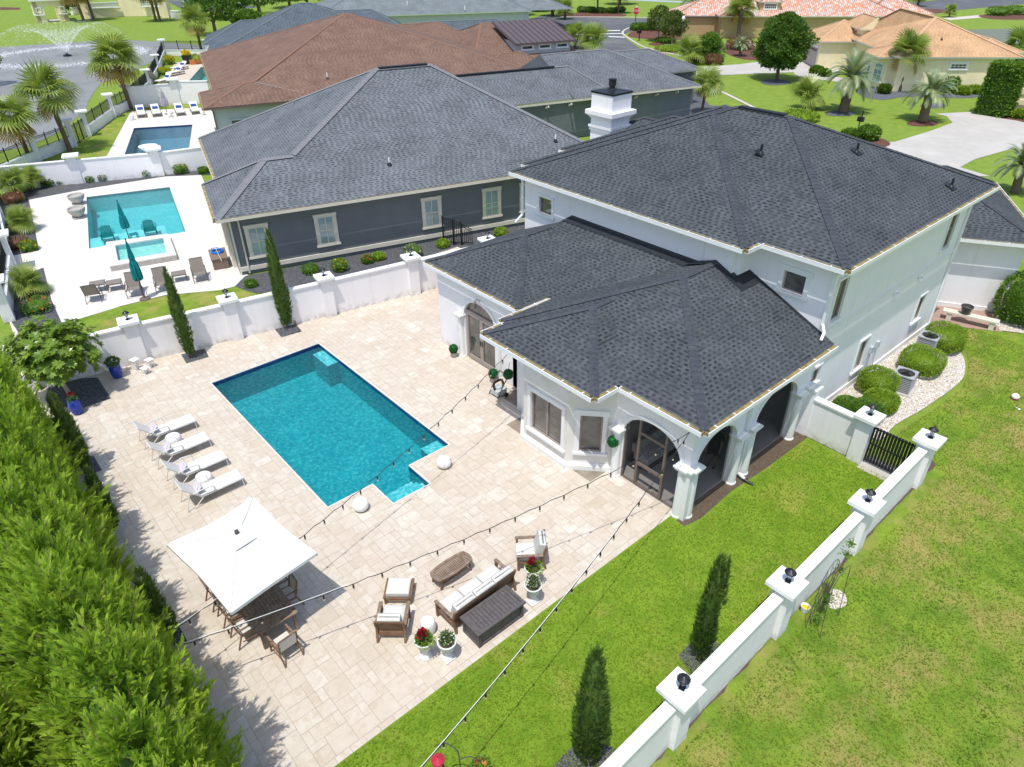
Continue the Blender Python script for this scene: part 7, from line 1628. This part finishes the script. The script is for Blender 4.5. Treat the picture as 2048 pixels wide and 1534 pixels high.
# ------------------------------------------------------------ neighbouring pools and their furniture
def gz(b, z): return [(p.x, p.y) for p in (g(*q, z) for q in b)]
nt_ = pool('neighbour turquoise pool with shallow shelf and two teal chairs', NZ, 1.2, -.08, M['water2'], M['plaster2'], M['tilepale'])
sh_ = MB(); A_, B_, C_, D_ = NP; s1, s2 = A_.lerp(D_, .20), B_.lerp(C_, .24); s2 = s1.lerp(s2, .80); b2 = A_.lerp(B_, .80); sh_.poly([A_+Vector((0, 0, -.16)), b2+Vector((0, 0, -.16)), s2+Vector((0, 0, -.16)), s1+Vector((0, 0, -.16))]); sh_.poly([s1+Vector((0, 0, -.16)), s2+Vector((0, 0, -.16)), s2+Vector((0, 0, -1.2)), s1+Vector((0, 0, -1.2))]); sh_.poly([s2+Vector((0, 0, -.16)), b2+Vector((0, 0, -.16)), b2+Vector((0, 0, -1.2)), s2+Vector((0, 0, -1.2))]); sh_.build('shelf', M['ledge'], nt_)
pool('rectangular grey blue pool in front of the four white loungers', YZ, 1.2, -.08, M['water3'], M['plaster3'], M['tileblue']); pool('furthest turquoise pool beside the slate roofed house', FZ, 1.2, -.08, M['water2'], M['plaster2'], M['tilepale'])
# raised spa
O = [g(212, 484, .35), g(337, 467, .35), g(353, 509, .35), g(219, 532, .35)]; I = [g(230, 490, .35), g(326, 475, .35), g(333, 505, .35), g(236, 521, .35)]; c = sum(O, Vector())/4
sp = thing('raised_spa', 'raised square spa with white stone coping beside the teal umbrella', 'hot tub', (c.x, c.y, 0)); O.reverse(); I.reverse()
m = MB()
for i in range(4): a, b = O[i], O[(i+1) % 4]; m.poly([(a.x, a.y, -.1), (b.x, b.y, -.1), b-Vector((0, 0, .06)), a-Vector((0, 0, .06))])
m.build('wall', M['potstone'], sp); m = MB()
for i in range(4):
    a, b, e, f_ = O[i], O[(i+1) % 4], I[(i+1) % 4], I[i]; m.poly([a, b, e, f_]); m.poly([a-Vector((0, 0, .06)), b-Vector((0, 0, .06)), b, a]); m.poly([f_, e, e-Vector((0, 0, .06)), f_-Vector((0, 0, .06))])
m.build('coping', M['whitedeck'], sp); m = MB()
for i in range(4): a, b = I[i], I[(i+1) % 4]; m.poly([a-Vector((0, 0, .06)), b-Vector((0, 0, .06)), (b.x, b.y, -.6), (a.x, a.y, -.6)])
m.poly([(p.x, p.y, -.6) for p in I]); m.build('basin', M['plaster3'], sp); m = MB(); m.poly([p-Vector((0, 0, .12)) for p in I]); m.build('water', M['water2'], sp)
k_ = [p.lerp((I[0]+I[2])/2, .28) for p in I]; m = MB(); m.poly([(p.x, p.y, -.35) for p in k_]); m.build('bench', M['ledge'], sp)
# closed umbrellas
def closed(b, top, label, mat, r=.2, base='bronze', group='closed teal market umbrellas', z=0):
    B = g(*b, z); h = hz(b, top, z); t = thing('closed_umbrella', label, 'umbrella', B, group); part(t, 'pole', M['black'], lambda m: m.tube([B, (B.x, B.y, h)], .025, 8))
    def f(m):
        rows = []; n = 24
        for z_, rr in ((.33, .9), (.36, 1.05), (.5, .95), (.62, .75), (.66, .55), (.7, .62), (.84, .42), (.93, .25), (.97, .1), (.985, .02)): rows.append([Vector((B.x+r*rr*(1+.28*math.cos(k*2*math.pi/3+z_*4))*math.cos(2*math.pi*k/n), B.y+r*rr*(1+.28*math.cos(k*2*math.pi/3+z_*4))*math.sin(2*math.pi*k/n), h*z_)) for k in range(n)])
        m.grid(rows, 0, True)
    part(t, 'canopy', mat, f); part(t, 'base', M[base], lambda m: m.lathe([(.28, 0), (.26, .05), (.06, .09), (.03, .3)], B, 20)); part(t, 'finial', M['black'], lambda m: m.lathe([(.03, h*.985), (.035, h+.03), (.005, h+.06)], B, 8)); return t
closed((290, 598), (256, 477), 'folded teal umbrella standing among the taupe loungers', M['teal']); closed((260, 482), (229, 402), 'folded teal umbrella rising behind the raised spa', M['teal']); closed((335, 228), (332, 178), 'folded pale lilac umbrella among the four white loungers', pm('pale lilac canvas', (.40, .38, .44), (.34, .32, .38), 4, .9), .3, group=None); closed((308, 172), (312, 128), 'folded grey umbrella beside the furthest pool', M['greysling'], .3, group=None); closed((1985, 158), (2000, 118), 'folded red umbrella on the beige house patio', pm('red canvas', (.55, .02, .02), (.45, .015, .015), 4, .8), .45, group=None)
# teal adirondack chairs
ad = thing('adirondack_chair', 'x', 'chair', group='teal adirondack chairs in the shallow pool shelf')
def f(m):
    for k in range(7): m.obox((-.25+k*.075, -.22, .28), (.062, 0, 0), (0, -.3, .72+.06*math.sin(k*math.pi/6)), (0, .015, .01))
part(ad, 'back_slats', M['tealchair'], f); part(ad, 'seat', M['tealchair'], lambda m: [m.obox((-.27, -.2+k*.09, .30+k*.018), (.54, 0, 0), (0, .075, .014), (0, 0, .02)) for k in range(6)])
for s in (-1, 1): part(ad, 'armrest', M['tealchair'], lambda m: m.box(s*.33-.06, s*.33+.06, -.4, .42, .52, .545)); part(ad, 'leg', M['tealchair'], lambda m: m.box(s*.3-.03, s*.3+.03, .28, .36, 0, .52)); part(ad, 'leg', M['tealchair'], lambda m: m.bar((s*.28, .3, .36), (s*.28, -.45, .02), .03, .1))
place(ad, g(218, 482, -.16), R_(-8), 1.15); ad['label'] = 'teal adirondack chair standing left in the shallow water'; dup(ad, g(303, 470, -.16), R_(-14), 'teal adirondack chair standing right in the shallow water', 1.15)
t = thing('side_table', 'small slatted teal table between the two teal chairs', 'table', g(270, 478, -.16)); c = g(270, 478, -.16); part(t, 'top', M['tealchair'], lambda m: [m.box(c.x-.25, c.x+.25, c.y-.25+k*.085, c.y-.19+k*.085, .18, .2) for k in range(6)]); part(t, 'legs', M['tealchair'], lambda m: [m.box(c.x+a*.2-.02, c.x+a*.2+.02, c.y+b*.2-.02, c.y+b*.2+.02, -.3, .18) for a in (-1, 1) for b in (-1, 1)])
# taupe sling armchairs and ottomans
tc = thing('sling_armchair', 'x', 'chair', group='taupe sling armchairs on the pale deck')
part(tc, 'seat', M['greysling'], lambda m: m.obox((-.28, -.25, .33), (.56, 0, 0), (0, .55, .06), (0, 0, .015))); part(tc, 'backrest', M['greysling'], lambda m: m.obox((-.28, -.25, .34), (.56, 0, 0), (0, -.33, .62), (0, .012, .006)))
def f(m):
    for s in (-1, 1): m.bar((s*.3, .32, .38), (s*.3, -.26, .32), .03, .04); m.bar((s*.3, -.25, .32), (s*.3, -.6, .98), .03, .04); m.tube([(s*.33, .33, .0), (s*.33, .3, .58), (s*.33, -.35, .62)], .018, 6)
    m.bar((-.3, -.595, .97), (.3, -.595, .97), .03, .03); m.bar((-.32, .33, .1), (.32, .33, .1), .02, .02)
part(tc, 'frame', M['gunmetal'], f)
for s in (-1, 1): part(tc, 'leg', M['gunmetal'], lambda m: m.bar((s*.32, -.2, .36), (s*.32, -.5, 0), .03, .03))
for i, (b, a, l) in enumerate([((190, 598), -18, 'taupe sling armchair furthest left on the pale deck'), ((272, 590), 160, 'taupe sling armchair beside the folded teal umbrella base'), ((328, 580), 165, 'taupe sling armchair left of the thin slim cypress'), ((402, 560), 165, 'taupe sling armchair furthest right on the pale deck')]):
    if i == 0: place(tc, g(*b), R_(a), 1.1); tc['label'] = l
    else: dup(tc, g(*b), R_(a), l, 1.1)
ft = thing('sling_ottoman', 'x', 'ottoman', group='taupe sling ottomans on the pale deck'); part(ft, 'top', M['greysling'], lambda m: m.box(-.3, .3, -.27, .27, .36, .38)); part(ft, 'frame', M['gunmetal'], lambda m: [m.box(-.33, .33, y-.015, y+.015, .335, .375) for y in (-.28, .28)]+[m.box(x-.015, x+.015, -.265, .265, .335, .375) for x in (-.31, .31)])
for sx in (-1, 1):
    for sy in (-1, 1): part(ft, 'leg', M['gunmetal'], lambda m: m.box(sx*.3-.015, sx*.3+.015, sy*.27-.015, sy*.27+.015, 0, .335))
for i, (b, a, l) in enumerate([((199, 580), -16, 'taupe ottoman behind the furthest left sling armchair'), ((232, 578), -16, 'taupe ottoman between the first two sling armchairs'), ((361, 560), -16, 'taupe ottoman between the slim cypress and the last armchair')]):
    if i == 0: place(ft, g(*b), R_(a), 1.15); ft['label'] = l
    else: dup(ft, g(*b), R_(a), l, 1.15)
# fire bowls
for i, (b, l) in enumerate([((157, 408), 'upper grey stone bowl left of the neighbouring pool'), ((158, 435), 'lower grey stone bowl left of the neighbouring pool')]):
    p = g(*b); t = thing('stone_bowl', l, 'bowl', p, 'grey stone bowls by the pool'); part(t, 'bowl', M['potstone'], lambda m: m.lathe([(.22, .08), (.34, .18), (.52, .45), (.56, .62), (.54, .68), (.47, .66), (.42, .55), (.001, .5)], p, 28)); part(t, 'base', M['concrete'], lambda m: m.box(p.x-.35, p.x+.35, p.y-.35, p.y+.35, 0, .08))
# wicker box with hose
c = g(441, 528); F = Fr(c.x, c.y, -16); t = thing('wicker_box', 'brown wicker storage box on the pale deck by the grey house', 'storage box', c)
part(t, 'body', M['wicker'], lambda m: m.obox(F(-.42, -.8, .03), F.u*.84, F.v_*1.6, (0, 0, .56))); part(t, 'lid', M['wicker'], lambda m: m.obox(F(-.46, -.84, .592), F.u*.92, F.v_*1.68, (0, 0, .06)))
bl = pm('bright blue hose', (.01, .16, .62), (.02, .22, .70), 8, .4); t = thing('pool_hose', 'coil of bright blue pool hose lying on the wicker box', 'hose', F(0, .2, .67)); part(t, 'hose', bl, lambda m: [m.tube([F((.33-.02*(k % 3))*math.cos(a), .2+(.30-.02*(k % 3))*math.sin(a), .68+.04*(k//2)) for a in [2*math.pi*i/28 for i in range(29)]], .024, 7) for k in range(6)])
t = thing('pool_skimmer', 'blue pool brush and net on a pole leaning on the wicker box', 'pool net', F(0, .6, .66)); part(t, 'pole', M['alu'], lambda m: m.tube([F(-.05, .6, .82), F(.08, -1.3, .68)], .014, 6)); part(t, 'net', bl, lambda m: [m.obox(F(-.3, .5, .7), F.u*.4, F.v_*.03, (0, 0, .03)), m.obox(F(-.3, .78, .7), F.u*.4, F.v_*.03, (0, 0, .03)), m.obox(F(-.3, .531, .7), F.u*.03, F.v_*.248, (0, 0, .03)), m.obox(F(.07, .531, .7), F.u*.03, F.v_*.248, (0, 0, .03))])
# four white loungers of the next yard (teak frame)
wl = thing('teak_lounger', 'x', 'sun lounger', group='white loungers behind the grey blue pool')
part(wl, 'cushion', M['canvas'], lambda m: [m.box(-.33, .33, -.95, .35, .30, .38), m.obox((-.33, .35, .32), (.66, 0, 0), (0, .55, .42), (0, -.05, .07))]); part(wl, 'bolster', pm('blue cushion', (.02, .07, .28), (.03, .09, .33), 5, .9), lambda m: m.obox((-.24, .42, .47), (.48, 0, 0), (0, .16, .12), (0, -.07, .09)))
part(wl, 'frame', M['weather'], lambda m: [m.box(x-.03, x+.03, -.98, .9, .2, .295) for x in (-.36, .36)])
for sx in (-1, 1):
    for y in (-.9, .8): part(wl, 'leg', M['weather'], lambda m: m.box(sx*.36-.03, sx*.36+.03, y-.03, y+.03, 0, .2))
for i, (b, l) in enumerate([((284, 232), 'white lounger with blue bolster, leftmost of four behind the grey blue pool'), ((314, 230), 'white lounger with blue bolster, left of the folded lilac umbrella'), ((361, 228), 'white lounger with blue bolster, right of the folded lilac umbrella'), ((391, 225), 'white lounger with blue bolster, rightmost of four by the brown roofed house')]):
    if i == 0: place(wl, g(*b), R_(-14), 1.15); wl['label'] = l
    else: dup(wl, g(*b), R_(-14), l, 1.15)
for i, (b, l) in enumerate([((265, 240), 'small white stool left of the leftmost white lounger'), ((341, 234), 'small white stool beside the lilac umbrella pole'), ((406, 230), 'small white stool at the brown roofed house corner')]): p = g(*b); stool(p.x, p.y, .26, .5, l, grp='small white stools between the loungers', wide=.8)
for i, (b, a, l) in enumerate([((352, 150), -70, 'white lounger nearest the furthest pool, front of its pair'), ((360, 140), -70, 'white lounger behind its twin by the furthest pool'), ((330, 166), -60, 'lounger half hidden behind the wall by the furthest pool')]): dup(wl, g(*b), R_(a), l, 1.25, 'loungers by the furthest pool')
for i, (b, w, h, l) in enumerate([((300, 166), 24, 20, 'yellow flowering bush beside the grey folded umbrella'), ((328, 148), 24, 14, 'yellow green plant behind the furthest loungers'), ((340, 128), 18, 20, 'tall yellow flowers at the far wall pillar')]): shrub(b, w, h, l, 200+i, 'lf_lime', 500, .2, 'yellow_bush', 'shrub', 'yellow bushes by the furthest pool', 'fl_yellow', fs=.3, fn=60)
p = g(377, 128); t = thing('planter_box', 'dark square planter with yellow flowers by the furthest pool', 'planter', p); part(t, 'box', M['black'], lambda m: m.lathe([(.6, 0), (.75, 1.2), (.001, 1.15)], p, 4)); flowers('blooms', (p.x, p.y, 1.4), .6, 120, M['fl_yellow'], t, .3)
p = g(394, 128); t = thing('planter_box', 'low terracotta trough with plants by the furthest pool', 'planter', p); part(t, 'box', M['fl_orange'], lambda m: m.box(p.x-.9, p.x+.9, p.y-.3, p.y+.3, 0, .6)); leafball('foliage', (p.x, p.y, .75), .5, 200, M['lf_lime'], t, .25)
t = potlathe(*g(300, 306)[:2], [(.2, 0), (.25, .1), (.7, .5), (.8, .62), (.7, .6), (.001, .5)], M['trim'], 'white water bowl at the near edge of the grey blue pool', 'bowl', 'wall_bowl')
# fountain spray
def mistmat():
    t = NT('falling water drops'); t.fin((.92, .94, .96), .4, 0, .3); t.b.inputs['Alpha'].default_value = .22; return t.m
M['mist'] = mistmat(); f0 = g(135, 112); top = hz((135, 112), (98, 66)); ft_ = thing('lake_fountain', 'spraying lake fountain throwing a wide crown of white water', 'fountain', f0); np.random.seed(9)
n = 15000; jets = 44; a = (np.random.randint(0, jets, n)/jets)*2*np.pi+np.random.normal(0, .02, n); s = np.random.rand(n)**1.5; ring = np.random.choice(3, n, p=[.55, .3, .15]); Rr = np.array([10.5, 8.0, 3.5])[ring]; Hh_ = np.array([4.0, 3.6, 3.0])[ring]
rr = Rr*s+np.random.normal(0, .12, n)*s; zz = 4*Hh_*s*(1-s)+.2+np.random.normal(0, .12, n)*s; P = np.stack([f0.x+rr*np.cos(a), f0.y+rr*np.sin(a), np.maximum(zz, .02)], 1); D = rand_dir(n)
V, F = scatter(np.array([[-.5, -.3, 0], [.5, -.3, 0], [0, .6, 0]]), np.array([[0, 1, 2]]), P, D, .10+.05*np.random.rand(n)); npmesh('spray', V-np.array(f0), F, M['mist'], ft_); part(ft_, 'nozzle', M['black'], lambda m: m.lathe([(.6, -.1), (.6, .15), (.15, .3)], f0, 12))
n = 9000; a = np.random.rand(n)*6.283; rr = 10.4+np.random.normal(0, .8, n); P = np.stack([f0.x+rr*np.cos(a), f0.y+rr*np.sin(a), .02+.25*np.random.rand(n)**2], 1); V, F = scatter(np.array([[-.5, -.3, 0], [.5, -.3, 0], [0, .6, 0]]), np.array([[0, 1, 2]]), P, rand_dir(n), .16+.1*np.random.rand(n)); npmesh('splash_ring', V-np.array(f0), F, M['mist'], ft_)

# ------------------------------------------------------------ side yard things
def acunit(b, label, rz):
    p = g(*b); t = thing('air_conditioner', label, 'air conditioner', p, 'grey air conditioner units'); F = Fr(p.x, p.y, rz); w = .38; h = .78
    part(t, 'pad', M['concrete'], lambda m: m.obox(F(-.5, -.5, 0), F.u*1.0, F.v_*1.0, (0, 0, .06))); body = pm('grey painted metal', (.38, .39, .40), (.34, .35, .36), 4, .45)
    def f(m): m.obox(F(-w+.02, -w+.02, .061), F.u*(2*w-.04), F.v_*(2*w-.04), (0, 0, h-.1))
    part(t, 'cabinet', M['gunmetal'], f)
    def f(m):
        for k in range(9):
            z = .1+k*.08
            for a, b_, u in ((-w, -w, F.u), (-w, w-.02, F.u)): m.obox(F(a, b_, z), u*2*w, F.v_*.02, (0, 0, .045))
            for a in (-w, w-.02): m.obox(F(a, -w+.021, z), F.u*.02, F.v_*(2*w-.042), (0, 0, .045))
        for a in (-1, 1):
            for b_ in (-1, 1): m.lathe([(.04, .06), (.04, h)], F(a*(w-.02), b_*(w-.02), 0), 8)
    part(t, 'louvres', body, f)
    def f(m):
        sq = [(-w-.02, -w-.02), (w+.02, -w-.02), (w+.02, w+.02), (-w-.02, w+.02)]; m.slab(sq, [[(.33*math.cos(q), .33*math.sin(q)) for q in [2*math.pi*i/24 for i in range(24)]]], F(0, 0, h+.04), F.u, F.v_, .05)
    part(t, 'top', body, f); part(t, 'fan', M['black'], lambda m: [m.lathe([(.33, h-.06), (.001, h-.05)], F(0, 0, 0), 24, caps=False)]+[m.bar(F(.05*math.cos(q), .05*math.sin(q), h-.02), F(.3*math.cos(q), .3*math.sin(q), h-.01), .12, .012) for q in (0, 2.1, 4.2)])
    part(t, 'guard', M['black'], lambda m: [m.bar(F(.33*math.cos(q), .33*math.sin(q), h+.03), F(-.33*math.cos(q), -.33*math.sin(q), h+.03), .012, .012) for q in [math.pi*i/6 for i in range(6)]]); return t
acunit((1801, 778), 'near grey air conditioner beside the clipped shrub', 8); acunit((1849, 702), 'far dark topped air conditioner between two clipped shrubs', 8)
a, b = g(1885, 637), g(1992, 662); F = Fr(a.x, a.y, math.degrees(math.atan2(b.y-a.y, b.x-a.x))); L = (b-a).length; t = thing('stone_bench', 'long pale stone bench against the garage wing wall', 'bench', a); part(t, 'seat', M['cream'], lambda m: m.obox(F(-.1, -.1, .38), F.u*(L+.1), F.v_*.42, (0, 0, .08)))
for s in (.12, L-.35): part(t, 'leg', M['cream'], lambda m: m.obox(F(s, -.06, 0), F.u*.22, F.v_*.34, (0, 0, .38)))
p = F(L*.36, .1, .46); mb = MB(); mb.lathe([(.17, 0), (.25, .36), (.28, .37), (.28, .42), (.24, .42), (.21, .3), (.001, .28)], (0, 0, 0), 24); o = mb.build('planter_tub', M['gunmetal']); o.location = p; tag(o, 'empty dark grey planter tub standing on the stone bench', 'planter')
# litter
p = g(2029, 797); t = thing('litter_carton', 'white and red carton lying on the side lawn', 'carton', p); F = Fr(p.x, p.y, 25); part(t, 'body', M['trim'], lambda m: m.lathe([(.13, 0), (.15, .05), (.15, .14), (.1, .2), (.001, .22)], p, 10)); part(t, 'red_band', M['fl_red'], lambda m: m.lathe([(.153, .0), (.156, .07)], p, 10, caps=False))
for i, (b, s, l) in enumerate([((2038, 819), .06, 'larger white paper scrap beside the carton'), ((2033, 816), .03, 'tiny white scrap beside the carton')]): p = g(*b); mb = MB(); mb.grid([[Vector((s*(i_-1), s*.7*(j-1), .02+.02*((i_*j) % 2))) for j in range(3)] for i_ in range(3)]); o = mb.build('paper_scrap', M['trim']); o.location = (p.x, p.y, .0); tag(o, l, 'litter')
# rose trellis
a, b = g(1600, 1252), g(1690, 1162); tl_ = thing('garden_trellis', 'tall arched black wire trellis outside the white wall with climbing rose', 'trellis', a); D_ = (b-a); D_.normalize(); L = 1.05; a = Vector((14.25, 4.12, 0)); D_ = Vector((1, 0.02, 0)).normalized()
def f(m):
    for o_, ll in ((Vector((0, 0, 0)), L), (Vector((0, -.42, 0)), L)):
        pts = [a+o_]+[a+o_+D_*(ll/2-ll/2*math.cos(q))+Vector((0, .12 if o_.y < -.1 else 0, 1.5+.75*math.sin(q))) for q in [math.pi*i/14 for i in range(15)]]+[a+o_+D_*ll]; m.tube(pts, .010, 5)
part(tl_, 'hoops', M['gunmetal'], f)
def f(m):
    for z in (.5, .9, 1.3, 1.7): m.bar(a+Vector((0, 0, z)), a+D_*L+Vector((0, 0, z)), .010, .010)
    for s in (.25, .5, .75): m.bar(a+D_*L*s, a+D_*L*s+Vector((0, 0, 2.15)), .010, .010)
    for k in range(4): m.tube([a+D_*(.1+.25*k)+Vector((0, 0, .9+.3*math.sin(q*2)+.35*(k % 2))) + D_*.2*(1-math.cos(q)) for q in [math.pi*i/8 for i in range(9)]], .007, 4)
part(tl_, 'wires', M['gunmetal'], f)
t = thing('climbing_rose', 'sparse climbing rose growing through the wire trellis', 'plant', a+D_*.7); part(t, 'stems', M['bark'], lambda m: [m.tube(smoothloop([a+D_*.75+Vector((0, -.05, 0)), a+D_*(.7+.1*k)+Vector((0, -.05, .8)), a+D_*(.6+.3*k)+Vector((0, -.1, 1.6)), a+D_*(.85+.12*k)+Vector((0, -.12, 2.3+.15*k))], 5, False), .010, 5) for k in (-1, 0, 1)])
for k, (s, z, r_) in enumerate([(.3, .35, .2), (.65, .9, .14), (.95, 1.7, .18), (1.0, 2.35, .16), (1.05, 2.7, .12), (.75, .55, .16)]): pass
V_ = []; np.random.seed(12)
for s, z, r_ in [(.3, .35, .2), (.65, .9, .14), (.95, 1.7, .2), (1.0, 2.3, .2), (1.05, 2.65, .14), (.75, .55, .16)]: n = 90; d = rand_dir(n)*r_*np.random.rand(n)[:, None]; V_.append(np.array(a+D_*s+Vector((0, -.1, z)))+d)
P = np.concatenate(V_); V, F = scatter(LEAF[0], LEAF[1], P, rand_dir(len(P)), np.full(len(P), .07)); npmesh('foliage', V-np.array(t.location), F, M['lf_mid'], t)
sheet('stone_patch', [(1652, 1192), (1668, 1178), (1690, 1188), (1692, 1210), (1668, 1218), (1650, 1206)], -.004, M['whitestone'], 4); p = g(1608, 1222); t = thing('flower_pot', 'small glass bucket of yellow peel at the trellis foot', 'bucket', p); part(t, 'bucket', M['urn'], lambda m: m.lathe([(.09, 0), (.13, .22), (.12, .22), (.08, .1), (.001, .1)], p, 16)); part(t, 'contents', M['fl_yellow'], lambda m: m.lathe([(.1, .16), (.001, .19)], p, 10, caps=False))
# ------------------------------------------------------------ street furniture
p = g(1270, 52); h = hz((1270, 52), (1273, 15)); t = thing('stop_sign', 'red octagonal stop sign on a black post at the street corner', 'sign', p); w = Vector((-.76, -.65, 0)).normalized(); rr_ = Vector((-w.y, w.x, 0)); part(t, 'post', M['black'], lambda m: m.tube([p, (p.x, p.y, h)], .07, 8)); zc = h-.55
part(t, 'sign_face', pm('sign red', (.62, .03, .03), (.58, .03, .03), 3, .5), lambda m: m.slab([(.62*math.cos(R_(22.5+45*i)), .62*math.sin(R_(22.5+45*i))) for i in range(8)], [], Vector((p.x, p.y, zc))+w*.1, rr_, (0, 0, 1), .04)); part(t, 'rim', M['trim'], lambda m: m.slab([(.66*math.cos(R_(22.5+45*i)), .66*math.sin(R_(22.5+45*i))) for i in range(8)], [], Vector((p.x, p.y, zc))+w*.058, rr_, (0, 0, 1), .03))
fc = bpy.data.curves.new('t', 'FONT'); fc.body = 'STOP'; fc.size = .48; fc.align_x = 'CENTER'; fc.align_y = 'CENTER'; fc.extrude = .01; fo = bpy.data.objects.new('tmp', fc); COL.objects.link(fo); dg = bpy.context.evaluated_depsgraph_get(); me = bpy.data.meshes.new_from_object(fo.evaluated_get(dg)); bpy.data.objects.remove(fo); fo = bpy.data.objects.new('lettering', me); COL.objects.link(fo); fo.parent = t; me.materials.clear(); fo.matrix_world = Matrix((rr_, Vector((0, 0, 1)), w)).transposed().to_4x4(); fo.location = Vector((0, 0, zc))+w*.115; me.materials.append(M['trim'])
part(t, 'finial', M['trim'], lambda m: m.lathe([(.08, h), (.1, h+.15), (.02, h+.3)], p, 8))
p = g(1360, 98); h = hz((1360, 98), (1366, 34)); t = thing('street_lamp', 'blue black lamp post with white globe beside the street trees', 'street lamp', p); part(t, 'post', M['gunmetal'], lambda m: m.lathe([(.16, 0), (.14, .8), (.08, .9), (.06, h-.5)], p, 10)); part(t, 'globe', M['ceram'], lambda m: m.lathe([(.12, h-.5), (.26, h-.2), (.2, h+.05), (.03, h+.15)], p, 12))
p = g(1278, 81); t = thing('mailbox', 'black mailbox on a post by the kerb', 'mailbox', p); part(t, 'post', M['black'], lambda m: m.box(p.x-.06, p.x+.06, p.y-.06, p.y+.06, 0, 1.7)); part(t, 'box', M['black'], lambda m: m.box(p.x-.5, p.x+.25, p.y-.2, p.y+.2, 1.1, 1.55))
p = g(1393, 68); t = thing('fire_hydrant', 'yellow and white fire hydrant in the mulch by the street', 'hydrant', p); part(t, 'body', M['fl_yellow'], lambda m: m.lathe([(.2, 0), (.16, .1), (.15, .8), (.2, .85), (.12, 1.05), (.02, 1.15)], p, 10)); part(t, 'cap', M['trim'], lambda m: m.lathe([(.13, 1.0), (.1, 1.2), (.02, 1.28)], p, 8))
p = g(1713, 270); t = thing('mailbox', 'ornate black mailbox with horse head post behind the white house ridge', 'mailbox', p); part(t, 'post', M['black'], lambda m: m.lathe([(.12, 0), (.06, .2), (.05, 1.2), (.1, 1.3)], p, 8)); part(t, 'box', M['black'], lambda m: m.box(p.x-.15, p.x+.15, p.y-.3, p.y+.25, 1.2, 1.6)); part(t, 'flag', M['black'], lambda m: m.box(p.x+.16, p.x+.2, p.y-.05, p.y+.05, 1.4, 2.1))
p = g(370, 22); t = thing('entry_sign', 'white sign post on the entrance road', 'sign', p); part(t, 'post', M['trim'], lambda m: m.box(p.x-.25, p.x+.25, p.y-.25, p.y+.25, 0, 4)); part(t, 'panel', M['trim'], lambda m: m.box(p.x-1, p.x+1, p.y-.1, p.y+.1, 4, 7))
p = g(1988, 172); F = Fr(p.x, p.y, -40); t = thing('patio_table', 'dark metal patio table beside the folded red umbrella', 'table', p); part(t, 'top', M['gunmetal'], lambda m: m.lathe([(.9, .72), (.9, .76), (.001, .77)], p, 18)); part(t, 'stand', M['black'], lambda m: m.lathe([(.4, 0), (.05, .1), (.05, .72)], p, 8))
for k, l in enumerate(('patio chair left of the dark metal table', 'patio chair right of the dark metal table')):
    q = F(-1.2+2.4*k, 0); t = thing('patio_chair', l, 'chair', q, 'dark metal patio chairs'); part(t, 'seat', M['gunmetal'], lambda m: m.box(q.x-.25, q.x+.25, q.y-.25, q.y+.25, .42, .46)); part(t, 'back', M['gunmetal'], lambda m: m.box(q.x-.25, q.x+.25, q.y+.22, q.y+.26, .461, .95)); part(t, 'legs', M['gunmetal'], lambda m: [m.box(q.x+a_*.22-.02, q.x+a_*.22+.02, q.y+b_*.22-.02, q.y+b_*.22+.02, 0, .42) for a_ in (-1, 1) for b_ in (-1, 1)])
sheet('patio_slab', [(1955, 178), (2000, 172), (2010, 186), (1975, 190)], -.006, M['brickpave'])
p = g(2045, 218); t = thing('brick_column', 'beige stone block pier at the right picture edge', 'pier', p); part(t, 'body', M['beigewall'], lambda m: [m.box(p.x-.7-(.12 if k % 2 else 0), p.x+.9, p.y-.7-(.12 if k % 2 else 0), p.y+.7, k*.5+.001, k*.5+.5) for k in range(7)]); part(t, 'cap', M['trim'], lambda m: m.box(p.x-1, p.x+1.1, p.y-1, p.y+1, 3.51, 3.8))
# small ground lamp and coil by the grey wall, well covers
p = g(548, 556); t = thing('garden_spotlight', 'small black garden spotlight and coiled cable in the gravel', 'garden light', p); part(t, 'stake', M['black'], lambda m: m.tube([p, p+Vector((0, 0, .45))], .02, 6)); part(t, 'head', M['black'], lambda m: m.lathe([(.05, .45), (.07, .56), (.02, .58)], p, 8)); part(t, 'cable', M['black'], lambda m: m.tube([p+Vector((.3+.25*math.cos(q), .1+.25*math.sin(q), .03)) for q in [2*math.pi*i/16 for i in range(17)]], .015, 5))
for b, l in (((163, 893), 'small brown hanging bird house on a hook beside the hedge by the loungers'), ((322, 1212), 'small brown hanging bird house on a hook by the slim cypress and table'), ((589, 645), 'small brown hanging lantern on a hook by the tallest slim cypress')):
    p = g(*b, .6); t = thing('hanging_ornament', l, 'garden ornament', (p.x, p.y, 0), 'small brown ornaments on hooks'); part(t, 'hook', M['gunmetal'], lambda m: m.tube(smoothloop([Vector((p.x-.18, p.y, 0)), Vector((p.x-.18, p.y, .75)), Vector((p.x-.08, p.y, .88)), Vector((p.x, p.y, .76))], 5, False), .008, 5)); part(t, 'body', M['bark'], lambda m: m.lathe([(.02, .5), (.07, .55), (.08, .63), (.05, .7), (.01, .75)], (p.x, p.y, 0), 10))
for a_ in (sA, sB, sC, sD, pA, pB): pass
